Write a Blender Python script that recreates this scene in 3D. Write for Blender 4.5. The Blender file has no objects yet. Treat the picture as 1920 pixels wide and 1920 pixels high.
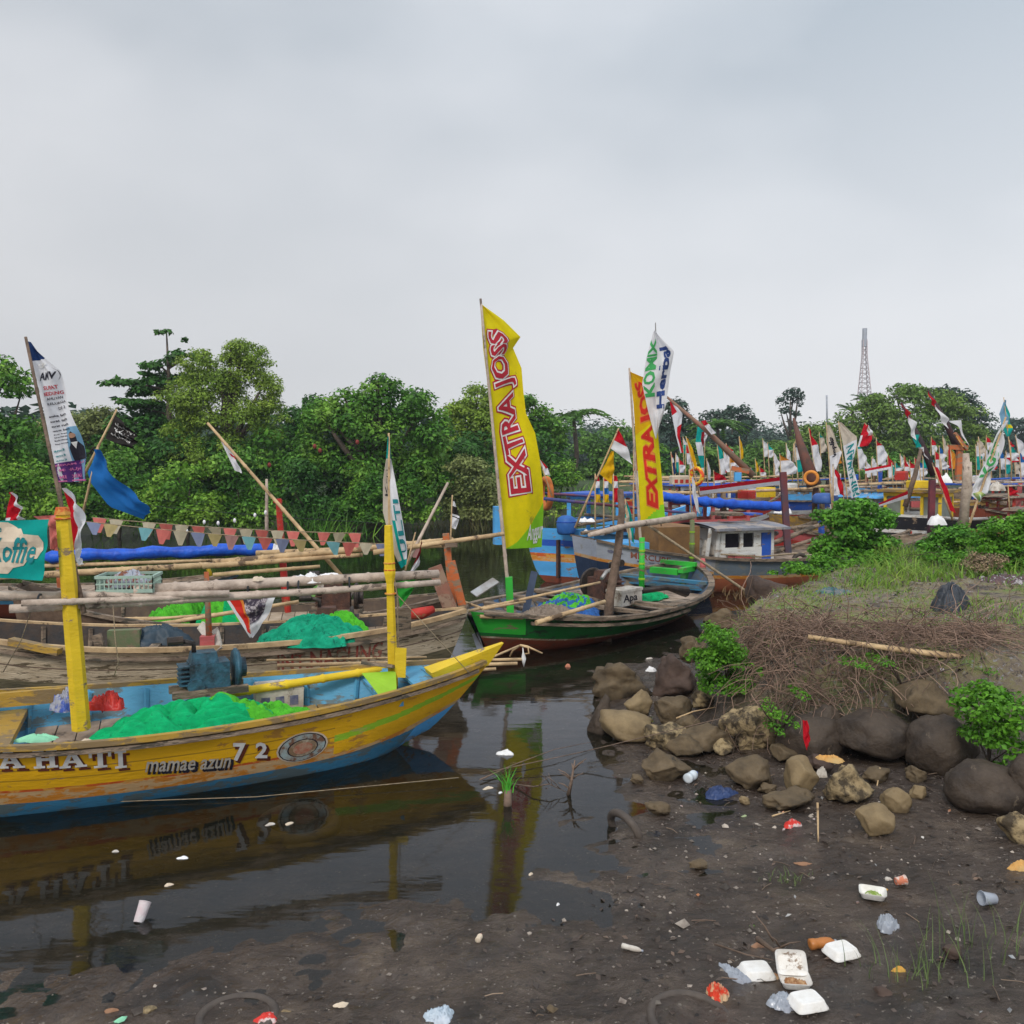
import bpy, bmesh, math, random
import numpy as np
from mathutils import Vector, noise, Matrix

random.seed(7)
NR = np.random.default_rng(11)
S = bpy.context.scene
COL = S.collection

# ------------------------------------------------------------------ camera, world, sun
F, CX, CY, H = 1663.0, 960.0, 960.0, 2.6
PITCH = math.atan(100 / F)
cam_d = bpy.data.cameras.new('camera')
cam_d.sensor_width = 36
cam_d.lens = 36 * F / 1920
cam_d.clip_start = 0.1
cam_d.clip_end = 3000
cam = bpy.data.objects.new('camera', cam_d)
COL.objects.link(cam)
cam.location = (0, 0, H)
cam.rotation_euler = (math.pi / 2 - PITCH, 0, 0)
S.camera = cam
CAM = Vector((0, 0, H))

SUN_EL, SUN_AZ = math.radians(40), math.radians(200)      # azimuth measured from +Y clockwise
w = bpy.data.worlds.new('World')
S.world = w
w.use_nodes = True
nt = w.node_tree
nt.nodes.clear()
def wn(t, **k):
    n = nt.nodes.new(t)
    for a, b in k.items():
        setattr(n, a, b)
    return n
out = wn('ShaderNodeOutputWorld')
bg_sky = wn('ShaderNodeBackground')
bg_cl = wn('ShaderNodeBackground')
mixw = wn('ShaderNodeMixShader')
sky = wn('ShaderNodeTexSky', sky_type='NISHITA')
sky.sun_disc = False
sky.sun_elevation = SUN_EL
sky.sun_rotation = SUN_AZ
sky.dust_density = 4
bg_sky.inputs[1].default_value = 0.05
tc = wn('ShaderNodeTexCoord')
mp = wn('ShaderNodeMapping')
mp.inputs['Scale'].default_value = (1.1, 1.0, 2.2)
mp.inputs['Location'].default_value = (0.35, 0.2, 0.1)
nz = wn('ShaderNodeTexNoise')
nz.inputs['Scale'].default_value = 1.7
nz.inputs['Detail'].default_value = 4
nz.inputs['Roughness'].default_value = 0.42
rp = wn('ShaderNodeValToRGB')
rp.color_ramp.elements[0].position = 0.35
rp.color_ramp.elements[0].color = (0.40, 0.45, 0.505, 1)
rp.color_ramp.elements[1].position = 0.66
rp.color_ramp.elements[1].color = (0.68, 0.705, 0.745, 1)
sep = wn('ShaderNodeSeparateXYZ')
hz = wn('ShaderNodeMapRange')
hz.inputs['From Min'].default_value = 0.42
hz.inputs['From Max'].default_value = 0.0
mixc = wn('ShaderNodeMix', data_type='RGBA')
mixc.inputs['B'].default_value = (0.68, 0.68, 0.69, 1)
rt = wn('ShaderNodeMapRange')
rt.inputs['From Min'].default_value = -0.7
rt.inputs['From Max'].default_value = 0.7
rt.inputs['To Min'].default_value = 0.80
rt.inputs['To Max'].default_value = 1.20
zen = wn('ShaderNodeMapRange')                        # the cloud deck is thinner and brighter overhead
zen.inputs['From Min'].default_value = 0.55
zen.inputs['From Max'].default_value = 0.95
zen.inputs['To Min'].default_value = 1.0
zen.inputs['To Max'].default_value = 1.9
mm = wn('ShaderNodeMath', operation='MULTIPLY')
bg_cl.inputs[1].default_value = 1.0
L = nt.links.new
L(tc.outputs['Generated'], mp.inputs['Vector'])
L(mp.outputs[0], nz.inputs['Vector'])
L(nz.outputs['Fac'], rp.inputs[0])
L(tc.outputs['Generated'], sep.inputs[0])
L(sep.outputs['Z'], hz.inputs['Value'])
L(hz.outputs[0], mixc.inputs['Factor'])
L(rp.outputs[0], mixc.inputs['A'])
L(mixc.outputs['Result'], bg_cl.inputs[0])
L(sep.outputs['X'], rt.inputs['Value'])
L(sep.outputs['Z'], zen.inputs['Value'])
L(rt.outputs[0], mm.inputs[0])
L(zen.outputs[0], mm.inputs[1])
L(mm.outputs[0], bg_cl.inputs[1])
L(sky.outputs[0], bg_sky.inputs[0])
mixw.inputs[0].default_value = 0.94
L(bg_sky.outputs[0], mixw.inputs[1])
L(bg_cl.outputs[0], mixw.inputs[2])
L(mixw.outputs[0], out.inputs[0])

sun_d = bpy.data.lights.new('sun', 'SUN')
sun_d.energy = 1.5
sun_d.angle = math.radians(14)
sun_d.color = (1, 0.95, 0.88)
sun = bpy.data.objects.new('sun', sun_d)
COL.objects.link(sun)
sdir = Vector((math.sin(SUN_AZ) * math.cos(SUN_EL), math.cos(SUN_AZ) * math.cos(SUN_EL), math.sin(SUN_EL)))
sun.rotation_euler = sdir.to_track_quat('Z', 'Y').to_euler()
sun.location = (0, 0, 30)
S.view_settings.view_transform = 'Standard'
S.view_settings.look = 'None'
S.view_settings.exposure = 0.32
S.view_settings.gamma = 1
S.render.engine = 'CYCLES'
S.cycles.max_bounces = 6
S.cycles.transparent_max_bounces = 12
S.cycles.volume_bounces = 0
S.cycles.use_denoising = True

# ------------------------------------------------------------------ helpers
FW = Vector((0, math.cos(PITCH), -math.sin(PITCH)))
UP = Vector((0, math.sin(PITCH), math.cos(PITCH)))
RI = Vector((1, 0, 0))
def ray(px, py):
    return FW + RI * ((px - CX) / F) + UP * (-(py - CY) / F)
def at(px, py, Y):
    d = ray(px, py)
    return CAM + d * (Y / d.y)
def gz(px, py, z=0.0):
    d = ray(px, py)
    return CAM + d * ((z - H) / d.z)

def tag(o, label=None, cat=None, group=None, kind=None):
    if label: o['label'] = label
    if cat: o['category'] = cat
    if group: o['group'] = group
    if kind: o['kind'] = kind
    return o
def thing(name, label, cat, loc=(0, 0, 0), group=None):
    o = bpy.data.objects.new(name, None)
    o.empty_display_size = 0.1
    COL.objects.link(o)
    o.location = loc
    return tag(o, label, cat, group)
def wloc(o):
    v = Vector((0, 0, 0))
    while o is not None:
        v = v + Vector(o.location)
        o = o.parent
    return v
def link(name, me, parent=None, loc=None):
    """verts of me are in world space; the object gets its origin at loc / at its parent"""
    o = bpy.data.objects.new(name, me)
    COL.objects.link(o)
    if parent is not None:
        o.parent = parent
        off = wloc(parent)
    else:
        off = Vector(loc) if loc is not None else Vector((0, 0, 0))
        o.location = off
    if off.length > 0:
        me.transform(Matrix.Translation(-off))
    return o

class MB:
    def __init__(s):
        s.v, s.f, s.m, s.sm = [], [], [], []
    def face(s, idx, mi=0, smooth=False):
        s.f.append(tuple(idx)); s.m.append(mi); s.sm.append(smooth)
    def add(s, verts, faces, mi=0, smooth=False):
        b = len(s.v)
        s.v.extend([tuple(x) for x in verts])
        for f in faces:
            s.face([b + i for i in f], mi, smooth)
        return s
    def box(s, c, size, rz=0, mi=0, ax=None, taper=1.0):
        c = Vector(c)
        if ax is None:
            ax = (Vector((math.cos(rz), math.sin(rz), 0)), Vector((-math.sin(rz), math.cos(rz), 0)), Vector((0, 0, 1)))
        hx, hy, hz_ = size[0] / 2, size[1] / 2, size[2] / 2
        vs = []
        for z in (-1, 1):
            k = taper if z > 0 else 1
            for x, y in ((-1, -1), (1, -1), (1, 1), (-1, 1)):
                vs.append(c + ax[0] * x * hx * k + ax[1] * y * hy * k + ax[2] * z * hz_)
        return s.add(vs, [(3, 2, 1, 0), (4, 5, 6, 7), (0, 1, 5, 4), (1, 2, 6, 5), (2, 3, 7, 6), (3, 0, 4, 7)], mi)
    def beam(s, p0, p1, w_, h_, mi=0, up=(0, 0, 1)):
        p0, p1 = Vector(p0), Vector(p1)
        d = p1 - p0
        a = d.normalized()
        u = Vector(up)
        b = a.cross(u)
        if b.length < 1e-3: b = a.cross(Vector((0, 1, 0)))
        b.normalize()
        c = b.cross(a).normalized()
        return s.box((p0 + p1) / 2, (d.length, w_, h_), mi=mi, ax=(a, b, c))
    def tube(s, pts, r, n=8, mi=0, caps=True, smooth=True):
        pts = [Vector(p) for p in pts]
        if not hasattr(r, '__len__'): r = [r] * len(pts)
        b = len(s.v)
        prev = None
        for i, p in enumerate(pts):
            t = (pts[min(i + 1, len(pts) - 1)] - pts[max(i - 1, 0)])
            if t.length < 1e-9: t = Vector((0, 0, 1))
            t.normalize()
            if prev is None:
                a = t.cross(Vector((0, 0, 1)))
                if a.length < 0.05: a = t.cross(Vector((0, 1, 0)))
            else:
                a = prev - t * prev.dot(t)
            a.normalize(); prev = a
            c = t.cross(a)
            for k in range(n):
                q = 2 * math.pi * k / n
                s.v.append(tuple(p + (a * math.cos(q) + c * math.sin(q)) * r[i]))
        for i in range(len(pts) - 1):
            for k in range(n):
                s.face((b + i * n + k, b + i * n + (k + 1) % n, b + (i + 1) * n + (k + 1) % n, b + (i + 1) * n + k), mi, smooth)
        if caps:
            s.face([b + k for k in range(n)][::-1], mi)
            s.face([b + (len(pts) - 1) * n + k for k in range(n)], mi)
        return s
    def bamboo(s, p0, p1, r0, r1=None, mi=0, seg=0.32, sag=0.0, n=7, wob=0.0):
        p0, p1 = Vector(p0), Vector(p1)
        if r1 is None: r1 = r0 * 0.7
        Ln = (p1 - p0).length
        k = max(2, int(Ln / seg))
        pts, rr = [], []
        off = Vector((random.uniform(-1, 1), random.uniform(-1, 1), random.uniform(-1, 1))) * wob
        for i in range(k + 1):
            t = i / k
            base = p0.lerp(p1, t) - Vector((0, 0, 1)) * sag * 4 * t * (1 - t) + off * math.sin(t * math.pi)
            R = r0 + (r1 - r0) * t
            e = (p1 - p0).normalized() * 0.012
            if 0 < i < k:
                pts += [base - e * 2, base, base + e * 2]; rr += [R, R * 1.22, R]
            else:
                pts.append(base); rr.append(R)
        return s.tube(pts, rr, n, mi)
    def cyl(s, c, r, h, n=16, mi=0, axis=(0, 0, 1), r2=None):
        c = Vector(c); a = Vector(axis).normalized()
        return s.tube([c - a * h / 2, c + a * h / 2], [r, r if r2 is None else r2], n, mi, True, False)
    def torus(s, c, R, r, axis=(0, 0, 1), n=24, m=8, mi=0, arc=1.0):
        c = Vector(c); a = Vector(axis).normalized()
        u = a.orthogonal().normalized(); v = a.cross(u)
        k = int(n * arc)
        pts = [c + (u * math.cos(2 * math.pi * i / n) + v * math.sin(2 * math.pi * i / n)) * R for i in range(k + 1)]
        return s.tube(pts, r, m, mi, arc < 1)
    def ball(s, c, r, n=10, mi=0):
        c = Vector(c)
        if not hasattr(r, '__len__'): r = (r, r, r)
        b = len(s.v)
        m = n // 2 + 1
        for i in range(m + 1):
            th = math.pi * i / m
            for k in range(n):
                ph = 2 * math.pi * k / n
                s.v.append((c.x + r[0] * math.sin(th) * math.cos(ph), c.y + r[1] * math.sin(th) * math.sin(ph), c.z + r[2] * math.cos(th)))
        for i in range(m):
            for k in range(n):
                s.face((b + i * n + k, b + i * n + (k + 1) % n, b + (i + 1) * n + (k + 1) % n, b + (i + 1) * n + k)[::-1], mi, True)
        return s
    def grid(s, fn, nu, nv, mi=0, smooth=True, close=False):
        b = len(s.v)
        for j in range(nv + 1):
            for i in range(nu + 1):
                s.v.append(tuple(fn(i / nu, j / nv)))
        for j in range(nv):
            for i in range(nu):
                q = mi((i + .5) / nu, (j + .5) / nv) if callable(mi) else mi
                a = b + j * (nu + 1) + i
                s.face((a, a + 1, a + nu + 2, a + nu + 1), q, smooth)
        return s
    def mesh(s, mats):
        me = bpy.data.meshes.new('m')
        me.from_pydata(s.v, [], s.f)
        if not isinstance(mats, (list, tuple)): mats = [mats]
        for m in mats: me.materials.append(m)
        me.polygons.foreach_set('material_index', s.m)
        me.polygons.foreach_set('use_smooth', s.sm)
        me.update()
        return me
    def build(s, name, mats, parent=None, loc=None):
        me = s.mesh(mats)
        me.name = name
        if parent is None and loc is None:
            a = np.array(s.v)
            loc = ((a[:, 0].min() + a[:, 0].max()) / 2, (a[:, 1].min() + a[:, 1].max()) / 2, a[:, 2].min())
        return link(name, me, parent, loc)

# ------------------------------------------------------------------ materials
MATS = {}
def mat(name, c1, c2=None, scale=4, rough=0.75, bump=0.25, bscale=None, wear=None, wearamt=0.5, wscale=3, stretch=(1, 1, 1),
        metal=0, spec=0.3, trans=0.0, island=0.0, detail=5, c3=None, leaf=False, lo=0.35, hi=0.65, coat=0.0, alpha=1.0):
    if name in MATS: return MATS[name]
    m = bpy.data.materials.new(name)
    m.use_nodes = True
    t = m.node_tree
    N, K = t.nodes, t.links.new
    b = N['Principled BSDF']
    b.inputs['Roughness'].default_value = rough
    b.inputs['Metallic'].default_value = metal
    b.inputs['Specular IOR Level'].default_value = spec
    b.inputs['Coat Weight'].default_value = coat
    b.inputs['Alpha'].default_value = alpha
    co = N.new('ShaderNodeTexCoord')
    mpn = N.new('ShaderNodeMapping')
    mpn.inputs['Scale'].default_value = stretch
    K(co.outputs['Object'], mpn.inputs[0])
    n1 = N.new('ShaderNodeTexNoise')
    n1.inputs['Scale'].default_value = scale
    n1.inputs['Detail'].default_value = detail
    n1.inputs['Roughness'].default_value = 0.65
    K(mpn.outputs[0], n1.inputs['Vector'])
    r1 = N.new('ShaderNodeValToRGB')
    r1.color_ramp.elements[0].position = lo
    r1.color_ramp.elements[1].position = hi
    r1.color_ramp.elements[0].color = (*c1, 1)
    r1.color_ramp.elements[1].color = (*(c2 or tuple(x * 0.72 for x in c1)), 1)
    if c3:
        e = r1.color_ramp.elements.new((lo + hi) / 2)
        e.color = (*c3, 1)
    K(n1.outputs['Fac'], r1.inputs[0])
    col = r1.outputs[0]
    if wear:
        n2 = N.new('ShaderNodeTexNoise')
        n2.inputs['Scale'].default_value = wscale
        n2.inputs['Detail'].default_value = 9
        n2.inputs['Roughness'].default_value = 0.72
        n2.inputs['Distortion'].default_value = 0.3
        K(mpn.outputs[0], n2.inputs['Vector'])
        r2 = N.new('ShaderNodeMapRange')
        r2.inputs['From Min'].default_value = 0.66 - wearamt * 0.3
        r2.inputs['From Max'].default_value = 0.70 - wearamt * 0.3
        K(n2.outputs['Fac'], r2.inputs['Value'])
        mx = N.new('ShaderNodeMix'); mx.data_type = 'RGBA'
        K(r2.outputs[0], mx.inputs['Factor'])
        K(col, mx.inputs['A'])
        mx.inputs['B'].default_value = (*wear, 1)
        col = mx.outputs['Result']
    if island:
        g = N.new('ShaderNodeNewGeometry')
        hs = N.new('ShaderNodeHueSaturation')
        mr = N.new('ShaderNodeMapRange')
        mr.inputs['To Min'].default_value = 1 - island
        mr.inputs['To Max'].default_value = 1 + island
        K(g.outputs['Random Per Island'], mr.inputs['Value'])
        K(mr.outputs[0], hs.inputs['Value'])
        K(col, hs.inputs['Color'])
        col = hs.outputs[0]
    K(col, b.inputs['Base Color'])
    if bump:
        n3 = N.new('ShaderNodeTexNoise')
        n3.inputs['Scale'].default_value = bscale or scale * 5
        n3.inputs['Detail'].default_value = 5
        K(mpn.outputs[0], n3.inputs['Vector'])
        bp = N.new('ShaderNodeBump')
        bp.inputs['Strength'].default_value = bump
        bp.inputs['Distance'].default_value = 0.02
        K(n3.outputs['Fac'], bp.inputs['Height'])
        K(bp.outputs[0], b.inputs['Normal'])
    if trans:
        tr = N.new('ShaderNodeBsdfTranslucent')
        ms = N.new('ShaderNodeMixShader')
        ms.inputs[0].default_value = trans
        K(col, tr.inputs['Color'])
        K(b.outputs[0], ms.inputs[1]); K(tr.outputs[0], ms.inputs[2])
        K(ms.outputs[0], N['Material Output'].inputs[0])
    MATS[name] = m
    return m
WOOD = (0.30, 0.21, 0.13)
def paint(name, c, amt=0.45, wear=(0.24, 0.17, 0.11), **k):
    a = dict(scale=3, rough=0.55, bump=0.25, bscale=30, wear=wear, wearamt=amt, wscale=5, stretch=(0.6, 0.6, 1.6), spec=0.35)
    a.update(k)
    return mat(name, c, tuple(x * 0.78 for x in c), **a)
def cloth(name, c, **k):
    a = dict(scale=6, rough=0.85, bump=0.15, bscale=40, trans=0.35, spec=0.1)
    a.update(k)
    return mat(name, c, tuple(x * 0.86 for x in c), **a)

m_yel = paint('yellow_paint', (0.84, 0.46, 0.010), 0.27, wear=(0.46, 0.23, 0.04), wscale=5)
m_seam = paint('yellow_plank_seam', (0.44, 0.25, 0.015), 0.3)
m_yelr = m_yel
m_yel2 = paint('bright_yellow_paint', (0.80, 0.55, 0.02), 0.25)
m_must = paint('mustard_paint', (0.45, 0.27, 0.04), 0.6, wear=(0.22, 0.15, 0.07))
m_oran = paint('orange_paint', (0.66, 0.25, 0.03), 0.65, wear=(0.55, 0.36, 0.18), wscale=7)
m_redstr = paint('red_orange_paint', (0.60, 0.11, 0.02), 0.6, wear=(0.6, 0.30, 0.05))
m_blue = paint('blue_paint', (0.05, 0.22, 0.38), 0.55, wear=(0.10, 0.14, 0.15))
m_sky = paint('sky_blue_paint', (0.10, 0.36, 0.58), 0.45, wear=(0.12, 0.17, 0.19))
m_lblue = paint('light_blue_paint', (0.09, 0.40, 0.80), 0.3)
m_dblue = paint('royal_blue_paint', (0.02, 0.10, 0.50), 0.3)
m_lime = paint('lime_paint', (0.32, 0.58, 0.03), 0.3, wear=(0.4, 0.4, 0.1))
m_green = paint('green_paint', (0.012, 0.16, 0.03), 0.45, wear=(0.03, 0.05, 0.03))
m_bgreen = paint('bright_green_paint', (0.04, 0.50, 0.05), 0.3)
m_mar = paint('maroon_bottom_paint', (0.20, 0.045, 0.02), 0.4, wear=(0.12, 0.05, 0.03))
m_brown = paint('brown_bottom_paint', (0.42, 0.13, 0.06), 0.3, wear=(0.2, 0.08, 0.04))
m_red = paint('red_paint', (0.50, 0.03, 0.02), 0.4, wear=(0.3, 0.1, 0.05))
m_orpost = paint('orange_post_paint', (0.55, 0.14, 0.04), 0.5)
m_white = paint('white_paint', (0.70, 0.70, 0.68), 0.4, wear=(0.4, 0.34, 0.28))
m_gray = paint('grey_hull_paint', (0.16, 0.20, 0.24), 0.4, wear=(0.22, 0.22, 0.2))
m_pgray = paint('pale_grey_paint', (0.42, 0.45, 0.52), 0.4, wear=(0.3, 0.3, 0.3))
m_black = paint('black_paint', (0.012, 0.012, 0.018), 0.2)
m_pink = paint('pink_red_paint', (0.55, 0.12, 0.12), 0.4)
m_oldwood = mat('weathered_wood', (0.31, 0.235, 0.17), (0.12, 0.085, 0.06), scale=5, stretch=(1, 1, 4), bump=0.5, wear=(0.07, 0.06, 0.045), wearamt=0.45, island=0.2)
m_oldhull = mat('flaking_hull_paint', (0.44, 0.36, 0.245), (0.25, 0.19, 0.12), scale=4, stretch=(0.6, 0.6, 2.5), bump=0.6, wear=(0.10, 0.08, 0.05), wearamt=0.42, wscale=6)
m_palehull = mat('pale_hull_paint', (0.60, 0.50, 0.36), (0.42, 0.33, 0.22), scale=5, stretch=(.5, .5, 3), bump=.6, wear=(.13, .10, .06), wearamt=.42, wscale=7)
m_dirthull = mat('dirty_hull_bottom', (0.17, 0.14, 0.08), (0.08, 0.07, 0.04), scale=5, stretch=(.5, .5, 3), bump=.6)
m_deck = mat('deck_planks', (0.36, 0.275, 0.21), (0.22, 0.16, 0.115), scale=4, bump=0.4, wear=(0.12, 0.09, 0.07), wearamt=0.35, island=0.22)
m_ydeck = mat('yellow_deck_planks', (0.42, 0.27, 0.09), (0.26, 0.17, 0.07), scale=4, bump=0.4, wear=(0.14, 0.1, 0.06), wearamt=0.4, island=0.2)
m_bamboo = mat('bamboo', (0.60, 0.43, 0.24), (0.36, 0.24, 0.13), scale=6, bump=0.3, island=0.25, wear=(0.12, 0.08, 0.05), wearamt=0.3)
m_gbamboo = mat('grey_bamboo', (0.55, 0.45, 0.37), (0.32, 0.25, 0.20), scale=6, bump=0.5, island=0.2, wear=(0.13, 0.10, 0.08), wearamt=0.3)
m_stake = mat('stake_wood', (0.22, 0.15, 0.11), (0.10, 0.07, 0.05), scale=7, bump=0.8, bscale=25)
m_dark = mat('greasy_iron', (0.03, 0.028, 0.028), (0.07, 0.05, 0.04), scale=9, rough=0.45, metal=0.4, bump=0.4)
m_rust = mat('rusty_iron', (0.13, 0.06, 0.04), (0.05, 0.03, 0.025), scale=9, rough=0.7, metal=0.2, bump=0.5)
m_engb = mat('blue_engine_paint', (0.04, 0.13, 0.19), (0.02, 0.025, 0.03), scale=8, rough=0.5, bump=0.4)
m_metalg = mat('galvanised_metal', (0.45, 0.46, 0.47), (0.28, 0.25, 0.22), scale=7, rough=0.5, metal=0.6)
m_net = mat('green_net', (0.0, 0.70, 0.24), (0.0, 0.50, 0.17), scale=12, rough=0.75, bump=0.9, bscale=150, trans=0.15, wear=(0.0, 0.36, 0.13), wearamt=.22, wscale=16, stretch=(1, 1, 2))
m_lnet = mat('lime_net', (0.14, 0.74, 0.04), (0.09, 0.50, 0.03), scale=12, rough=0.75, bump=0.9, bscale=150, wear=(0.05, 0.30, 0.02), wearamt=.30, wscale=16, trans=0.15)
m_tnet = mat('teal_net', (0.01, 0.54, 0.30), (0.0, 0.34, 0.19), scale=12, rough=0.75, bump=0.9, bscale=150, wear=(0.0, 0.20, 0.12), wearamt=.30, wscale=16, trans=0.15)
m_tarp = mat('blue_tarp', (0.015, 0.12, 0.66), (0.01, 0.06, 0.40), scale=6, rough=0.45, bump=0.8, bscale=12)
m_rope = mat('rope', (0.38, 0.30, 0.19), (0.2, 0.15, 0.1), scale=30, bump=0.5)
m_lash = mat('dark_lashing', (0.03, 0.035, 0.04))
m_brope = mat('blue_rope', (0.03, 0.14, 0.45), (0.02, 0.08, 0.25), scale=20)
m_foam = mat('white_foam', (0.82, 0.82, 0.82), (0.75, 0.74, 0.74), rough=0.6, bump=0.1, bscale=60)
m_dirtyw = mat('grubby_white', (0.62, 0.58, 0.52), (0.36, 0.31, 0.26), scale=6, bump=0.3, wear=(0.2, 0.15, 0.11), wearamt=0.4)
m_crate = mat('pale_green_plastic', (0.36, 0.50, 0.42), (0.28, 0.38, 0.32), rough=0.5)
m_clear = mat('clear_plastic', (0.5, 0.55, 0.62), (0.38, 0.40, 0.46), rough=0.2, spec=0.6, bump=0.2, trans=0.3)
m_rubber = mat('muddy_rubber', (0.055, 0.045, 0.04), (0.10, 0.08, 0.065), rough=0.6, bump=0.5)
m_bk = mat('black_ink', (0.02, 0.018, 0.03)); m_dred = mat('crimson_ink', (0.42, 0.012, 0.03)); m_rink = mat('red_ink', (0.62, 0.02, 0.01))
m_wink = mat('white_ink', (0.75, 0.74, 0.72)); m_tink = mat('teal_ink', (0.01, 0.24, 0.26)); m_gink = mat('green_ink', (0.05, 0.36, 0.10))
m_lgink = mat('lime_ink', (0.26, 0.62, 0.04)); m_greyink = mat('grey_ink', (0.50, 0.46, 0.40)); m_purp = mat('purple_ink', (0.09, 0.02, 0.16))
m_pinkink = mat('pink_ink', (0.62, 0.16, 0.36)); m_bink = mat('navy_ink', (0.02, 0.05, 0.20)); m_maroonink = mat('maroon_ink', (0.13, 0.03, 0.012))
m_skin = mat('tan_ink', (0.42, 0.24, 0.16)); m_oink = mat('orange_ink', (0.75, 0.25, 0.04)); m_cream_ink = mat('cream_ink', (0.70, 0.58, 0.44))
m_faded = mat('faded_red_lettering', (0.34, 0.04, 0.03), (0.28, 0.10, 0.07), scale=14, bump=0.4, wear=(0.25, 0.18, 0.11), wearamt=0.5, wscale=10)
m_cream_wear = mat('faded_cream_lettering', (0.48, 0.42, 0.32), (0.25, 0.17, 0.10), scale=14, wear=(0.25, 0.16, 0.09), wearamt=0.6, wscale=10)

c_yel = cloth('yellow_cloth', (0.80, 0.66, 0.01), wear=(0.42, 0.36, 0.03), wearamt=0.10, wscale=5)
c_gold = cloth('golden_cloth', (0.80, 0.47, 0.01)); c_lime = cloth('lime_cloth', (0.28, 0.66, 0.03))
c_red = cloth('red_cloth', (0.62, 0.015, 0.03)); c_white = cloth('white_cloth', (0.82, 0.82, 0.85)); c_cream = cloth('cream_cloth', (0.66, 0.58, 0.48))
c_teal = cloth('teal_cloth', (0.01, 0.40, 0.36)); c_blue = cloth('blue_cloth', (0.02, 0.16, 0.48), trans=0.25); c_black = cloth('black_cloth', (0.03, 0.026, 0.025), trans=0.05)
c_pink = cloth('faded_red_cloth', (0.72, 0.22, 0.19)); c_lblue = cloth('pale_blue_cloth', (0.22, 0.42, 0.60)); c_orange = cloth('orange_cloth', (0.75, 0.30, 0.03))
c_grey = cloth('grey_cloth', (0.30, 0.32, 0.40)); c_mar = cloth('maroon_cloth', (0.30, 0.02, 0.03)); c_navy = cloth('navy_cloth', (0.02, 0.05, 0.16))
# ------------------------------------------------------------------ terrain
def sdist(px, py, poly, closed=True):
    """signed distance to polygon, positive inside"""
    P = np.array(poly, float)
    n = len(P)
    d = np.full(px.shape, 1e9)
    inside = np.zeros(px.shape, bool)
    for i in range(n):
        a, b = P[i], P[(i + 1) % n]
        ab = b - a
        t = np.clip(((px - a[0]) * ab[0] + (py - a[1]) * ab[1]) / (ab @ ab), 0, 1)
        d = np.minimum(d, np.hypot(px - a[0] - t * ab[0], py - a[1] - t * ab[1]))
        c = ((a[1] > py) != (b[1] > py))
        with np.errstate(divide='ignore', invalid='ignore'):
            xi = (b[0] - a[0]) * (py - a[1]) / (b[1] - a[1]) + a[0]
        inside ^= c & (px < xi)
    return np.where(inside, d, -d)
def vnoise(x, y, sc, seed=0):
    x = x * sc + seed * 17.3; y = y * sc - seed * 9.1
    xi, yi = np.floor(x).astype(int), np.floor(y).astype(int)
    fx, fy = x - xi, y - yi
    fx = fx * fx * (3 - 2 * fx); fy = fy * fy * (3 - 2 * fy)
    def h(a, b):
        q = (a * 374761393 + b * 668265263 + seed * 1274126177) & 0xffffffff
        q = ((q ^ (q >> 13)) * 1274126177) & 0xffffffff
        return ((q ^ (q >> 16)) & 0xffff) / 65535.0
    return (h(xi, yi) * (1 - fx) + h(xi + 1, yi) * fx) * (1 - fy) + (h(xi, yi + 1) * (1 - fx) + h(xi + 1, yi + 1) * fx) * fy
def fbm(x, y, sc, seed=0, o=4):
    r, a, t = 0, 1, 0
    for i in range(o):
        r = r + a * vnoise(x, y, sc * 2 ** i, seed + i); t += a; a *= 0.5
    return r / t - 0.5
MUD = [(-40, 3.7), (-5, 3.9), (-2.8, 4.25), (-1.6, 4.35), (-0.9, 4.55), (0.13, 4.95), (0.75, 5.75), (1.1, 6.6), (1.1, 7.4), (0.95, 8.3), (1.1, 9.6), (1.7, 11), (2.5, 12.2), (3.3, 13.0),
       (4.9, 14.6), (6.0, 16.9), (7.7, 18.3), (10, 20.6), (15.7, 28.2), (29, 46), (60, 82), (200, 160), (200, -40), (-40, -40)]
BANK = [(1.95, 8.5), (1.95, 9.4), (2.3, 10.6), (2.95, 11.8), (3.8, 12.7), (5.1, 14.1), (6.4, 16.2), (7.9, 17.2), (10.4, 19.0), (16, 26.5), (30, 45), (60, 80), (200, 160), (200, 2),
        (12, 3.9), (6, 5.9), (4.4, 6.7), (3.6, 7.25), (3.0, 7.5), (2.35, 7.75), (2.05, 8.0)]
FAR = [(-400, 22), (-60, 24), (-12, 30), (-2, 33), (6, 42), (20, 66), (60, 110), (240, 200), (700, 380), (900, 900), (-700, 900), (-700, 22)]
def sstep(a, b, x):
    t = np.clip((x - a) / (b - a), 0, 1)
    return t * t * (3 - 2 * t)
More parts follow.
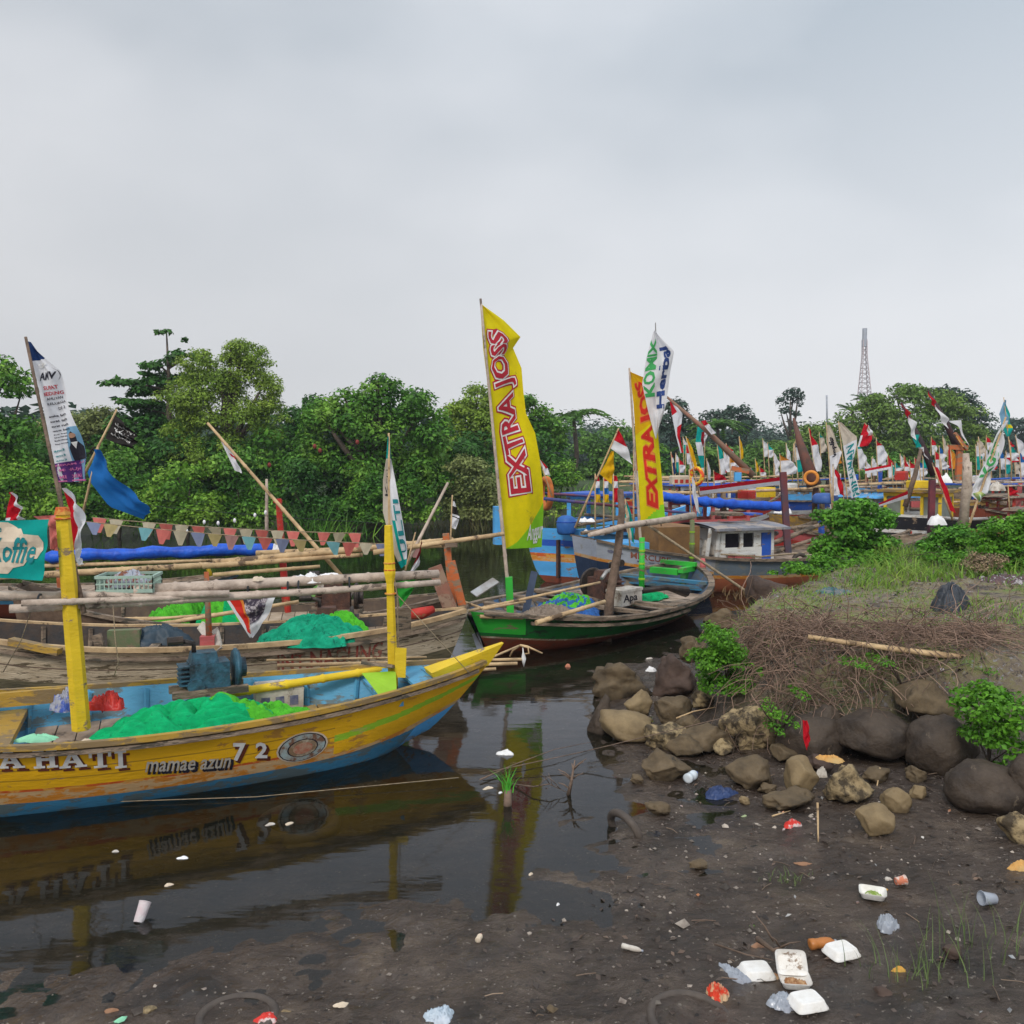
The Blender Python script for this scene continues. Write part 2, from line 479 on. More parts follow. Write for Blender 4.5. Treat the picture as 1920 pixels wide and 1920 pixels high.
def terr(x, y):
    x = np.asarray(x, float); y = np.asarray(y, float)
    dm = sdist(x, y, MUD) + 0.35 * fbm(x, y, 1.3, 3)
    db = sdist(x, y, BANK) + 0.25 * fbm(x, y, 1.6, 9)
    df = sdist(x, y, FAR) + 2.0 * fbm(x, y, 0.12, 5)
    h = np.where(dm > 0, 0.004 + 0.15 * sstep(0.4, 3.6, dm) + 0.012 * np.clip(dm, 0, 3), np.maximum(-0.9, 0.004 + np.where(dm > -1.2, dm * .045, -.054 + (dm + 1.2) * .14)))
    h = h + np.where(dm > -1.0, 1, 0.4) * (0.060 * fbm(x, y, 2.8, 1) + 0.030 * fbm(x, y, 9, 2, 3) + 0.05 * np.clip(fbm(x, y, 5.5, 12, 3) - .12, 0, 1)) * np.clip(1.2 - y / 60, 0.1, 1)
    bank = sstep(-0.12, 0.62, db)
    h = h * (1 - bank) + bank * (0.86 + 0.12 * sstep(0, 4, x - 2.5) * sstep(17, 12, y) + 0.26 * fbm(x, y, 0.8, 4) + 0.08 * fbm(x, y, 4, 6))
    f = sstep(-0.5, 3.0, df)
    far_h = 1.1 + 0.5 * fbm(x, y, 0.25, 8) + sstep(20, 260, df) * 8 * (0.6 + fbm(x, y, 0.012, 7))
    h = np.where(df > -0.5, h * (1 - f) + far_h * f, h)
    return h, bank, f, dm
def tz(x, y):
    i = min(max(int(np.searchsorted(xs, x)), 1), nx - 1); j = min(max(int(np.searchsorted(ys, y)), 1), ny - 1)
    fx = min(max((x - xs[i - 1]) / (xs[i] - xs[i - 1]), 0), 1); fy = min(max((y - ys[j - 1]) / (ys[j] - ys[j - 1]), 0), 1)
    return float((TZ[j - 1, i - 1] * (1 - fx) + TZ[j - 1, i] * fx) * (1 - fy) + (TZ[j, i - 1] * (1 - fx) + TZ[j, i] * fx) * fy)
def axis(parts):
    o = []
    for a, b, st in parts:
        o += list(np.arange(a, b, st))
    return np.array(o)
def geo(a, b, s0, g):
    r, x, s_ = [], a, s0
    while x < b:
        r.append(x); s_ *= g; x += s_
    r.append(b)
    return r
xs = np.array(sorted([-v for v in geo(3.4, 900, 0.1, 1.09)[1:]] + list(np.arange(-3.4, 5.2, 0.045)) + geo(5.2, 900, 0.07, 1.07)))
ys = np.array(sorted([-20, -8, -2, 0.5, 2, 3] + list(np.arange(3.4, 11, 0.05)) + geo(11, 1000, 0.07, 1.05)))
X, Y = np.meshgrid(xs, ys)
TZ, BK, FR, DM = terr(X, Y)
nx, ny = len(xs), len(ys)
V = np.stack([X, Y, TZ], -1).reshape(-1, 3)
i = np.arange(ny - 1)[:, None] * nx + np.arange(nx - 1)[None, :]
Q = np.stack([i, i + 1, i + nx + 1, i + nx], -1).reshape(-1, 4)
def np_mesh(name, V, Q, mats, smooth=True, k=4):
    me = bpy.data.meshes.new(name)
    me.vertices.add(len(V)); me.vertices.foreach_set('co', np.ascontiguousarray(V, dtype=np.float32).ravel())
    me.loops.add(len(Q) * k); me.loops.foreach_set('vertex_index', np.ascontiguousarray(Q, dtype=np.int32).ravel())
    me.polygons.add(len(Q)); me.polygons.foreach_set('loop_start', np.arange(0, len(Q) * k, k, dtype=np.int32))
    if smooth: me.polygons.foreach_set('use_smooth', np.ones(len(Q), bool))
    for m in (mats if isinstance(mats, (list, tuple)) else [mats]): me.materials.append(m)
    me.update(calc_edges=True)
    return me
gm = bpy.data.materials.new('ground')
gm.use_nodes = True
t = gm.node_tree; N = t.nodes; K = t.links.new
B = N['Principled BSDF']
def gnode(t_, **k):
    n = N.new(t_)
    for a, b in k.items(): setattr(n, a, b)
    return n
def gnoise(sc, det=6, ro=0.6, dist=0):
    n = gnode('ShaderNodeTexNoise')
    n.inputs['Scale'].default_value = sc; n.inputs['Detail'].default_value = det; n.inputs['Roughness'].default_value = ro; n.inputs['Distortion'].default_value = dist
    K(gco.outputs['Object'], n.inputs['Vector'])
    return n.outputs['Fac']
def gramp(fac, stops):
    r = gnode('ShaderNodeValToRGB')
    el = r.color_ramp.elements
    el[0].position, el[0].color = stops[0][0], (*stops[0][1], 1)
    el[1].position, el[1].color = stops[-1][0], (*stops[-1][1], 1)
    for p_, c_ in stops[1:-1]:
        e = el.new(p_); e.color = (*c_, 1)
    K(fac, r.inputs[0])
    return r.outputs[0]
def gmix(f, a, b):
    m = gnode('ShaderNodeMix', data_type='RGBA')
    if isinstance(f, float): m.inputs['Factor'].default_value = f
    else: K(f, m.inputs['Factor'])
    for s_, v_ in (('A', a), ('B', b)):
        if isinstance(v_, tuple): m.inputs[s_].default_value = (*v_, 1)
        else: K(v_, m.inputs[s_])
    return m.outputs['Result']
def gmap(v, a, b, c=0, d=1):
    m = gnode('ShaderNodeMapRange')
    for i_, q in enumerate((a, b, c, d)): m.inputs[i_ + 1].default_value = q
    K(v, m.inputs[0])
    return m.outputs[0]
gco = gnode('ShaderNodeTexCoord')
mudc = gramp(gnoise(2.2, 8, 0.7, 0.4), [(0.32, (0.014, 0.010, 0.008)), (0.48, (0.052, 0.036, 0.027)), (0.57, (0.078, 0.056, 0.042)), (0.70, (0.15, 0.112, 0.080))])
speck = gmap(gnoise(38, 3, 0.5), 0.66, 0.70)
mudc = gmix(speck, mudc, (0.20, 0.17, 0.14))
dspeck = gmap(gnoise(16, 5, 0.7), 0.60, 0.66)
mudc = gmix(dspeck, mudc, (0.018, 0.015, 0.014))
bankc = gramp(gnoise(2.0, 10, 0.78, 0.4), [(0.38, (0.045, 0.036, 0.032)), (0.46, (0.18, 0.14, 0.10)), (0.54, (0.20, 0.18, 0.07)), (0.62, (0.12, 0.20, 0.035))])
litter = gmap(gnoise(20, 5, 0.75), 0.57, 0.60)
lm = gmap(gnoise(0.9, 3), 0.46, 0.54)
lf = gnode('ShaderNodeMath', operation='MULTIPLY'); K(litter, lf.inputs[0]); K(lm, lf.inputs[1])
bankc = gmix(lf.outputs[0], bankc, (0.26, 0.25, 0.26))
farc = gramp(gnoise(0.4, 6), [(0.35, (0.03, 0.07, 0.014)), (0.65, (0.07, 0.09, 0.03))])
ab = gnode('ShaderNodeAttribute', attribute_name='bank'); af = gnode('ShaderNodeAttribute', attribute_name='far')
bankc = gmix(gmap(gnoise(9, 6, 0.75), 0.56, 0.62), bankc, (0.030, 0.025, 0.022))
c = gmix(ab.outputs['Fac'], mudc, bankc)
c = gmix(af.outputs['Fac'], c, farc)
K(c, B.inputs['Base Color'])
wet = gmap(gnoise(1.1, 8, 0.66, 0.6), 0.38, 0.62, 0.10, 0.60)
aw = gnode('ShaderNodeAttribute', attribute_name='wet')
wm1 = gnode('ShaderNodeMix', data_type='FLOAT'); K(aw.outputs['Fac'], wm1.inputs['Factor']); K(wet, wm1.inputs['A'])
K(gmap(gnoise(2.6, 6), .4, .65, .07, .30), wm1.inputs['B']); wet = wm1.outputs['Result']
ro = gnode('ShaderNodeMix', data_type='FLOAT')
K(ab.outputs['Fac'], ro.inputs['Factor']); K(wet, ro.inputs['A']); ro.inputs['B'].default_value = 0.9
ro2 = gnode('ShaderNodeMix', data_type='FLOAT'); K(af.outputs['Fac'], ro2.inputs['Factor']); K(ro.outputs['Result'], ro2.inputs['A']); ro2.inputs['B'].default_value = 0.95
K(ro2.outputs['Result'], B.inputs['Roughness'])
B.inputs['Specular IOR Level'].default_value = 0.6
bp = gnode('ShaderNodeBump'); bp.inputs['Strength'].default_value = 0.9; bp.inputs['Distance'].default_value = 0.05
K(gnoise(14, 8, 0.68), bp.inputs['Height'])
K(bp.outputs[0], B.inputs['Normal'])
gme = np_mesh('ground', V, Q, gm)
for nm, A in (('bank', BK), ('far', FR), ('wet', 1 - sstep(1.0, 4.2, DM - 0.2 * (X - 1)))):
    at_ = gme.attributes.new(nm, 'FLOAT', 'POINT'); at_.data.foreach_set('value', A.astype(np.float32).ravel())
ground = bpy.data.objects.new('ground', gme); COL.objects.link(ground)
tag(ground, 'brown tidal mud flat rising to a littered river bank', kind='structure')

# ------------------------------------------------------------------ water
wm = bpy.data.materials.new('river_water'); wm.use_nodes = True
t = wm.node_tree; N = t.nodes; K = t.links.new
N.remove(N['Principled BSDF'])
gl = N.new('ShaderNodeBsdfGlossy'); gl.inputs['Roughness'].default_value = 0.05
gl.inputs['Color'].default_value = (0.88, 0.90, 0.98, 1)
tr = N.new('ShaderNodeBsdfTransparent'); tr.inputs['Color'].default_value = (0.78, 0.72, 0.62, 1)
df = N.new('ShaderNodeBsdfDiffuse'); df.inputs['Color'].default_value = (0.020, 0.024, 0.014, 1)
mx0 = N.new('ShaderNodeMixShader'); mx0.inputs[0].default_value = 0.22
fr = N.new('ShaderNodeFresnel'); fr.inputs['IOR'].default_value = 1.36
mx = N.new('ShaderNodeMixShader')
co = N.new('ShaderNodeTexCoord')
n1 = N.new('ShaderNodeTexNoise'); n1.inputs['Scale'].default_value = 3.0; n1.inputs['Detail'].default_value = 3
mp1 = N.new('ShaderNodeMapping'); mp1.inputs['Scale'].default_value = (0.6, 1.6, 1)
bp = N.new('ShaderNodeBump'); bp.inputs['Strength'].default_value = 0.05; bp.inputs['Distance'].default_value = 0.05
K(co.outputs['Object'], mp1.inputs[0]); K(mp1.outputs[0], n1.inputs['Vector']); K(n1.outputs['Fac'], bp.inputs['Height'])
K(bp.outputs[0], gl.inputs['Normal']); K(bp.outputs[0], fr.inputs['Normal'])
K(tr.outputs[0], mx0.inputs[1]); K(df.outputs[0], mx0.inputs[2])
K(fr.outputs[0], mx.inputs[0]); K(mx0.outputs[0], mx.inputs[1]); K(gl.outputs[0], mx.inputs[2])
K(mx.outputs[0], N['Material Output'].inputs[0])
wb = MB()
wb.add([(-500, -30, 0), (500, -30, 0), (500, 500, 0), (-500, 500, 0)], [(0, 1, 2, 3)])
tag(wb.build('river_water', wm, loc=(0, 0, 0)), 'still dark brown river water with reflections of the boats', kind='structure')

# ------------------------------------------------------------------ foliage
def leafmat(name, c1, c2, c3=None, island=0.5, scale=0.9, trans=0.28):
    return mat(name, c1, c2, scale=scale, rough=0.55, bump=0, trans=trans, island=island, c3=c3, spec=0.25, detail=3)
lf_dark = leafmat('dark_leaves', (0.026, 0.10, 0.016), (0.07, 0.19, 0.03))
lf_mid = leafmat('mid_green_leaves', (0.038, 0.13, 0.016), (0.20, 0.37, 0.045), c3=(0.09, 0.235, 0.026))
lf_bright = leafmat('bright_leaves', (0.085, 0.24, 0.022), (0.24, 0.41, 0.045))
lf_olive = leafmat('olive_leaves', (0.15, 0.26, 0.03), (0.27, 0.38, 0.05), scale=0.6)
lf_pale = leafmat('pale_leaves', (0.16, 0.21, 0.06), (0.24, 0.27, 0.09))
lf_vine = leafmat('vine_leaves', (0.09, 0.26, 0.02), (0.16, 0.36, 0.03), scale=3)
lf_straw = leafmat('straw_reed', (0.20, 0.17, 0.07), (0.10, 0.13, 0.04))
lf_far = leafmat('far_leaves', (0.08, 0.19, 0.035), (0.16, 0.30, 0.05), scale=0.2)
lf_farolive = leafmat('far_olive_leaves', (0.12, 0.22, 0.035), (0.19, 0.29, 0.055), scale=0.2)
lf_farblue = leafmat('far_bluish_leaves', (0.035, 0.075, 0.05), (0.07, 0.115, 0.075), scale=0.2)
m_bark = mat('bark', (0.12, 0.09, 0.07), (0.05, 0.04, 0.03), scale=6, bump=0.8)

def leaf_mesh(name, P, Nn, size, m, aspect=0.55, droop=0.0):
    """P (n,3) positions, Nn (n,3) leaf normals; one folded diamond of two triangles each"""
    n = len(P)
    Nn = Nn / (np.linalg.norm(Nn, axis=1, keepdims=True) + 1e-9)
    r = NR.normal(size=(n, 3)); r[:, 2] -= droop
    T = r - Nn * (r * Nn).sum(1, keepdims=True)
    T /= (np.linalg.norm(T, axis=1, keepdims=True) + 1e-9)
    Bn = np.cross(Nn, T)
    s = size * NR.uniform(0.6, 1.35, (n, 1))
    a = P - T * s * 0.5; b = P + T * s * 0.5
    l = P + Bn * s * aspect * 0.5 + Nn * s * 0.10; rr = P - Bn * s * aspect * 0.5 + Nn * s * 0.10
    V = np.stack([a, rr, b, l], 1).reshape(-1, 3)
    q = np.arange(n)[:, None] * 4
    Q = np.concatenate([q + 0, q + 1, q + 2, q + 3], 1)
    return np_mesh(name, V, Q, m, smooth=False)
def clump_points(clumps, dens, shell=0.5, up=0.55):
    """clumps: list (cx,cy,cz, rx,ry,rz). leaves on and inside each clump's shell"""
    PP, NN = [], []
    for (cx, cy, cz, rx, ry, rz) in clumps:
        area = 4 * math.pi * ((rx * ry) ** 1.6 / 3 + (rx * rz) ** 1.6 / 3 + (ry * rz) ** 1.6 / 3) ** (1 / 1.6)
        n = max(4, int(area * dens))
        d = NR.normal(size=(n, 3)); d /= np.linalg.norm(d, axis=1, keepdims=True)
        keep = d[:, 2] > -0.55
        d = d[keep]; n = len(d)
        rr_ = 1 - shell * NR.random((n, 1)) ** 1.7
        rr_ *= 1 + 0.22 * NR.normal(size=(n, 1)) * 0.6
        P = np.array([cx, cy, cz]) + d * rr_ * np.array([rx, ry, rz])
        Nn = d * 0.7 + np.array([0, 0, up]) + NR.normal(size=(n, 3)) * 0.42
        PP.append(P); NN.append(Nn)
    return np.concatenate(PP), np.concatenate(NN)
def lobes_to_clumps(lobes, D, per=9, depth=0.8, size=(0.26, 0.42), flat=0.75, jit=1.0):
    cl = []
    for (px, py, rx, ry) in lobes:
        c = at(px, py, D)
        k = D / F
        Rx, Rz = rx * k, ry * k
        Ry = max(Rx * depth, 0.4)
        for _ in range(per):
            while True:
                d = Vector((random.uniform(-1, 1), random.uniform(-1, 1), random.uniform(-1, 1)))
                if 0.25 < d.length < 1: break
            d = d.normalized() * random.uniform(0.55, 0.92)
            s = random.uniform(*size)
            sr = s * (Rx * Rz) ** 0.5
            cl.append((c.x + d.x * Rx * (1 - s * 0.6), c.y + d.y * Ry * jit, c.z + d.z * Rz * (1 - s * 0.6), sr * random.uniform(0.85, 1.3), sr * 1.1, sr * flat))
        cl.append((c.x, c.y, c.z, Rx * 0.62, Ry * 0.62, Rz * 0.62))
    return cl
TREEN = 0
def tree(name, label, cat, D, lobes, m, leaf=0.16, dens=None, base=None, trunk_r=0.16, per=13, size=(0.34, 0.5), group=None, limbs=7, aspect=0.55, flat=0.75, droop=0.0, extra=None, ground_z=None, shell=0.5, depth=0.8):
    bx = base if base is not None else sum(l[0] for l in lobes) / len(lobes)
    X0 = at(bx, 900, D).x
    z0 = tz(X0, D) if ground_z is None else ground_z
    r = thing(name, label, cat, (X0, D, z0), group)
    cl = lobes_to_clumps(lobes, D, per, size=size, flat=flat, depth=depth)
    if extra: cl += extra
    if dens is None: dens = 1.75 / (leaf * leaf * aspect)
    P, Nn = clump_points(cl, dens * 0.5, shell=shell)
    zmin = z0 + 0.05
    k = P[:, 2] > zmin
    me = leaf_mesh('crown', P[k], Nn[k], leaf, m, aspect, droop)
    link('crown', me, r)
    if trunk_r:
        t = MB()
        top = max(cl, key=lambda c: c[2])
        cx = sum(c[0] for c in cl) / len(cl); cz = sum(c[2] for c in cl) / len(cl)
        fork = Vector((X0 * 0.7 + cx * 0.3, D, z0 + (cz - z0) * 0.45))
        t.tube([(X0, D, z0 - 0.4), (X0 + 0.06, D, z0 + (fork.z - z0) * 0.5), fork], [trunk_r * 1.3, trunk_r, trunk_r * 0.8], 9)
        for q in random.sample(cl, min(limbs, len(cl))) + [top]:
            e = Vector(q[:3])
            mid = fork.lerp(e, 0.5) + Vector((random.uniform(-.2, .2), random.uniform(-.2, .2), 0.15))
            t.tube([fork, mid, e], [trunk_r * 0.6, trunk_r * 0.35, trunk_r * 0.1], 6)
        t.build('trunk', m_bark, r)
    return r
def blades(name, m, roots, h, w_, lean=0.5, parent=None, loc=None, seg=3):
    """grass / reed / palm-like blades as one mesh: roots (n,3)"""
    n = len(roots)
    a = NR.uniform(0, 2 * math.pi, n)
    dx, dy = np.cos(a), np.sin(a)
    hh = h * NR.uniform(0.5, 1.2, n); ln = lean * NR.uniform(0.2, 1.3, n)
    ang = NR.uniform(0, math.pi, n); sx, sy = np.cos(ang), np.sin(ang)
    rings = []
    for i in range(seg + 1):
        t_ = i / seg
        cx = roots[:, 0] + dx * ln * hh * t_ ** 2; cy = roots[:, 1] + dy * ln * hh * t_ ** 2
        cz = roots[:, 2] + hh * (t_ - 0.35 * ln * t_ ** 2)
        ww = w_ * (1 - t_ * 0.92) * 0.5
        rings.append(np.stack([np.stack([cx - sx * ww, cy - sy * ww, cz], 1), np.stack([cx + sx * ww, cy + sy * ww, cz], 1)], 1))
    R = np.stack(rings, 1)            # n, seg+1, 2, 3
    V = R.reshape(-1, 3)
    b = np.arange(n)[:, None] * (2 * (seg + 1))
    Q = np.concatenate([np.stack([b[:, 0] + 2 * i, b[:, 0] + 2 * i + 1, b[:, 0] + 2 * i + 3, b[:, 0] + 2 * i + 2], 1) for i in range(seg)])
    return link(name, np_mesh(name, V, Q, m, smooth=False), parent, loc)

BT = 'trees on the far river bank'
tree('broadleaf_tree', 'dark broadleaf tree cut by the left edge of the picture', 'tree', 29, [(5, 715, 55, 60), (-60, 700, 70, 60), (-10, 815, 85, 70), (-70, 850, 90, 80), (20, 885, 70, 60)], lf_mid, 0.17, group=BT)
tree('broadleaf_tree', 'small pale feathery tree behind the tall white and purple banner', 'tree', 37, [(150, 800, 55, 45), (190, 790, 40, 40), (110, 830, 60, 50)], lf_pale, 0.14, trunk_r=0.1, group=BT)
kx = []
tiers = [(312, 622, 26, 7), (338, 639, 14, 5), (300, 683, 44, 13), (345, 672, 42, 14), (278, 700, 22, 9), (248, 722, 52, 11), (222, 713, 20, 7), (330, 715, 60, 18), (290, 735, 50, 13), (265, 760, 62, 13),
         (250, 790, 60, 18), (310, 790, 60, 30), (240, 820, 60, 20), (300, 850, 70, 45)]
for (px, py, rx, ry) in tiers:
    kk = 36 / F
    n = max(2, int(rx / 9))
    for q in range(n):
        c = at(px + random.uniform(-rx, rx) * 0.75, py + random.uniform(-ry, ry) * 0.5, 36 + random.uniform(-1, 1) * rx * kk * 0.6)
        kx.append((c.x, c.y, c.z, rx * kk * 0.42, rx * kk * 0.42, max(0.12, ry * kk * 0.6)))
r = thing('layered_almond_tree', 'dark tiered tree with a thin sprig rising above its flat layers of leaves', 'tree', (at(315, 900, 36).x, 36, 1.2), BT)
P, Nn = clump_points(kx, 75, up=0.8)
link('crown', leaf_mesh('crown', P, Nn, 0.22, lf_dark, 0.6), r)
t = MB()
b0 = at(315, 990, 36); tp = at(312, 618, 36)
t.tube([b0, at(318, 800, 36), at(316, 700, 36), tp], [0.22, 0.15, 0.07, 0.025], 8)
for (px, py, rx, ry) in tiers[2:]:
    t.tube([at(316, py + 18, 36), at(px, py + 2, 36)], [0.07, 0.02], 6)
t.build('trunk', m_bark, r)
tree('willow_like_tree', 'tall olive green bushy tree with twin domed tops', 'tree', 34, [(462, 672, 52, 46), (440, 700, 60, 50), (372, 690, 50, 42), (350, 740, 55, 50), (420, 770, 100, 70), (505, 722, 36, 40), (500, 790, 48, 60), (345, 810, 50, 55), (420, 860, 110, 60)],
     lf_olive, 0.12, per=22, size=(0.24, 0.4), trunk_r=0.28, group=BT, aspect=0.45, droop=1.0)
tree('broadleaf_tree', 'big spreading leafy tree in the middle of the far bank, with reddish fruits', 'tree', 33, [(715, 735, 62, 34), (650, 765, 70, 38), (775, 760, 60, 45), (600, 790, 60, 45), (700, 800, 110, 55), (810, 810, 50, 55), (590, 860, 70, 60), (690, 880, 110, 60), (800, 885, 60, 55)],
     lf_mid, 0.17, per=17, trunk_r=0.3, group=BT)
tree('broadleaf_tree', 'dark leafy tree left behind the broad central tree', 'tree', 39, [(590, 765, 38, 28), (560, 800, 50, 40), (540, 850, 60, 60)], lf_dark, 0.19, group=BT)
tree('broadleaf_tree', 'loose pale green tree beside the tall yellow banner', 'tree', 38, [(905, 745, 50, 34), (870, 780, 50, 45), (930, 790, 60, 60), (880, 850, 70, 60)], lf_olive, 0.15, group=BT)
tree('broadleaf_tree', 'rounded green tree right of the tall yellow banner', 'tree', 44, [(1000, 770, 42, 36), (1030, 800, 40, 36), (985, 820, 50, 55), (1045, 850, 40, 50)], lf_mid, 0.19, group=BT)
BU = 'creeper covered shrubs along the far bank'
for j, (lab, D, lob, m_) in enumerate([
    ('creeper covered shrub at the left edge of the far bank', 28, [(40, 905, 75, 45), (-30, 930, 60, 45), (100, 940, 60, 35)], lf_bright),
    ('dense green shrub behind the blue hanging cloth', 29, [(215, 880, 60, 38), (170, 930, 70, 45), (260, 930, 60, 45)], lf_mid),
    ('bright creeper hummock behind the bunting', 28.5, [(340, 905, 60, 42), (300, 950, 60, 36), (390, 950, 60, 36)], lf_bright),
    ('leafy shrub under the leaning bamboo boom', 29, [(440, 880, 60, 50), (480, 940, 60, 45), (420, 950, 50, 36)], lf_mid),
    ('dark shrub behind the red mooring post', 31, [(560, 900, 50, 50), (600, 950, 60, 36)], lf_dark),
    ('shrub leaning over the water behind the narrow white banner', 31, [(700, 925, 70, 45), (770, 925, 50, 40), (660, 950, 60, 30)], lf_mid),
    ('dry yellowish shrub left of the tall yellow banner', 33, [(870, 880, 45, 45), (905, 920, 45, 50), (850, 930, 40, 40)], lf_pale),
    ('low green bush at the water edge behind the tall yellow banner', 35, [(940, 930, 50, 40), (985, 900, 40, 50), (1000, 940, 40, 34)], lf_olive),
    ('small bright bush right of the tall yellow banner', 40, [(1060, 890, 40, 32), (1030, 900, 36, 30)], lf_bright)]):
    lob = lob + [(l[0] + 10, 965, l[2] * 0.95, 32) for l in lob]
    tree('shrub', lab, 'shrub', D, lob, m_, 0.14, per=12, trunk_r=0.05, limbs=3, group=BU, ground_z=0.3)
for j, px in enumerate(range(-60, 1080, 95)):
    D = 33.5 + (px > 700) * 3 + (px > 950) * 4
    tree('understory_bush', ['dark understory bush behind the shrubs at the left edge', 'dark understory bush left of the blue hanging cloth', 'dark understory bush behind the layered almond tree', 'dark understory bush below the layered almond tree', 'dark understory bush below the twin domed olive tree', 'dark understory bush right of the twin domed olive tree',
        'dark understory bush behind the red mooring post', 'dark understory bush under the broad central tree', 'dark understory bush right of the broad central tree', 'dark understory bush behind the leaning bare bamboo', 'dark understory bush left of the tall yellow banner', 'dark understory bush behind the tall yellow banner', 'dark understory bush right of the tall yellow banner'][j], 'bush', D,
        [(px, 850, 70, 50), (px + 40, 900, 70, 50), (px - 10, 945, 80, 40)], lf_dark if j % 3 else lf_mid, 0.22, per=8, trunk_r=0.05, limbs=3, group='dark bushes under the far bank trees', ground_z=0.4)
def reed(lab, px, py, D, n, h, m_, sp=0.6, w_=0.05, lean=0.6, name='reed_clump', cat='reeds', z=None, group=None):
    c = at(px, py, D)
    z0 = tz(c.x, D) if z is None else z
    rt_ = np.stack([c.x + NR.normal(size=n) * sp, D + NR.normal(size=n) * sp * 0.6, np.full(n, z0)], 1)
    o = blades(name, m_, rt_, h, w_, lean, loc=(c.x, D, z0))
    return tag(o, lab, cat, group, 'stuff')
reed('tall reed clump under the broad central tree', 600, 960, 30, 260, 2.0, lf_mid, 0.7, 0.07, 0.7)
n_ = 9000
gx_ = NR.uniform(-24, 6, n_); gy_ = NR.uniform(23, 46, n_)
dd_ = sdist(gx_, gy_, FAR); kk_ = (dd_ > -.6) & (dd_ < 3.5)
gx_, gy_ = gx_[kk_], gy_[kk_]
tag(blades('bank_undergrowth', lf_mid, np.stack([gx_, gy_, np.array([tz(a_, b_) for a_, b_ in zip(gx_, gy_)]) - .05], 1), .75, .07, 1.1), 'low green undergrowth along the far water edge', kind='stuff')
reed('straw coloured reeds left of the tall yellow banner', 880, 940, 33, 400, 1.8, lf_straw, 1.0, 0.05, 0.5)
reed('reeds at the left foot of the shrubs, behind the bunting', 300, 980, 28, 500, 0.9, lf_bright, 2.5, 0.05, 0.8)
# red fruits on the central tree
for lab, px, py in (('lower red seed pod of the close pair on the central tree', 600, 845), ('upper red seed pod of the close pair on the central tree', 590, 837), ('single red seed pod high on the right of the central tree', 670, 829), ('dull red seed pod low on the left of the central tree', 505, 872)):
    fr_ = MB(); fr_.ball(at(px, py, 30.2), (0.07, .07, .09), 6)
    tag(fr_.build('seed_pod', mat('seed_pod', (0.25, 0.045, 0.035)), loc=at(px, py, 30.2)), lab, 'seed pod', 'red seed pods on the central tree')

# mid distance trees, right half
FT = 'hazy trees behind the crowded boats'
far_list = [
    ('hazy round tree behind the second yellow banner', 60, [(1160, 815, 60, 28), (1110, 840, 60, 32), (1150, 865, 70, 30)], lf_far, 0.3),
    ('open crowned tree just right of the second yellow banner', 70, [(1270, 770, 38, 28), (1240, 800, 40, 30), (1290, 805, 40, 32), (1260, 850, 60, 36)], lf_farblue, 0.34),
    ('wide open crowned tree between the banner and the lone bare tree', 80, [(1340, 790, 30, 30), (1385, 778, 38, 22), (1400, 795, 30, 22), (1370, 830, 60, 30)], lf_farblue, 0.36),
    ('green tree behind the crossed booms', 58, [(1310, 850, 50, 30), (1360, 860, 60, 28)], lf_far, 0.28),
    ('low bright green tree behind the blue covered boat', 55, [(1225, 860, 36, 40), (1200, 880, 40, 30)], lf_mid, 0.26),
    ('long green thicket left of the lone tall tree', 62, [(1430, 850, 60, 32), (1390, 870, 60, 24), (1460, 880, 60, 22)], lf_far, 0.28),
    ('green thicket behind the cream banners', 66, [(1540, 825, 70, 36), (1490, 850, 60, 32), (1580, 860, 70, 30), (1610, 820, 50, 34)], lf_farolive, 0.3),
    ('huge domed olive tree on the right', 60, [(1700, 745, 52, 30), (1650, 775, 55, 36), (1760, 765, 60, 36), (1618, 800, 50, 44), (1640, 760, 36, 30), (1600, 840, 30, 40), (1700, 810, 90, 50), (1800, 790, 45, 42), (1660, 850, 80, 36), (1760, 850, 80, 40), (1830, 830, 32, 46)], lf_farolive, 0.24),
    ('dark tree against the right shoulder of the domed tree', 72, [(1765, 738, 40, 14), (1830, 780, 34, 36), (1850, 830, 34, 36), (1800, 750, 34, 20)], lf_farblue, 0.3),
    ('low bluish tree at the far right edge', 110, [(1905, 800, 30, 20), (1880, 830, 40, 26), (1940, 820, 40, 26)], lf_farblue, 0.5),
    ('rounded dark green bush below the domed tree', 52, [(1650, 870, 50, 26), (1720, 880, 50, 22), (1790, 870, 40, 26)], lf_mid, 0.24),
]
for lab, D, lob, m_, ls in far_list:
    tree('broadleaf_tree', lab, 'tree', D, lob + [(l[0], 885, l[2], 22) for l in lob], m_, ls, per=13, trunk_r=0.25, group=FT, ground_z=0.8)
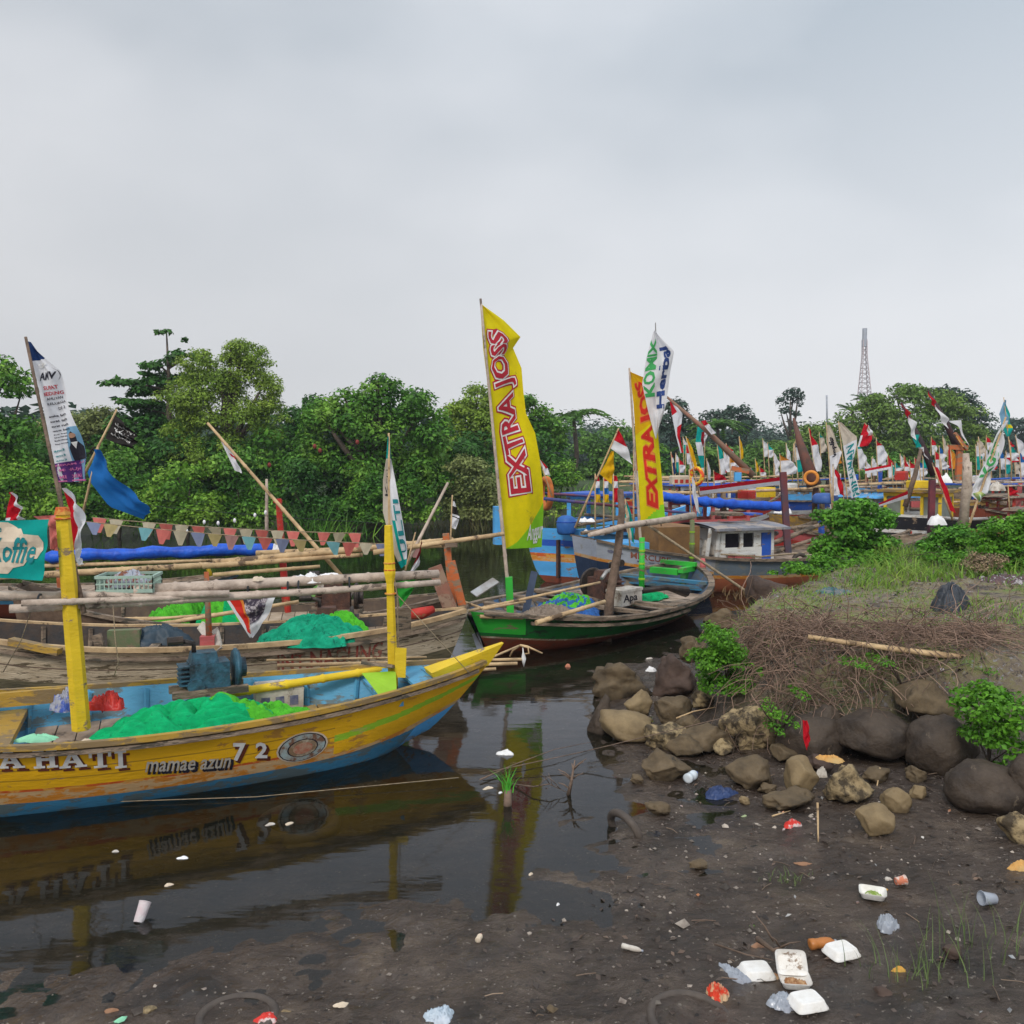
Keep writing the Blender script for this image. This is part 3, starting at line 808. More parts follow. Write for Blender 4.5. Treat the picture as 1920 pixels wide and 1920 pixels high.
# lone tall tree
tree('tall_bare_tree', 'lone tall dark tree with a ragged open crown against the sky', 'tree', 85, [(1482, 740, 24, 18), (1466, 754, 18, 14), (1496, 752, 18, 16), (1474, 772, 18, 12), (1492, 776, 12, 10), (1490, 796, 9, 12)], lf_farblue, 0.32, per=7,
     base=1482, trunk_r=0.3, group=FT, ground_z=1.5, size=(0.3, 0.5))
def palm(lab, px, py, D, n=12, R=2.6, name='palm_tree'):
    c = at(px, py, D)
    r = thing(name, lab, 'palm', (c.x, D, 1.0), 'palms among the far trees')
    t = MB(); t.tube([(c.x, D, 0.6), (c.x + 0.2, D, c.z * 0.6), c], [0.16, 0.13, 0.11], 7); t.build('trunk', m_bark, r)
    Ps, Ns = [], []
    for i in range(n):
        a = 2 * math.pi * i / n + random.uniform(-.2, .2); el = random.uniform(0.1, 0.9)
        for k in range(26):
            s_ = (k + 1) / 26 * R
            base = np.array([c.x + math.cos(a) * s_ * 0.9, D + math.sin(a) * s_ * 0.9, c.z + math.sin(el) * s_ - 0.24 * s_ * s_])
            for sd in (-1, 1):
                off = np.array([-math.sin(a) * sd, math.cos(a) * sd, -0.5]) * 0.11 * R
                Ps.append(base + off); Ns.append(np.array([math.cos(a) * 0.5 + NR.normal() * .2, math.sin(a) * 0.5, 1.0]))
    link('crown', leaf_mesh('crown', np.array(Ps), np.array(Ns), 0.22 * R, lf_far, 0.22), r)
palm('drooping palm between the open crowned trees', 1345, 800, 62, 14, 2.4)
palm('palm leaning out left of the domed tree', 1598, 768, 64, R=1.2)
palm('small palm on the left slope of the domed tree', 1582, 792, 66, R=1.0)
palm('low spreading palm just right of the tall yellow banner', 1075, 782, 48, 9, 2.4)
palm('tall palm in front of the communication mast', 1622, 748, 66, R=1.1)
palm('palm behind the crossed booms', 1325, 850, 58, 12, 2.6)

# wooded skyline far off: reads as one mass
cl = []
for i_ in range(330):
    px = random.uniform(960, 2080)
    D = random.uniform(120, 260)
    x = at(px, 800, D).x
    top = tz(x, D) + random.uniform(4, 6.5)
    cl.append((x, D, top - 3, random.uniform(3, 6), 4, random.uniform(2.5, 4.5)))
for i_ in range(130):
    px = random.uniform(-300, 1000)
    D = random.uniform(46, 70)
    x = at(px, 800, D).x
    cl.append((x, D, 3.0, random.uniform(2, 3.2), 2, random.uniform(2, 2.6)))
P, Nn = clump_points(cl, 3.4, up=0.8)
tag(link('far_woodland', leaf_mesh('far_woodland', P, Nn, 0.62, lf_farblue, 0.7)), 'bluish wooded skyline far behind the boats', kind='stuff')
# ------------------------------------------------------------------ cloth, lettering
def poly_at(pts, v):
    n = len(pts) - 1
    x = min(max(v, 0), 1) * n
    i = min(int(x), n - 1)
    f = x - i
    f2 = f * f * (3 - 2 * f) * 0.35 + f * 0.65
    return pts[i].lerp(pts[i + 1], f2)
def cloth_fn(Lp, Rp, D, dR=0.0, amp=0.05, freq=3.0, ph=0.0):
    Lw = [at(x, y, D) for x, y in Lp]
    Rw = [at(x, y, D + dR) for x, y in Rp]
    wd = (Lw[len(Lw) // 2] - Rw[len(Rw) // 2]).length
    a = min(amp, wd * 0.35)
    def f(u, v):
        p = poly_at(Lw, v).lerp(poly_at(Rw, v), u)
        k = min(1, u * 1.6)
        p = p + Vector((0, 1, 0)) * (a * k * (math.sin(freq * 2 * math.pi * (v * 0.9 + u * 0.35) + ph) + 0.5 * math.sin(freq * 4.7 * (u * 1.3 - v * 0.6) + ph * 2)))
        return p
    return f
def surf_normal(f, u, v):
    e = 0.004
    u = min(max(u, e), 1 - e); v = min(max(v, e), 1 - e)
    n = (f(u + e, v) - f(u - e, v)).cross(f(u, v + e) - f(u, v - e))
    if n.length < 1e-12: return Vector((0, -1, 0))
    n.normalize()
    if n.dot(CAM - f(u, v)) < 0: n = -n
    return n
def decal(name, bm, f, uvmap, off, m, parent, cuts=(10, 4)):
    """bm: flat 2D mesh in x,y; cut into cells, mapped on the surface f at uvmap(x,y)->(u,v)"""
    xs_ = [v.co.x for v in bm.verts]; ys_ = [v.co.y for v in bm.verts]
    if not xs_: return None
    for k in range(1, cuts[0]):
        x = min(xs_) + (max(xs_) - min(xs_)) * k / cuts[0]
        bmesh.ops.bisect_plane(bm, geom=bm.verts[:] + bm.edges[:] + bm.faces[:], plane_co=(x, 0, 0), plane_no=(1, 0, 0))
    for k in range(1, cuts[1]):
        y = min(ys_) + (max(ys_) - min(ys_)) * k / cuts[1]
        bmesh.ops.bisect_plane(bm, geom=bm.verts[:] + bm.edges[:] + bm.faces[:], plane_co=(0, y, 0), plane_no=(0, 1, 0))
    bmesh.ops.triangulate(bm, faces=bm.faces[:])
    for v in bm.verts:
        u, q = uvmap(v.co.x, v.co.y)
        v.co = f(u, q) + surf_normal(f, u, q) * off
    me = bpy.data.meshes.new(name)
    bm.to_mesh(me); bm.free()
    me.materials.append(m)
    return link(name, me, parent)
def text_bm(txt, offset=0.0, shear=0.0, res=2, spacing=1.0):
    cu = bpy.data.curves.new('t', 'FONT')
    cu.body = txt; cu.offset = offset; cu.shear = shear; cu.resolution_u = res; cu.space_character = spacing
    cu.fill_mode = 'FRONT' if hasattr(cu, 'fill_mode') else cu.fill_mode
    o = bpy.data.objects.new('t', cu)
    me = bpy.data.meshes.new_from_object(o)
    bm = bmesh.new(); bm.from_mesh(me)
    bpy.data.objects.remove(o); bpy.data.curves.remove(cu); bpy.data.meshes.remove(me)
    return bm
def text_ext(txt, shear=0.0, spacing=1.0):
    b = text_bm(txt, 0, shear, spacing=spacing)
    xs_ = [v.co.x for v in b.verts]; ys_ = [v.co.y for v in b.verts]
    b.free()
    return min(xs_), max(xs_), min(ys_), max(ys_)
def letters(name, txt, f, rect, m, parent, off=0.006, bold=0.0, shear=0.0, mode='h', cuts=None, shift=(0, 0), spacing=1.0, bend=None):
    """rect=(u0,v0,u1,v1): h reads left to right; up reads from bottom to top"""
    x0, x1, y0, y1 = text_ext(txt, shear, spacing)
    bm = text_bm(txt, bold, shear, spacing=spacing)
    u0, v0, u1, v1 = rect
    def g(x, y):
        a = (x - x0) / (x1 - x0); b = (y - y0) / (y1 - y0)
        if mode == 'h': u, v = u0 + a * (u1 - u0), v1 - b * (v1 - v0)
        else: u, v = u1 - b * (u1 - u0), v1 - a * (v1 - v0)
        if bend:
            du, dv = bend(u, v); u += du; v += dv
        return u + shift[0], v + shift[1]
    return decal(name, bm, f, g, off, m, parent, cuts or (max(4, len(txt)), 3))
def patch(name, pts, f, m, parent, off=0.004, cuts=(6, 6)):
    bm = bmesh.new()
    bm.faces.new([bm.verts.new((x, y, 0)) for x, y in pts])
    return decal(name, bm, f, lambda x, y: (x, y), off, m, parent, cuts)
def disc(cx, cy, rx, ry, n=20, a0=0):
    return [(cx + rx * math.cos(2 * math.pi * i / n + a0), cy + ry * math.sin(2 * math.pi * i / n + a0)) for i in range(n)]
def flag(label, Lp, Rp, D, mats, region=None, pole=None, pr=0.018, dR=0.0, amp=0.05, freq=2.5, nu=8, nv=22, group=None, cat='flag', name='flag', pm=None, pD=None):
    f = cloth_fn(Lp, Rp, D, dR, amp, freq, random.uniform(0, 6))
    base = at(*(pole[1] if pole else Lp[-1]), pD or D)
    r = thing(name, label, cat, base, group)
    b = MB()
    b.grid(f, nu, nv, (region or 0))
    b.build('cloth', mats, r)
    if pole:
        p = MB()
        p.bamboo(at(*pole[0], D), at(*pole[1], pD or D), pr * 0.6, pr, seg=0.4)
        p.build('pole', pm or m_bamboo, r)
    return r, f

# ------------------------------------------------------------------ boats
class Boat:
    def __init__(s, name, label, bow, stern, B, zg, sb=0.2, ss=0.1, zk=-0.15, kb=0.3, ks=0.1, w0=0.5, rb=0.5, rs=0.1, group='wooden fishing boats', cat='boat', pw=2.3, sec=0.42):
        bow, stern = Vector((bow[0], bow[1], 0)), Vector((stern[0], stern[1], 0))
        s.c = (bow + stern) / 2
        s.L = (bow - stern).length
        s.ax = (bow - stern).normalized()
        s.ay = Vector((-s.ax.y, s.ax.x, 0))
        s.near = 1 if s.ay.dot(Vector((0, 0, 0)) - s.c) > 0 else -1
        s.B, s.zg0, s.sb, s.ss, s.zk0, s.kb, s.ks, s.w0, s.rb, s.rs, s.pw, s.sec = B, zg, sb, ss, zk, kb, ks, w0, rb, rs, pw, sec
        s.root = thing(name, label, cat, s.c, group)
    def p(s, x, y, z): return s.c + s.ax * x + s.ay * y + Vector((0, 0, z))
    def w(s, q):
        if q > 0.45: return max(0.0, 1 - ((q - 0.45) / 0.55) ** s.pw) ** 0.9
        return s.w0 + (1 - s.w0) * (1 - ((0.45 - q) / 0.45) ** 2.2)
    def zg(s, q):
        return s.zg0 + s.sb * max(0, (q - .5) / .5) ** 2.2 + s.ss * max(0, (.5 - q) / .5) ** 2.2
    def zk(s, q):
        return s.zk0 + s.kb * max(0, (q - .65) / .35) ** 2 + s.ks * max(0, (.35 - q) / .35) ** 2
    def loc(s, q, t, side, inset=0.0):
        z = s.zk(q) + (s.zg(q) - s.zk(q)) * t ** 1.15
        y = s.B / 2 * s.w(q) * t ** s.sec
        y = max(0, y - inset)
        x = s.L * (q - .5) * 1.0 + s.rb * (t - 1) * sstep(0.72, 1, q) - s.rs * (t - 1) * sstep(0.25, 0, q)
        return x, side * y, z
    def P(s, q, t, side, inset=0.0): return s.p(*s.loc(q, t, side, inset))
    def tz(s, q, z):
        a = (z - s.zk(q)) / (s.zg(q) - s.zk(q))
        return min(1, max(0.0, a)) ** (1 / 1.15)
    def side(s, side=None):
        side = side or s.near
        return lambda u, v: s.P(u, 1 - v, side)
    def hull(s, mats, band, inner=1, tin=0.28, nq=44, nt=16):
        b = MB()
        for side in (1, -1):
            b.grid(lambda u, v: s.P(u, v, side), nq, nt, lambda u, v: band(u, v))
            b.grid(lambda u, v: s.P(0.012 + u * 0.975, tin + (1 - tin) * v, side, 0.035), nq, 6, inner)
            # top edge between the shells
            b.grid(lambda u, v: s.P(u, 1, side, 0.0).lerp(s.P(0.012 + u * 0.975, 1, side, 0.035), v), nq, 1, inner, False)
        if s.w0 > 0.05:   # transom
            b.grid(lambda u, v: s.P(0, v, 1).lerp(s.P(0, v, -1), u), 4, nt, lambda u, v: band(0, v), False)
            b.grid(lambda u, v: s.P(0.012, tin + (1 - tin) * v, 1, .03).lerp(s.P(0.012, tin + (1 - tin) * v, -1, .03), u), 2, 3, inner, False)
        # floor
        b.grid(lambda u, v: s.P(0.012 + u * 0.975, tin, 1, 0.035).lerp(s.P(0.012 + u * 0.975, tin, -1, 0.035), v), nq, 2, inner, False)
        return b.build('hull', mats, s.root)
    def rail(s, m, q0=0.0, q1=1.0, w_=0.06, h_=0.045, dz=0.0, sides=(1, -1), out=0.01, name='gunwale', t=1.0, n=36):
        b = MB()
        for side in sides:
            pts = [s.P(q0 + (q1 - q0) * i / n, t, side, -out) + Vector((0, 0, dz)) for i in range(n + 1)]
            for i in range(n + 1):
                t_ = (pts[min(i + 1, n)] - pts[max(i - 1, 0)]).normalized()
                sd = t_.cross(Vector((0, 0, 1))).normalized()
                up = Vector((0, 0, 1))
                for a, c in ((-1, -1), (1, -1), (1, 1), (-1, 1)):
                    b.v.append(tuple(pts[i] + sd * a * w_ / 2 + up * c * h_ / 2))
            o = len(b.v) - 4 * (n + 1)
            for i in range(n):
                for k in range(4):
                    b.face((o + i * 4 + k, o + i * 4 + (k + 1) % 4, o + (i + 1) * 4 + (k + 1) % 4, o + (i + 1) * 4 + k), 0)
            b.face((o, o + 1, o + 2, o + 3)); b.face((o + 4 * n + 3, o + 4 * n + 2, o + 4 * n + 1, o + 4 * n))
        return b.build(name, m, s.root)
    def deck(s, m, q0, q1, z, step=0.12, th=0.025, name='deck', lengthwise=False, inset=0.04):
        b = MB()
        n = max(1, int((q1 - q0) * s.L / step))
        for i in range(n):
            a, c = q0 + (q1 - q0) * (i + 0.03) / n, q0 + (q1 - q0) * (i + 0.97) / n
            za, zc = z(a) if callable(z) else z, z(c) if callable(z) else z
            dz = random.uniform(-.004, .004)
            pa = [s.P(a, s.tz(a, za), 1, inset), s.P(a, s.tz(a, za), -1, inset), s.P(c, s.tz(c, zc), -1, inset), s.P(c, s.tz(c, zc), 1, inset)]
            up = Vector((0, 0, dz)); dn = Vector((0, 0, dz - th))
            b.add([v + up for v in pa] + [v + dn for v in pa], [(0, 1, 2, 3), (7, 6, 5, 4), (0, 4, 5, 1), (1, 5, 6, 2), (2, 6, 7, 3), (3, 7, 4, 0)])
        return b.build(name, m, s.root)
    def thwart(s, m, q, z, wd=0.2, th=0.03, ext=0.0, name='thwart'):
        b = MB()
        x = s.L * (q - .5)
        t = s.tz(q, z)
        y = s.B / 2 * s.w(q) * t ** s.sec - 0.03 + ext
        b.box(s.p(x, 0, z), (wd, 2 * y, th), ax=(s.ax, s.ay, Vector((0, 0, 1))))
        return b.build(name, m, s.root)
    def ribs(s, m, qs, t0=0.35, r=0.022):
        for q in qs:
            for side in (1, -1):
                b = MB()
                b.tube([s.P(q, t0 + (0.98 - t0) * k / 4, side, 0.055) for k in range(5)], r, 4, smooth=False)
                b.build('rib', m, s.root)
def post(parent, p0, p1, w_, m, name='post', n=6, w1=None, extra=None):
    b = MB()
    b.tube([p0, p1], [w_, w1 or w_ * 0.8], n, smooth=False)
    if extra: extra(b)
    return b.build(name, m, parent)
def pole_at(b, a, c, r0, r1=None, **k):
    """a, c = (px,py,D)"""
    b.bamboo(at(*a), at(*c), r0, r1, **k)
def poles(parent, name, m, lst, **k):
    for d in lst:
        b = MB(); b.bamboo(at(*d[:3]), at(*d[3:6]), d[6], d[6] * .8, **k); b.build(name, m, parent)
def engine(parent, c, ang, s=1.0, body=m_engb, pulley=m_engb):
    c = Vector(c)
    ux = Vector((math.cos(ang), math.sin(ang), 0)); uy = Vector((-math.sin(ang), math.cos(ang), 0)); uz = Vector((0, 0, 1))
    A = (ux, uy, uz)
    b = MB()
    b.box(c + uz * .20 * s, (.42 * s, .30 * s, .30 * s), ax=A)
    b.box(c + uz * .40 * s - ux * .05 * s, (.30 * s, .26 * s, .12 * s), ax=A, taper=0.85)
    for i in range(5): b.box(c + uz * .22 * s + ux * (-.26 - .0) * s + uz * (i - 2) * .05 * s, (.12 * s, .24 * s, .015 * s), ax=A)
    b.cyl(c + uz * .10 * s - ux * .15 * s, .09 * s, .34 * s, 12, axis=uy)
    e = b.build('engine', body, parent)
    b = MB(); b.cyl(c + uz * .24 * s + ux * .30 * s, .20 * s, .06 * s, 24, axis=ux); b.cyl(c + uz * .24 * s + ux * .36 * s, .11 * s, .08 * s, 18, axis=ux); b.torus(c + uz * .24 * s + ux * .30 * s, .20 * s, .022 * s, axis=ux)
    b.build('flywheel', pulley, e)
    b = MB(); b.tube([c + uz * .42 * s - ux * .15 * s, c + uz * .56 * s - ux * .15 * s, c + uz * .60 * s - ux * .30 * s], .03 * s, 8); b.cyl(c + uz * .60 * s - ux * .34 * s, .05 * s, .16 * s, 10, axis=ux)
    b.build('exhaust', m_dark, e)
    b = MB()
    for sd in (-1, 1): b.box(c + uy * sd * .15 * s + uz * .03 * s, (.8 * s, .07 * s, .08 * s), ax=A)
    b.build('engine_bed', m_oldwood, e)
    return e
def mound(name, label, cat, c, rx, ry, h, ang, m, seed=0, group=None, fold=1.0, parent=None, n=90, m2=None, m2fn=None):
    c = Vector(c); ux = Vector((math.cos(ang), math.sin(ang), 0)); uy = Vector((-math.sin(ang), math.cos(ang), 0))
    b = MB()
    def f(u, v):
        th = u * 2 * math.pi; r = v
        edge = 1 + 0.16 * math.sin(3 * th + seed) + 0.07 * math.sin(8 * th + seed * 2) + 0.04 * math.sin(17 * th)
        x, y = math.cos(th) * r * edge, math.sin(th) * r * edge
        z = (1 - r ** 2.2) * (0.8 + 0.35 * noise.noise(Vector((x * 1.6 + seed, y * 1.6, seed))))
        q = noise.noise(Vector((x * 2.2 + seed, y * 2.2, 3))) * 2.5
        n1_ = noise.noise(Vector((x * 1.3 + seed, y * 1.3, 9))); n2_ = noise.noise(Vector((x * 1.7, y * 1.7 + seed, 5)))
        wr = abs(math.sin((y * 1.1 + x * .35 + n1_ * .9) * 8)) ** .7 * .21 + abs(math.sin((y * .9 - x * .5 + n2_ * .8) * 14)) ** .7 * .12 + abs(math.sin((x * 1.2 + y * .4 + n2_) * 6)) * .08 - .22
        z += wr * fold * (1 if r < 0.97 else 0)
        return c + ux * x * rx + uy * y * ry + Vector((0, 0, 1)) * max(-0.02, z * h)
    b.grid(f, n * 2, n // 2, m2fn if m2fn else 0)
    o = b.build(name, [m, m2] if m2 else m, parent, None if parent else c)
    if not parent: tag(o, label, cat, group)
    return o
Z = Vector((0, 0, 1))

# ==== 1. yellow boat in the foreground
yb = Boat('fishing_boat', 'nearest yellow and orange wooden boat with white lettering, pointed beak bow and green net heap', (-0.20, 8.28), (-5.6, 6.12), 1.74, 0.545, sb=0.15, ss=0.30, zk=-0.20, kb=0.30, ks=0.26, w0=0.2, rb=0.62, rs=0.3, pw=2.0, sec=.36)
def yband(u, v):
    if v > 0.93: return 5
    if u > 0.72:
        g = 0.64 + (u - .70) * .40
        if g < v < g + .075: return 4
        if u > 0.90 and v < 0.42: return 6
        if v < min(.46, .46 - (u - .8) * .5): return 3
        if v < .5: return 2
        return 0
    for q in (.70, .80):
        if q < v < q + .013: return 8
    if v > 0.61: return 0
    if v > 0.585: return 1
    if v > 0.46: return 2
    return 3
yb.hull([m_yel, m_redstr, m_oran, m_blue, m_lime, m_must, m_lblue, m_sky, m_seam], yband, inner=7, tin=0.3, nt=80)
yb.rail(m_must, 0, 0.985, 0.05, 0.04, 0.02)
yb.rail(m_oldwood, 0, 0.97, 0.025, 0.03, -0.03, sides=(yb.near,), out=0.02, name='rubbing_strake')
yb.ribs(m_sky, [0.16, 0.24, 0.32, 0.40, 0.48, 0.56, 0.64, 0.72, 0.80])
yb.deck(m_deck, 0.33, 0.56, 0.30, name='deck', step=0.15)
yb.deck(m_ydeck, 0.60, 0.80, 0.30, name='deck', step=0.17)
yb.deck(m_sky, 0.86, 0.97, lambda q: yb.zg(q) - 0.02, step=0.2, name='foredeck', inset=0.02)
yb.deck(m_sky, 0.03, 0.20, 0.42, name='afterdeck', step=0.2)
yb.thwart(m_must, 0.30, 0.44, 0.22, 0.05); yb.thwart(m_sky, 0.57, 0.43, 0.12); yb.thwart(m_sky, 0.82, 0.5, 0.16, 0.04)
b = MB()      # beak
bx = yb.L * 0.5
b.add([yb.p(bx - .62, .13, .66), yb.p(bx - .62, -.13, .66), yb.p(bx + .12, -.03, .86), yb.p(bx + .12, .03, .86), yb.p(bx - .55, .07, .48), yb.p(bx - .55, -.07, .48), yb.p(bx - .03, -.02, .66), yb.p(bx - .03, .02, .66)],
      [(0, 1, 2, 3), (4, 7, 6, 5), (0, 3, 7, 4), (1, 5, 6, 2), (3, 2, 6, 7), (0, 4, 5, 1)])
b.build('beak', m_yel2, yb.root)
b = MB(); b.box(yb.p(-1.75, yb.near * -0.55, .60), (2.1, .05, .12), ax=(yb.ax, yb.ay, Z)); b.build('washboard', m_must, yb.root)
sf = yb.side()
def hq(px, py):
    """u,v of the near hull side nearest to a pixel"""
    best = (1e18, .5, .5)
    r_ = 0.5
    for it in range(6):
        c_ = best
        for i in range(-12, 13):
            for j in range(-12, 13):
                u, v = c_[1] + r_ * i / 12, c_[2] + r_ * j / 12
                if not (0 <= u <= 1 and 0 <= v <= 1): continue
                p = sf(u, v) - CAM
                dz_ = p.dot(FW)
                x, y = CX + F * p.x / dz_, CY - F * p.dot(UP) / dz_
                e = (x - px) ** 2 + (y - py) ** 2
                if e < best[0]: best = (e, u, v)
        r_ *= 0.3
    return best[1], best[2]
def hull_text(txt, px0, px1, py, vh, m, m_sh=None, parent=None, bold=0.02, shear=0, name='lettering', skew=0.0):
    u0, v0 = hq(px0, py); u1, v1 = hq(px1, py + skew)
    vm = (v0 + v1) / 2
    bend = lambda u, v: (0, (v1 - v0) * ((u - u0) / (u1 - u0) - .5))
    o = None
    if m_sh: o = letters(name, txt, sf, (u0, vm - vh, u1, vm + vh), m_sh, parent, 0.004, bold + .03, shear, shift=(0.0035, 0.03), bend=bend)
    letters(name, txt, sf, (u0, vm - vh, u1, vm + vh), m, parent, 0.008, bold, shear, bend=bend)


def slab(ch):
    """slab serif capitals as polygons in a unit box"""
    R = lambda x0, y0, x1, y1: [(x0, y0), (x1, y0), (x1, y1), (x0, y1)]
    if ch == 'H': return [R(.12, .1, .34, .9), R(.66, .1, .88, .9), R(.34, .42, .66, .58), R(0, 0, .46, .13), R(.54, 0, 1, .13), R(0, .87, .46, 1), R(.54, .87, 1, 1)]
    if ch == 'A': return [[(.10, .1), (.30, .1), (.54, .9), (.40, .9)], [(.40, .9), (.62, .9), (.92, .1), (.68, .1)], R(.26, .28, .76, .42), R(0, 0, .42, .13), R(.58, 0, 1.04, .13), R(.26, .88, .64, 1)]
    if ch == 'T': return [R(.38, .1, .62, .9), R(.2, 0, .8, .13), R(0, .85, 1, 1), R(0, .62, .14, .85), R(.86, .62, 1, .85)]
    return [R(.30, .1, .70, .9), R(0, 0, 1, .13), R(0, .87, 1, 1)]
for ch, a_, c_ in (('A', -4, 46), ('H', 64, 110), ('A', 112, 162), ('T', 168, 210), ('I', 216, 238)):
    (u0, v1), (u1, _), (_, v0) = hq(a_, 1440), hq(c_, 1440), hq((a_ + c_) / 2, 1406 if ch != 'A' or a_ > 0 else 1403)
    for m_, of, dx, dy in ((m_maroonink, .004, .004, .035), (m_wink, .008, 0, 0)):
        for poly in slab(ch):
            cx_ = sum(q[0] for q in poly) / len(poly); cy_ = sum(q[1] for q in poly) / len(poly)
            patch('lettering', [(u0 + (u1 - u0) * x + dx, v1 - (v1 - v0) * y + dy) for x, y in poly], sf, m_, yb.root, of + .0004 * (cx_ + cy_), (3, 3))
hull_text('mamae azun', 272, 432, 1437, 0.055, m_greyink, m_bk, yb.root, 0.012, 0.3, skew=-8)
hull_text('7', 438, 458, 1409, 0.09, m_wink, m_maroonink, yb.root, 0.03)
hull_text('2', 480, 500, 1406, 0.08, m_wink, m_maroonink, yb.root, 0.03)
u, v = hq(567, 1401)
for rr, mm_, of in ((1.0, m_cream_ink, .004), (.93, m_bk, .006), (.88, mat('medallion_blue', (0.36, 0.46, 0.46), (0.28, 0.2, 0.14), scale=14, wear=(0.2, 0.1, 0.06), wearamt=0.5, wscale=14), .008), (.6, m_bk, .010), (.55, m_cream_wear, .012), (.38, mat('medallion_red', (0.42, 0.12, 0.07), (0.45, 0.30, 0.2), scale=30), .014)):
    patch('medallion', disc(u, v, .036 * rr, .165 * rr), sf, mm_, yb.root, of)
for q, ww in enumerate((0.8, 1.15)):
    pass
# posts of the yellow boat
P1b, P1t = at(152, 1345, 7.15), at(117, 958, 7.05)
b = MB(); b.tube([P1b - Z * .1, P1b.lerp(P1t, .5), P1t], [.072, .066, .052], 6, smooth=False); b.build('post', m_yel2, yb.root)
b = MB(); b.tube([P1t - Z * .03, P1t + Z * .03], [.064, .05], 8, smooth=False); b.torus(P1t - Z * .06, .056, .008); b.build('post_cap', m_redstr, yb.root)
P2b, P2t = at(738, 1300, 8.05), at(728, 985, 7.95)
b = MB(); b.tube([P2b - Z * .1, P2b.lerp(P2t, .3), P2b.lerp(P2t, .66), P2b.lerp(P2t, .72), P2t], [.05, .045, .036, .055, .036], 8, smooth=False); b.build('post', m_yel2, yb.root)
b = MB()
for k in (0.6, 0.74, 0.78): b.torus(P2b.lerp(P2t, k), .046, .008)
b.build('post_band', m_redstr, yb.root)
b = MB(); b.beam(at(752, 1215, 7.9), at(750, 1270, 7.9), .10, .02, up=(0, 1, 0)); b.build('cleat', m_yel2, yb.root)
# booms resting on the two posts
poles(yb.root, 'boom', m_gbamboo, ((-60, 1116, 7.0, 430, 1113, 7.5, .038), (250, 1107, 7.3, 822, 1076, 8.35, .05), (18, 1142, 6.95, 825, 1092, 8.25, .036), (40, 1131, 6.9, 560, 1108, 7.8, .028)), wob=.02)
for px in (75, 150, 248, 362, 466, 540, 560, 655, 728):
    k = px / 800; b = MB(); b.torus(at(px, 1133 - 46 * k, 6.95 + 1.25 * k), .062, .009, axis=(1, .2, 0), n=14, m=5)
    b.build('lashing', m_lash, yb.root)
# short blue and lime boards by the fore post
b = MB(); a_ = at(690, 1262, 7.9); c_ = at(742, 1258, 7.8)
b.add([at(678, 1262, 7.8), at(742, 1258, 7.9), at(744, 1298, 7.7), at(712, 1306, 7.6), at(678, 1262, 7.83), at(742, 1258, 7.93), at(744, 1298, 7.73), at(712, 1306, 7.63)], [(0, 1, 2, 3), (7, 6, 5, 4), (0, 4, 5, 1), (1, 5, 6, 2), (2, 6, 7, 3), (3, 7, 4, 0)])
b.build('side_board', m_lime, yb.root)
b = MB(); b.beam(at(682, 1243, 7.95), at(740, 1250, 7.9), .16, .03, up=(0, .3, 1)); b.build('side_board', m_oldwood, yb.root)
b = MB(); b.beam(at(735, 1296, 7.75), at(700, 1328, 7.5), .16, .03); b.build('cross_board', m_sky, yb.root)
b = MB(); b.box(at(754, 1165, 8.6), (.17, .05, .27), rz=.3); b.build('hatch_board', m_oldwood, yb.root)
# long painted pole and bamboos along the far gunwale
b = MB(); pole_at(b, (395, 1306, 7.75), (735, 1252, 8.4), .04, .035); b.build('painted_pole', m_yel2, yb.root)
poles(yb.root, 'bamboo_pole', m_bamboo, ((520, 1248, 8.7, 985, 1236, 8.9, .02), (600, 1256, 8.6, 970, 1244, 8.8, .022), (640, 1272, 8.55, 930, 1254, 8.75, .02), (500, 1238, 8.8, 800, 1232, 8.9, .012)))
engine(yb.root, at(392, 1322, 7.62) + Z * .12, math.atan2(yb.ax.y, yb.ax.x) + 0.1, .78)
# things lying in the yellow boat
mound('fishing_net', 'large green fishing net heap in the nearest yellow boat', 'fishing net', gz(372, 1386, .27), 0.86, .42, .36, math.atan2(yb.ax.y, yb.ax.x), m_net, 3, 'fishing nets heaped in the boats', m2=m_lnet,
      m2fn=lambda u, v: 1 if (abs(math.cos(2 * math.pi * u) * v - .35 + .55 * math.sin(2 * math.pi * u) * v) < .15 or (math.cos(2 * math.pi * u) * v > .66)) else 0)
mound('fishing_net', 'lime tail of netting beside the white foam box in the yellow boat', 'fishing net', gz(520, 1362, .29), 0.38, .28, .20, .3, m_lnet, 8, 'fishing nets heaped in the boats')
mound('folded_net', 'small pale mint folded net on the after deck of the yellow boat', 'folded net', at(70, 1388, 6.75), .15, .06, .05, .2, mat('mint_net', (0.30, 0.70, 0.45)), 5, n=24)
mound('plastic_bag', 'crumpled red plastic bag beside the thick yellow post', 'bag', at(202, 1328, 7.4), .15, .09, .13, .1, mat('red_plastic', (0.62, 0.04, 0.02), (0.45, 0.02, 0.02), rough=.35, bump=.6, bscale=20), 4, n=30, fold=2)
mound('plastic_bag', 'crumpled grey and blue bag behind the thick yellow post', 'bag', at(124, 1330, 7.4), .13, .09, .17, .1, mat('greyblue_plastic', (0.35, 0.36, 0.42), (0.05, 0.10, 0.40), scale=9, rough=.4, bump=.6, bscale=20, lo=.45, hi=.55), 6, n=30, fold=2)
mound('cloth_float', 'cream sack shaped float lying against the near gunwale of the yellow boat', 'float', at(163, 1398, 6.72), .10, .05, .05, .2, m_cream_ink, 2, n=24)
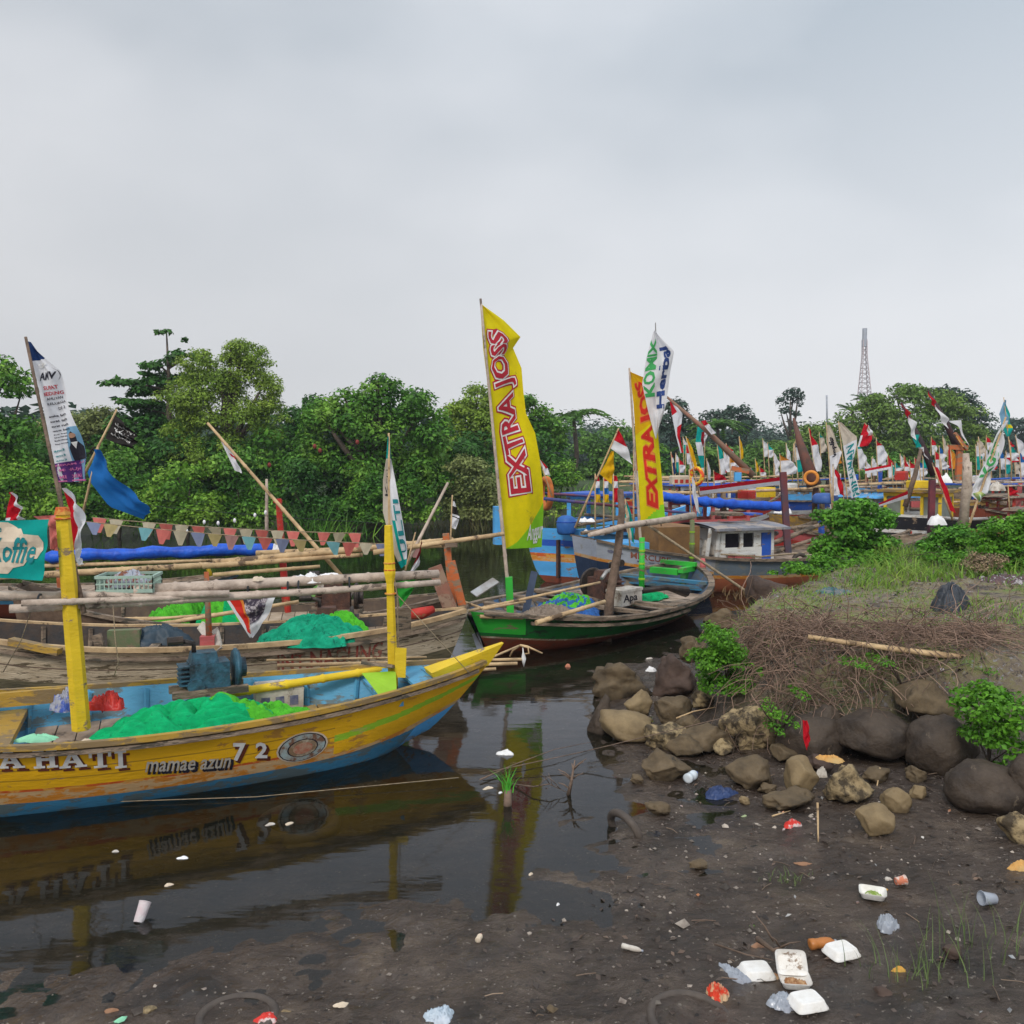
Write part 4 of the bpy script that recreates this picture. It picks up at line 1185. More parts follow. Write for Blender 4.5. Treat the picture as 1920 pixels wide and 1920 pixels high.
def foam_box(name, label, c, sx, sy, sz, rz, m1, cat='box', lidm=None):
    r = thing(name, label, cat, c)
    b = MB(); b.box(Vector(c) + Z * sz * .4, (sx, sy, sz * .8), rz, taper=1.03)
    for i in range(3): b.box(Vector(c) + Vector((math.cos(rz), math.sin(rz), 0)) * (i - 1) * sx * .3 + Vector((math.sin(rz), -math.cos(rz), 0)) * sy * .5 + Z * sz * .35, (sx * .18, .012, sz * .4), rz, mi=1)
    b.build('body', [m1, lidm or m_grime], r)
    b = MB(); b.box(Vector(c) + Z * sz * .9, (sx * 1.05, sy * 1.06, sz * .2), rz, taper=.9); b.build('lid', m1, r)
    return r
m_grime = mat('box_print', (0.06, 0.07, 0.16), (0.2, 0.2, 0.25), scale=14)
foam_box('ice_box', 'grubby white lidded ice box behind the green net in the yellow boat', gz(522, 1324, .31), .42, .24, .22, math.atan2(yb.ax.y, yb.ax.x), m_dirtyw)
# anchor hung from the beak
ar = thing('anchor', 'small four clawed anchor hanging off the beak of the yellow boat', 'anchor', at(980, 1225, 8.9))
b = MB(); b.bamboo(at(905, 1240, 8.4), at(975, 1210, 8.9), .012, .01); b.tube([at(975, 1210, 8.9), at(988, 1212, 8.9), at(1017, 1225, 8.9)], [.014, .012, .008], 6)
b.tube([at(975, 1210, 8.9), at(990, 1214, 8.85), at(992, 1225, 8.85), at(984, 1226, 8.85)], .009, 6); b.tube([at(975, 1210, 8.9), at(962, 1219, 8.95), at(956, 1231, 8.95)], .01, 6)
b.build('claw', m_bamboo, ar)
b = MB(); b.tube([at(980, 1212, 8.9), at(981, 1222, 8.9), at(982, 1235, 8.9), at(982, 1250, 8.9)], [.005, .008, .028, .004], 6); b.build('shank', m_foam, ar)

for lab, pts, rr in (('thin rope from the slim yellow post down to the beak', [at(731, 1100, 8.0), at(880, 1262, 7.9)], .004), ('knotted cord dangling from the booms by the thick yellow post', [at(212, 1135, 7.1), at(216, 1200, 7.1), at(222, 1240, 7.1), at(214, 1268, 7.12)], .004),
    ('slack line from the slim yellow post to the far gunwale', [at(742, 1250, 7.9), at(770, 1275, 8.0), at(800, 1262, 8.2)], .005), ('dark line tied round the slim yellow post', [at(728, 1010, 7.95), at(745, 1120, 8.0), at(748, 1258, 7.9)], .006),
    ('cord hanging from the booms left of the fish crate', [at(60, 1140, 7.0), at(40, 1200, 7.3), at(6, 1260, 7.6)], .004)):
    b = MB(); b.tube(pts, rr, 5); tag(b.build('rope', m_rope, loc=pts[-1]), lab, 'rope')

# ==== 2. weathered boat behind it
wb2 = Boat('fishing_boat', 'weathered wooden boat with flaking paint and faded red lettering behind the yellow boat', (-0.52, 10.75), (-6.6, 9.55), 1.35, 0.55, sb=0.22, ss=0.34, zk=-0.15, kb=0.1, ks=0.2, w0=0.3, rb=0.35, rs=.2, pw=3.0, sec=.27)
wb2.hull([m_palehull, m_oldwood, mat('dark_hull_inside', (0.035, 0.038, 0.042), (0.08, 0.055, 0.04), scale=5, bump=.4), m_dirthull, m_stake], lambda u, v: 3 if v < .50 else (0 if not (.86 < v < .90 or .695 < v < .71) else 4), inner=2, tin=.3, nt=60)  # the upper dark strip is shade below the rim, painted into the hull colour
wb2.rail(m_bamboo, 0, .99, .06, .05, .0); wb2.rail(m_oldwood, 0, .98, .04, .04, -.1, sides=(wb2.near,), name='rubbing_strake')
wb2.ribs(m_oldwood, [.2, .28, .36, .44, .52, .60, .68, .76, .84], r=.025)
wb2.deck(m_deck, .30, .40, .36); wb2.deck(m_oldwood, .80, .97, lambda q: wb2.zg(q) - .12, name='foredeck')
wb2.thwart(m_oldwood, .42, .50, .1); wb2.thwart(m_oldwood, .62, .5, .1, .05); wb2.thwart(m_oldwood, .74, .52, .14, .05)
sf = wb2.side()
u0, v0 = hq(520, 1240); u1, v1 = hq(715, 1222)
letters('lettering', 'INT.NAGUNG', sf, (u0, .16, u1, .40), m_faded, wb2.root, .006, .02)
letters('lettering', 'IDOLA KELUARGA', sf, (u0 + .01, .46, u1, .58), m_cream_wear, wb2.root, .006, .02)
b = MB(); b.beam(at(20, 1202, 9.2), at(112, 1222, 9.15), .10, .07); b.build('bow_plank', m_must, wb2.root)
b = MB(); b.box(at(234, 1205, 9.9), (.34, .12, .30), rz=.2); b.build('locker', mat('old_green_paint', (0.10, 0.16, 0.07), (0.16, 0.15, 0.09), scale=8, wear=(.2, .15, .1)), wb2.root)
b = MB(); b.beam(at(181, 1190, 9.7), at(193, 1232, 9.7), .10, .04, up=(0, 1, 0)); b.build('side_board', m_oldwood, wb2.root)
b = MB(); b.tube([at(392, 1192, 9.6), at(387, 1072, 9.7)], [.035, .026], 8); b.build('post', m_orpost, wb2.root)
b = MB(); b.box(at(390, 1205, 9.6), (.15, .15, .16), rz=.2); b.build('post_foot', m_pink, wb2.root)
b = MB(); b.beam(at(404, 1180, 9.75), at(412, 1218, 9.5), .07, .03, up=(0, 1, 0)); b.beam(at(376, 1172, 9.7), at(392, 1192, 9.6), .10, .03, up=(0, 1, 0)); b.build('wooden_bracket', m_dirtyw, wb2.root)
engine(wb2.root, at(620, 1198, 10.6), .2, .85, m_rust, m_dark)
mound('fishing_net', 'teal green net heap folded over the near gunwale of the weathered boat', 'fishing net', at(592, 1204, 10.0), .58, .30, .30, .2, m_tnet, 12, 'fishing nets heaped in the boats')
mound('fishing_net', 'lime net strip lying behind the teal heap in the weathered boat', 'fishing net', at(635, 1190, 10.4), .38, .22, .28, -.15, m_lnet, 15, 'fishing nets heaped in the boats')
mound('plastic_sheet', 'dark blue tarpaulin bundle in the stern half of the weathered boat', 'tarpaulin', at(300, 1205, 10.1), .35, .20, .22, .1, mat('dark_tarp', (0.03, 0.055, 0.08), rough=.5), 21, n=30)
# upright red and rust boards near its bow
for (a, c, w_, m_, lab) in (((848, 1152, 10.9), (815, 1062, 10.9), .17, m_pink, 0), ((868, 1140, 11.1), (846, 1052, 11.1), .10, m_orpost, 0)):
    b = MB(); b.beam(at(*a), at(*c), w_, .05, up=(0, 1, 0)); b.build('bow_plank', mat('rust_plank', (0.30, 0.13, 0.09), (0.18, 0.10, 0.07), scale=6, wear=(0.3, 0.2, 0.14), wearamt=.5) if m_ is m_pink else m_, wb2.root)
b = MB(); b.tube([at(768, 1152, 10.6), at(790, 1150, 10.6), at(812, 1142, 10.7)], [.06, .075, .045], 10)
tag(b.build('float', m_red, loc=at(790, 1150, 10.6)), 'red cylindrical float lying by the bow planks of the weathered boat', 'float')

# ==== 3. tan decked boat behind the weathered boat
tb = Boat('fishing_boat', 'tan decked boat with dark engine and red post behind the weathered boat', (-0.7, 12.4), (-6.3, 11.2), 1.5, 0.50, sb=.22, ss=.5, zk=-.15, kb=.1, ks=.3, w0=.3, rb=.3)
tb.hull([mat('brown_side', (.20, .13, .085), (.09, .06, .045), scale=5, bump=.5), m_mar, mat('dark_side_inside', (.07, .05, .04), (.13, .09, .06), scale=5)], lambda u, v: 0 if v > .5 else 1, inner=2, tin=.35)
tb.rail(m_oldwood, 0, .99, .07, .05); tb.deck(mat('tan_deck', (0.44, 0.35, 0.26), (0.3, 0.22, 0.15), scale=5, island=.15, bump=.3), .45, .92, .42, step=.16); tb.ribs(m_oldwood, [.2, .3, .4])
b = MB(); b.tube([at(540, 1148, 11.8), at(536, 1095, 11.8)], [.045, .04], 8, smooth=False); b.build('post', m_red, tb.root)
engine(tb.root, at(632, 1160, 11.5) + Z * .08, .1, .85, m_rust, m_dark)
b = MB(); b.box(at(628, 1108, 11.7), (.5, .3, .03), rz=.3, ax=(Vector((.95, .1, -.15)), Vector((0, 1, .2)), Vector((.15, -.2, 1)))); b.build('engine_cover', m_dirtyw, tb.root)
mound('fishing_net', 'bright lime net heap at the left end of the tan decked boat', 'fishing net', at(312, 1178, 11.6), .27, .2, .32, 0, m_lnet, 31, 'fishing nets heaped in the boats', n=40)
mound('fishing_net', 'mixed green net heap beside the thin orange post', 'fishing net', at(425, 1168, 11.8), .34, .22, .40, 0, m_lnet, 35, 'fishing nets heaped in the boats', n=40, m2=m_net, m2fn=lambda u, v: 1 if u % .25 < .1 else 0)
mound('fishing_net', 'small lime net heap hidden behind the dark engine cover', 'fishing net', at(350, 1152, 12.2), .25, .2, .36, 0, m_lnet, 37, 'fishing nets heaped in the boats', n=36)
mound('tarpaulin', 'small green tarpaulin draped behind the dark engine', 'tarpaulin', at(610, 1120, 12.2), .3, .2, .18, .4, mat('olive_tarp', (.12, .26, .06)), 41, n=30)
poles(tb.root, 'bamboo_pole', m_bamboo, ((290, 1172, 11.0, 560, 1128, 11.6, .03), (150, 1172, 10.9, 400, 1152, 11.3, .022), (120, 1162, 10.9, 320, 1158, 11.3, .02)))

# ==== 4. far left boat with long bamboo booms
lb = Boat('fishing_boat', 'low dark boat under the long blue roll and the bunting at far left', (-4.7, 15.4), (-11.4, 14.6), 1.5, .34, sb=.3, ss=.3, zk=-.15, w0=.3)
lb.hull([m_mar, m_sky, m_oldwood], lambda u, v: 1 if v > .8 else 0, inner=2); lb.rail(m_oldwood, 0, .99, .08, .06)
lb.deck(m_deck, .2, .9, .38)
b = MB(); b.tube([at(536, 1130, 13.5), at(522, 935, 13.5)], [.06, .045], 6, smooth=False); b.box(at(521, 940, 13.5), (.12, .06, .05)); b.build('post', m_red, lb.root)
b = MB(); b.tube([at(116, 1110, 13.0), at(108, 985, 13.0)], [.07, .06], 6, smooth=False); b.box(at(112, 1018, 12.95), (.22, .06, .09)); b.build('post', m_orpost, lb.root)
b = MB(); b.tube([at(396, 1080, 13.0), at(388, 1060, 13.0)], .03, 6); b.build('post', m_yel2, lb.root)
rolls = [((80, 1042, 12.6), (528, 1027, 13.2), .085)]
r = thing('rolled_tarpaulin', 'long bright blue rolled tarpaulin lashed along a boom under the bunting', 'tarpaulin', at(300, 1035, 12.9))
b = MB(); n_ = 26; pts = [at(80 + 448 * i / n_, 1044 - 16 * i / n_ + 1.5 * math.sin(i * .9), 12.6 + .6 * i / n_) for i in range(n_ + 1)]
b.tube(pts, [.085 + .012 * math.sin(i * 1.7) - (.05 if i in (0, n_) else 0) for i in range(n_ + 1)], 12); b.build('roll', m_tarp, r)
mound('white_float_bag', 'white bag of floats hung on the end of the long blue roll', 'float bag', at(522, 1040, 13.0), .09, .07, .20, 0, m_foam, 4, n=24, fold=2)
poles(lb.root, 'boom', m_bamboo, ((80, 1078, 12.2, 520, 1052, 12.5, .05), (400, 1056, 12.4, 850, 1012, 12.9, .05), (60, 1062, 12.6, 420, 1050, 12.9, .03), (480, 1038, 12.8, 845, 1022, 13.2, .045), (400, 1078, 12.2, 600, 1062, 12.4, .03), (380, 1062, 12.3, 680, 1040, 12.7, .04), (-30, 1084, 12, 90, 1078, 12.1, .04)))
# long slanting boom with small flag
r, f_ = flag('narrow red and white flag hanging under the long slanting bamboo boom', [(405, 808), (425, 850), (440, 882)], [(412, 818), (443, 862), (455, 888)], 13.2, [c_white, c_red, c_red], lambda u, v: 1 if v < .22 or .42 < v < .5 and u > .5 else 0, pole=((389, 793), (640, 1080)), pr=.032, pD=12.8, amp=.03, group='pennants on leaning booms')
b = MB(); pole_at(b, (500, 898, 13.6), (500, 1015, 13.6), .02, .03)
tag(b.build('bamboo_pole', m_gbamboo, loc=at(500, 1015, 13.6)), 'thin upright grey bamboo pole left of the red mooring post', 'pole')
# bunting
def bunting(label, a, c, cols, D0, D1, sag, size, n):
    r = thing('bunting', label, 'bunting', at(a[0], a[1], D0))
    P0, P1 = at(*a, D0), at(*c, D1)
    fn = lambda t: P0.lerp(P1, t) - Z * sag * 4 * t * (1 - t)
    b = MB(); b.tube([fn(i / 30) for i in range(31)], .007, 5); b.build('cord', m_rope, r)
    for i in range(n):
        if (i * 7) % 11 == 3 and n > 12: continue
        t0, t1 = (i + .04) / n, (i + .90) / n
        A, B_ = fn(t0), fn(t1); M_ = (A + B_) / 2 - Z * size * random.uniform(.85, 1.1) + Vector((random.uniform(-.04, .04), random.uniform(-.08, .08), 0))
        b = MB(); k = cols[i % len(cols)]; th = Vector((0, .004, 0))
        blunt = (B_ - A) * .13
        b.add([A, A.lerp(B_, .5) + Vector((0, -.015, 0)), B_, M_ + blunt, M_ - blunt] + [x + th for x in (A, A.lerp(B_, .5) + Vector((0, -.015, 0)), B_, M_ + blunt, M_ - blunt)], [(0, 4, 3, 2, 1), (5, 6, 7, 8, 9), (0, 5, 9, 4), (2, 3, 8, 7), (3, 4, 9, 8)])
        b.build('pennant', k, r)
    return r
m_creamc = cloth('bunting_cream', (0.62, 0.56, 0.42)); m_yc = cloth('bunting_yellow', (0.62, 0.52, 0.26)); m_bunt_t = cloth('bunting_aqua', (0.22, 0.48, 0.52)); m_bv = cloth('bunting_violet', (0.28, 0.32, 0.48)); m_bp = cloth('bunting_rose', (0.60, 0.36, 0.34))
bunting('upper string of mostly red and cream triangular bunting across the left boats', (172, 970), (680, 1000), [c_pink, m_creamc, c_pink, m_creamc], 12.0, 12.6, .04, .20, 17)
bunting('lower string of mixed pastel triangular bunting across the left boats', (160, 978), (795, 1022), [m_bv, m_yc, m_bp, m_bunt_t, c_pink, m_creamc, m_bv, m_yc, m_bp, m_bunt_t, c_pink], 11.6, 12.0, .05, .18, 20)
# bulb string
r = thing('bulb_string', 'sagging wire with small white bulbs above the bunting', 'string lights', at(280, 950, 13.5))
P0, P1 = at(280, 948, 13.5), at(800, 985, 13.5)
b = MB(); b.tube([P0.lerp(P1, i / 20) - Z * .03 * 4 * (i / 20) * (1 - i / 20) for i in range(21)], .004, 4); b.build('wire', m_lash, r)
for px, py in ((383, 979), (409, 981), (440, 976), (478, 966), (498, 961), (350, 996), (753, 983)):
    b = MB(); b.ball(at(px, py, 13.5), (.024, .024, .036), 8); b.build('bulb', m_foam, r)
# ------------------------------------------------------------------ left flags and banners
PG = 'tall banners and flags'
# tall white and purple banner at far left
r, f = flag('tall white banner with black lettering and a purple foot, far left', [(53, 642), (66, 700), (80, 760), (92, 820), (100, 870), (108, 905)], [(54, 640), (113, 695), (124, 750), (150, 812), (160, 860), (166, 902)], 7.5, [c_white, c_navy, c_lblue],
               lambda u, v: (1 if v < .12 else 2 if (u > .62 and v > .55) else 0), pole=((48, 632), (158, 1150)), pr=.02, amp=.03, dR=.1, nu=12, nv=60, pm=m_stake, pD=7.1, group=PG, name='banner', cat='banner')
patch('printed_band', [(0.01, .80), (1, .80), (1, 1), (0.01, 1)], f, m_purp, r, .004, (4, 8))
patch('printed_portrait', [(.62, .80), (.60, .70), (.68, .665), (.70, .60), (.80, .58), (.88, .61), (.88, .66), (.98, .70), (.99, .80)], f, m_bk, r, .006)
patch('printed_portrait', disc(.79, .615, .09, .022), f, m_skin, r, .009)
patch('printed_portrait', [(.70, .665), (.88, .665), (.80, .71)], f, m_wink, r, .009)
letters('lettering', 'AMV', f, (.12, .205, .82, .255), m_bk, r, .006, .03, .3)
patch('printed_swoosh', [(.78, .17), (.95, .20), (.97, .23), (.80, .265), (.92, .23), (.92, .205)], f, m_bk, r, .006)
for tx, v0, v1, m_, u0, u1 in (('SIAP', .14, .165, m_wink, .2, .7), ('SURAT', .292, .312, m_dred, .25, .75), ('BEDUNG', .325, .345, m_dred, .2, .85), ('AHLI WAN', .358, .375, m_bk, .28, .8), ('KELUARGA', .395, .415, m_bk, .25, .88), ('DAN 3', .435, .452, m_bk, .5, .82),
                             ('INDRAMAYU', .822, .842, m_pinkink, .06, .94), ('MENUJU', .868, .898, m_pinkink, .16, .80), ('MERDEKA', .925, .955, m_pinkink, .12, .88), ('amv3', .70, .715, m_tink, .08, .48), ('amv3', .735, .75, m_tink, .12, .48), ('amv3', .77, .785, m_tink, .12, .48)):
    letters('lettering', tx, f, (u0, v0, u1, v1), m_, r, .008, .025)
patch('printed_band', [(.03, .975), (.99, .975), (.99, .992), (.03, .992)], f, m_pinkink, r, .008)
for i, tx in enumerate(('aneka bahan', 'surat tanah', 'surat rumah', 'waris kebun', 'jual beli', 'urus surat', 'balik nama', 'biaya murah')):
    v0 = .475 + i * .0265
    letters('lettering', tx, f, (.14, v0, .60 if i > 3 else .8, v0 + .011), m_bk, r, .006, .03)
flag('large plain blue cloth pennant sweeping right from its leaning pole', [(182, 842), (172, 870), (164, 885), (170, 905), (205, 950), (270, 974)], [(184, 843), (202, 872), (225, 905), (255, 932), (275, 945), (279, 958)], 8.6, [c_blue], pole=((184, 838), (150, 985)), pr=.014, amp=.06, dR=-.2, group=PG)
r, f = flag('small black flag with white script on a slanting bamboo', [(216, 778), (207, 800), (197, 822)], [(257, 815), (254, 828), (251, 844)], 9.6, [c_black], pole=((219, 768), (150, 905)), pr=.016, amp=.05, group=PG)
for k in range(3):
    bm = bmesh.new()
    for q in range(9):
        cx_, cy_ = .16 + q * .085, .24 + k * .24 + random.uniform(-.04, .04)
        hgt, wd = random.uniform(.08, .13), .03
        bm.faces.new([bm.verts.new(v) for v in ((cx_ - .04, cy_ + hgt * .2, 0), (cx_ + .03, cy_ + hgt * .5, 0), (cx_ + .045, cy_ + hgt * .2, 0), (cx_ - .02, cy_ - .03, 0))])
        if q % 2: bm.faces.new([bm.verts.new(v) for v in ((cx_, cy_ - hgt, 0), (cx_ + wd * .6, cy_ - hgt, 0), (cx_ + wd * .9, cy_ + .05, 0), (cx_ + .01, cy_ + .05, 0))])
    decal('script', bm, f, lambda x, y: (x, y), .006, m_wink, r, (4, 2))
RW = 'red and white flags'
flag('red flag with a white foot at the far left edge, above the teal banner', [(22, 922), (14, 950), (10, 978)], [(24, 923), (38, 950), (44, 974)], 7.6, [c_red, c_white], lambda u, v: 1 if u > .75 or v > .85 and u < .3 else 0, amp=.05, group=RW)
flag('hanging red and white flag just right of the thick yellow post', [(118, 915), (128, 950), (130, 990), (138, 1030)], [(124, 915), (148, 945), (158, 985), (150, 1032)], 7.7, [c_red, c_white], lambda u, v: 1 if u > .55 else 0, pole=((112, 905), (140, 1180)), pm=m_stake, pr=.014, amp=.06, group=RW)
flag('faded rust red cloth hanging left of the thick yellow post', [(62, 968), (92, 985), (94, 1030)], [(108, 966), (110, 1000), (106, 1032)], 7.4, [c_pink], amp=.05, cat='cloth', name='hanging_cloth')
flag('thin white rag hanging behind the thick yellow post', [(140, 1030), (142, 1050), (147, 1060)], [(150, 1028), (152, 1045), (157, 1058)], 7.6, [c_white], amp=.02, cat='rag', name='hanging_cloth')
r, f = flag('teal banner with a cream patch and coffee lettering cut by the left edge', [(-60, 978), (-58, 1030), (-56, 1080)], [(90, 974), (88, 1030), (79, 1089)], 6.9, [c_teal], amp=.012, nu=24, nv=14, group=PG, name='banner', cat='banner')
patch('printed_patch', [(.36, .02), (.50, .04), (.56, .10), (.62, .16), (.66, .16), (.70, .24), (.90, .26), (.95, .36), (.96, .52), (.90, .66), (.78, .68), (.74, .76), (.60, .80), (.52, .90), (.40, .90)], f, m_cream_ink, r, .005, (10, 8))
letters('lettering', 'Koffie', f, (.27, .30, .86, .72), m_tink, r, .010, .02, .15)
letters('lettering', 'white', f, (.26, .10, .42, .20), m_tink, r, .010, .02)
# hanging red bordered print under the booms
r, f = flag('triangular dark picture cloth with red and white border hanging under the booms', [(420, 1118), (440, 1150), (468, 1195)], [(520, 1112), (500, 1158), (474, 1196)], 8.2, [c_white], amp=.03, nu=14, nv=14, name='hanging_cloth', cat='cloth')
patch('printed_border', [(.05, .0), (.30, .0), (.34, .5), (.45, .9), (.25, .85), (.10, .4)], f, m_rink, r, .004)
patch('printed_border', [(.26, .0), (.34, .0), (.42, .5), (.48, .85), (.42, .85), (.33, .45)], f, m_oink, r, .007)
patch('printed_picture', [(.32, .02), (.85, .02), (.86, .3), (.80, .6), (.52, .72), (.42, .5)], f, mat('dark_picture', (0.04, 0.03, 0.05), (0.45, 0.40, 0.42), scale=20, lo=.5, hi=.62), r, .010)
b = MB()
# fish crate
cr = thing('fish_crate', 'pale green slatted plastic crate of scraps standing on the booms', 'crate', at(245, 1105, 7.35))
c0 = at(243, 1106, 7.4); ang = .12
ux = Vector((math.cos(ang), math.sin(ang), 0)); uy = Vector((-math.sin(ang), math.cos(ang), 0))
b = MB(); sx, sy, sz = .225, .14, .125
for sgn in (-1, 1):
    for (A_, B_, la, lb_) in ((ux, uy, sx, sy), (uy, ux, sy, sx)):
        o = c0 + B_ * lb_ * sgn
        b.beam(o - A_ * la + Z * sz, o + A_ * la + Z * sz, .02, .022); b.beam(o - A_ * la + Z * sz * .55, o + A_ * la + Z * sz * .55, .008, .012); b.beam(o - A_ * la + Z * .01, o + A_ * la + Z * .01, .01, .03)
        n_ = int(la / .017)
        for i in range(n_ + 1): b.beam(o + A_ * (-la + 2 * la * i / n_), o + A_ * (-la + 2 * la * i / n_) + Z * sz, .008, .006)
b.box(c0 + Z * .004, (sx * 2, sy * 2, .008), ang)
b.build('slatted_box', m_crate, cr)
mound('scraps', '', '', c0 + Z * .03, .17, .10, .12, .1, mat('scraps', (0.35, 0.38, 0.45), (0.20, 0.07, 0.04), scale=12, lo=.45, hi=.55), 9, parent=cr, n=24, fold=2.5)
for lab, px, py, D, sx, sz in (('crumpled white bag on the booms near the thick grey poles', 578, 1092, 7.9, .15, .08), ('small white and teal packet lying on the booms', 618, 1082, 8.0, .12, .035), ('small tan packet lying on the booms', 484, 1088, 7.7, .06, .03)):
    mound('packet', lab, 'packet', at(px, py, D), sx, .06, sz, .1, m_foam if 'white' in lab else m_cream_ink, px, n=20, fold=2, group='packets left on the booms')
# narrow white and teal banner on the fore post
r, f = flag('narrow white and teal banner folded down the slim yellow post', [(727, 818), (724, 860), (718, 900), (718, 960), (735, 1030), (752, 1066)], [(730, 818), (733, 860), (742, 900), (752, 960), (762, 1030), (762, 1058)], 8.15, [c_cream, c_teal, c_white],
            lambda u, v: (1 if v < .20 or (v > .93) or (.45 < u < .62 and v > .66) else (2 if u > .5 else 0)), pole=((729, 812), (731, 1150)), pr=.016, amp=.04, freq=1.5, nu=14, nv=40, group=PG, name='banner', cat='banner')
letters('lettering', 'ULTI', f, (.66, .52, .92, .84), m_tink, r, .008, .02, 0, 'up')
letters('lettering', 'Kopi', f, (.12, .30, .42, .50), m_bk, r, .008, .0, 0, 'up')
flag('red and white flag drooping low behind the narrow teal banner', [(792, 1018), (775, 1060), (762, 1085)], [(790, 1012), (788, 1040), (786, 1060)], 10.0, [c_mar, c_white], lambda u, v: 1 if v > .55 else 0, pole=((779, 998), (760, 1070)), pr=.012, group=RW)
b = MB(); pole_at(b, (840, 905, 11.6), (760, 1062, 11.2), .018, .022); tag(b.build('bamboo_pole', m_gbamboo, loc=at(760, 1062, 11.2)), 'bare leaning bamboo pole between the narrow banner and the orange mooring post', 'pole')
r, f = flag('small black and white pennant on a thin pole behind the orange mooring post', [(848, 935), (848, 965), (846, 990)], [(851, 935), (862, 970), (855, 992)], 12.2, [c_black, c_white], lambda u, v: 1 if (v > .6 or int(v * 9) % 3 == 1) else 0, pole=((848, 928), (843, 1060)), pr=.014, group=PG)
op = thing('mooring_post', 'tall orange wooden mooring post carrying long bamboo booms', 'post', at(850, 1130, 11.4))
b = MB(); b.beam(at(850, 1140, 11.4), at(836, 1000, 11.4), .085, .06, up=(0, 1, 0)); b.build('upright', m_orpost, op)
b = MB(); b.box(at(846, 1022, 11.3), (.16, .05, .05)); b.build('crosspiece', m_oldwood, op)
b = MB(); b.bamboo(at(700, 1036, 11.1), at(945, 1001, 11.6), .035, .028); b.bamboo(at(740, 1030, 11.3), at(905, 1006, 11.6), .03, .02); b.build('boom', m_bamboo, op)
b = MB(); b.torus(at(838, 1018, 11.4), .07, .012, axis=(.2, 1, 0)); b.build('lashing', m_rope, op)
flag('bright green cloth scrap hanging beyond the slim yellow post', [(742, 1092), (746, 1110), (750, 1140)], [(778, 1086), (776, 1104), (762, 1124)], 10.8, [mat('green_cloth', (.02, .32, .03), trans=.3)], amp=.03, cat='cloth', name='hanging_cloth')

# ==== 5. green boat
gb = Boat('fishing_boat', 'dark green boat with maroon bottom moored in mid channel under the tall yellow banner', (3.2, 15.95), (-0.58, 11.45), 2.6, .40, sb=.34, ss=.22, zk=-.15, kb=.15, ks=.08, w0=.04, rb=.35, rs=.45, pw=3.4)
gb.hull([m_green, m_mar, m_bgreen, m_oldwood, mat('blue_inside', (.04, .12, .26), (.12, .12, .12), scale=5, wear=(.2, .16, .12), wearamt=.5), m_cream_wear], lambda u, v: (5 if .50 < v < .54 else 1 if v <= .5 else 2 if u < .08 and v > .6 else 0), inner=4, tin=.4, nt=28)
gb.rail(m_oldwood, 0.02, .985, .10, .05, .0); gb.rail(m_oldwood, .10, .6, .05, .04, -.09, sides=(gb.near,), name='rubbing_strake')
gb.deck(m_deck, .54, .84, .34, step=.3); gb.deck(m_oldwood, .02, .22, lambda q: gb.zg(q) - .06, step=.14, name='afterdeck'); gb.deck(m_blue, .86, .93, .40, name='foredeck')
gb.ribs(m_oldwood, [.26, .34, .42, .48])
gb.thwart(m_oldwood, .26, .42, .12, .05, .05); gb.thwart(m_oldwood, .40, .42, .10, .05, .03); gb.thwart(m_oldwood, .52, .42, .14, .05, .05); gb.thwart(m_blue, .85, .52, .12, .05)
b = MB(); b.box(gb.p(gb.L * .40, .15, .62), (.55, .12, .10), ax=(gb.ay, gb.ax, Z)); b.box(gb.p(gb.L * .43, -.2, .66), (.5, .10, .09), ax=(gb.ax, gb.ay, Z)); b.box(gb.p(gb.L * .45, .05, .74), (.7, .08, .07), ax=(gb.ay, gb.ax, Z)); b.build('bow_locker', m_bgreen, gb.root)
b = MB(); b.tube([at(1141, 0, 0) if 0 else gb.p(gb.L * .46, -.4, .6), gb.p(gb.L * .46, -.4, .85)], [.07, .04], 8); b.build('bollard', m_pink, gb.root)
engine(gb.root, gb.p(0.15, -.05, .36), math.atan2(gb.ax.y, gb.ax.x) + 1.2, 1.1, m_rust, m_dark)
b = MB(); b.tube([gb.p(.2, -.3, .5), gb.p(.6, -gb.near * -.9, .62), gb.p(1.1, gb.near * .95, .5)], [.05, .045, .09], 10); b.build('propeller_shaft', m_dark, gb.root)
b = MB(); b.beam(at(957, 1150, 12.4), at(954, 1082, 12.4), .10, .10, up=(0, 1, 0)); b.build('post', m_bgreen, gb.root)
b = MB(); b.beam(at(985, 1150, 12.6), at(1002, 1072, 12.8), .10, .05, up=(0, 1, 0)); b.build('post', mat('slate_post', (.05, .07, .12)), gb.root)
# green painted bamboo posts
for lab, a, c, D in (('slim green bamboo post with lime bands standing in the green boat', (1203, 1118), (1204, 1008), 14.2), ('', (1297, 1075), (1298, 975), 16.6)):
    b = MB()
    P0, P1 = at(*a, D), at(*c, D)
    b.bamboo(P0, P1, .048, .044, seg=.35)
    pr_ = b.build('post', m_bgreen if lab else mat('olive_bamboo', (.16, .22, .08), (.2, .17, .1)), gb.root)
    b = MB()
    for k in (.05, .3, .56, .78): b.cyl(P0.lerp(P1, k), .054, .03, 10)
    b.build('post_band', m_lime, pr_)
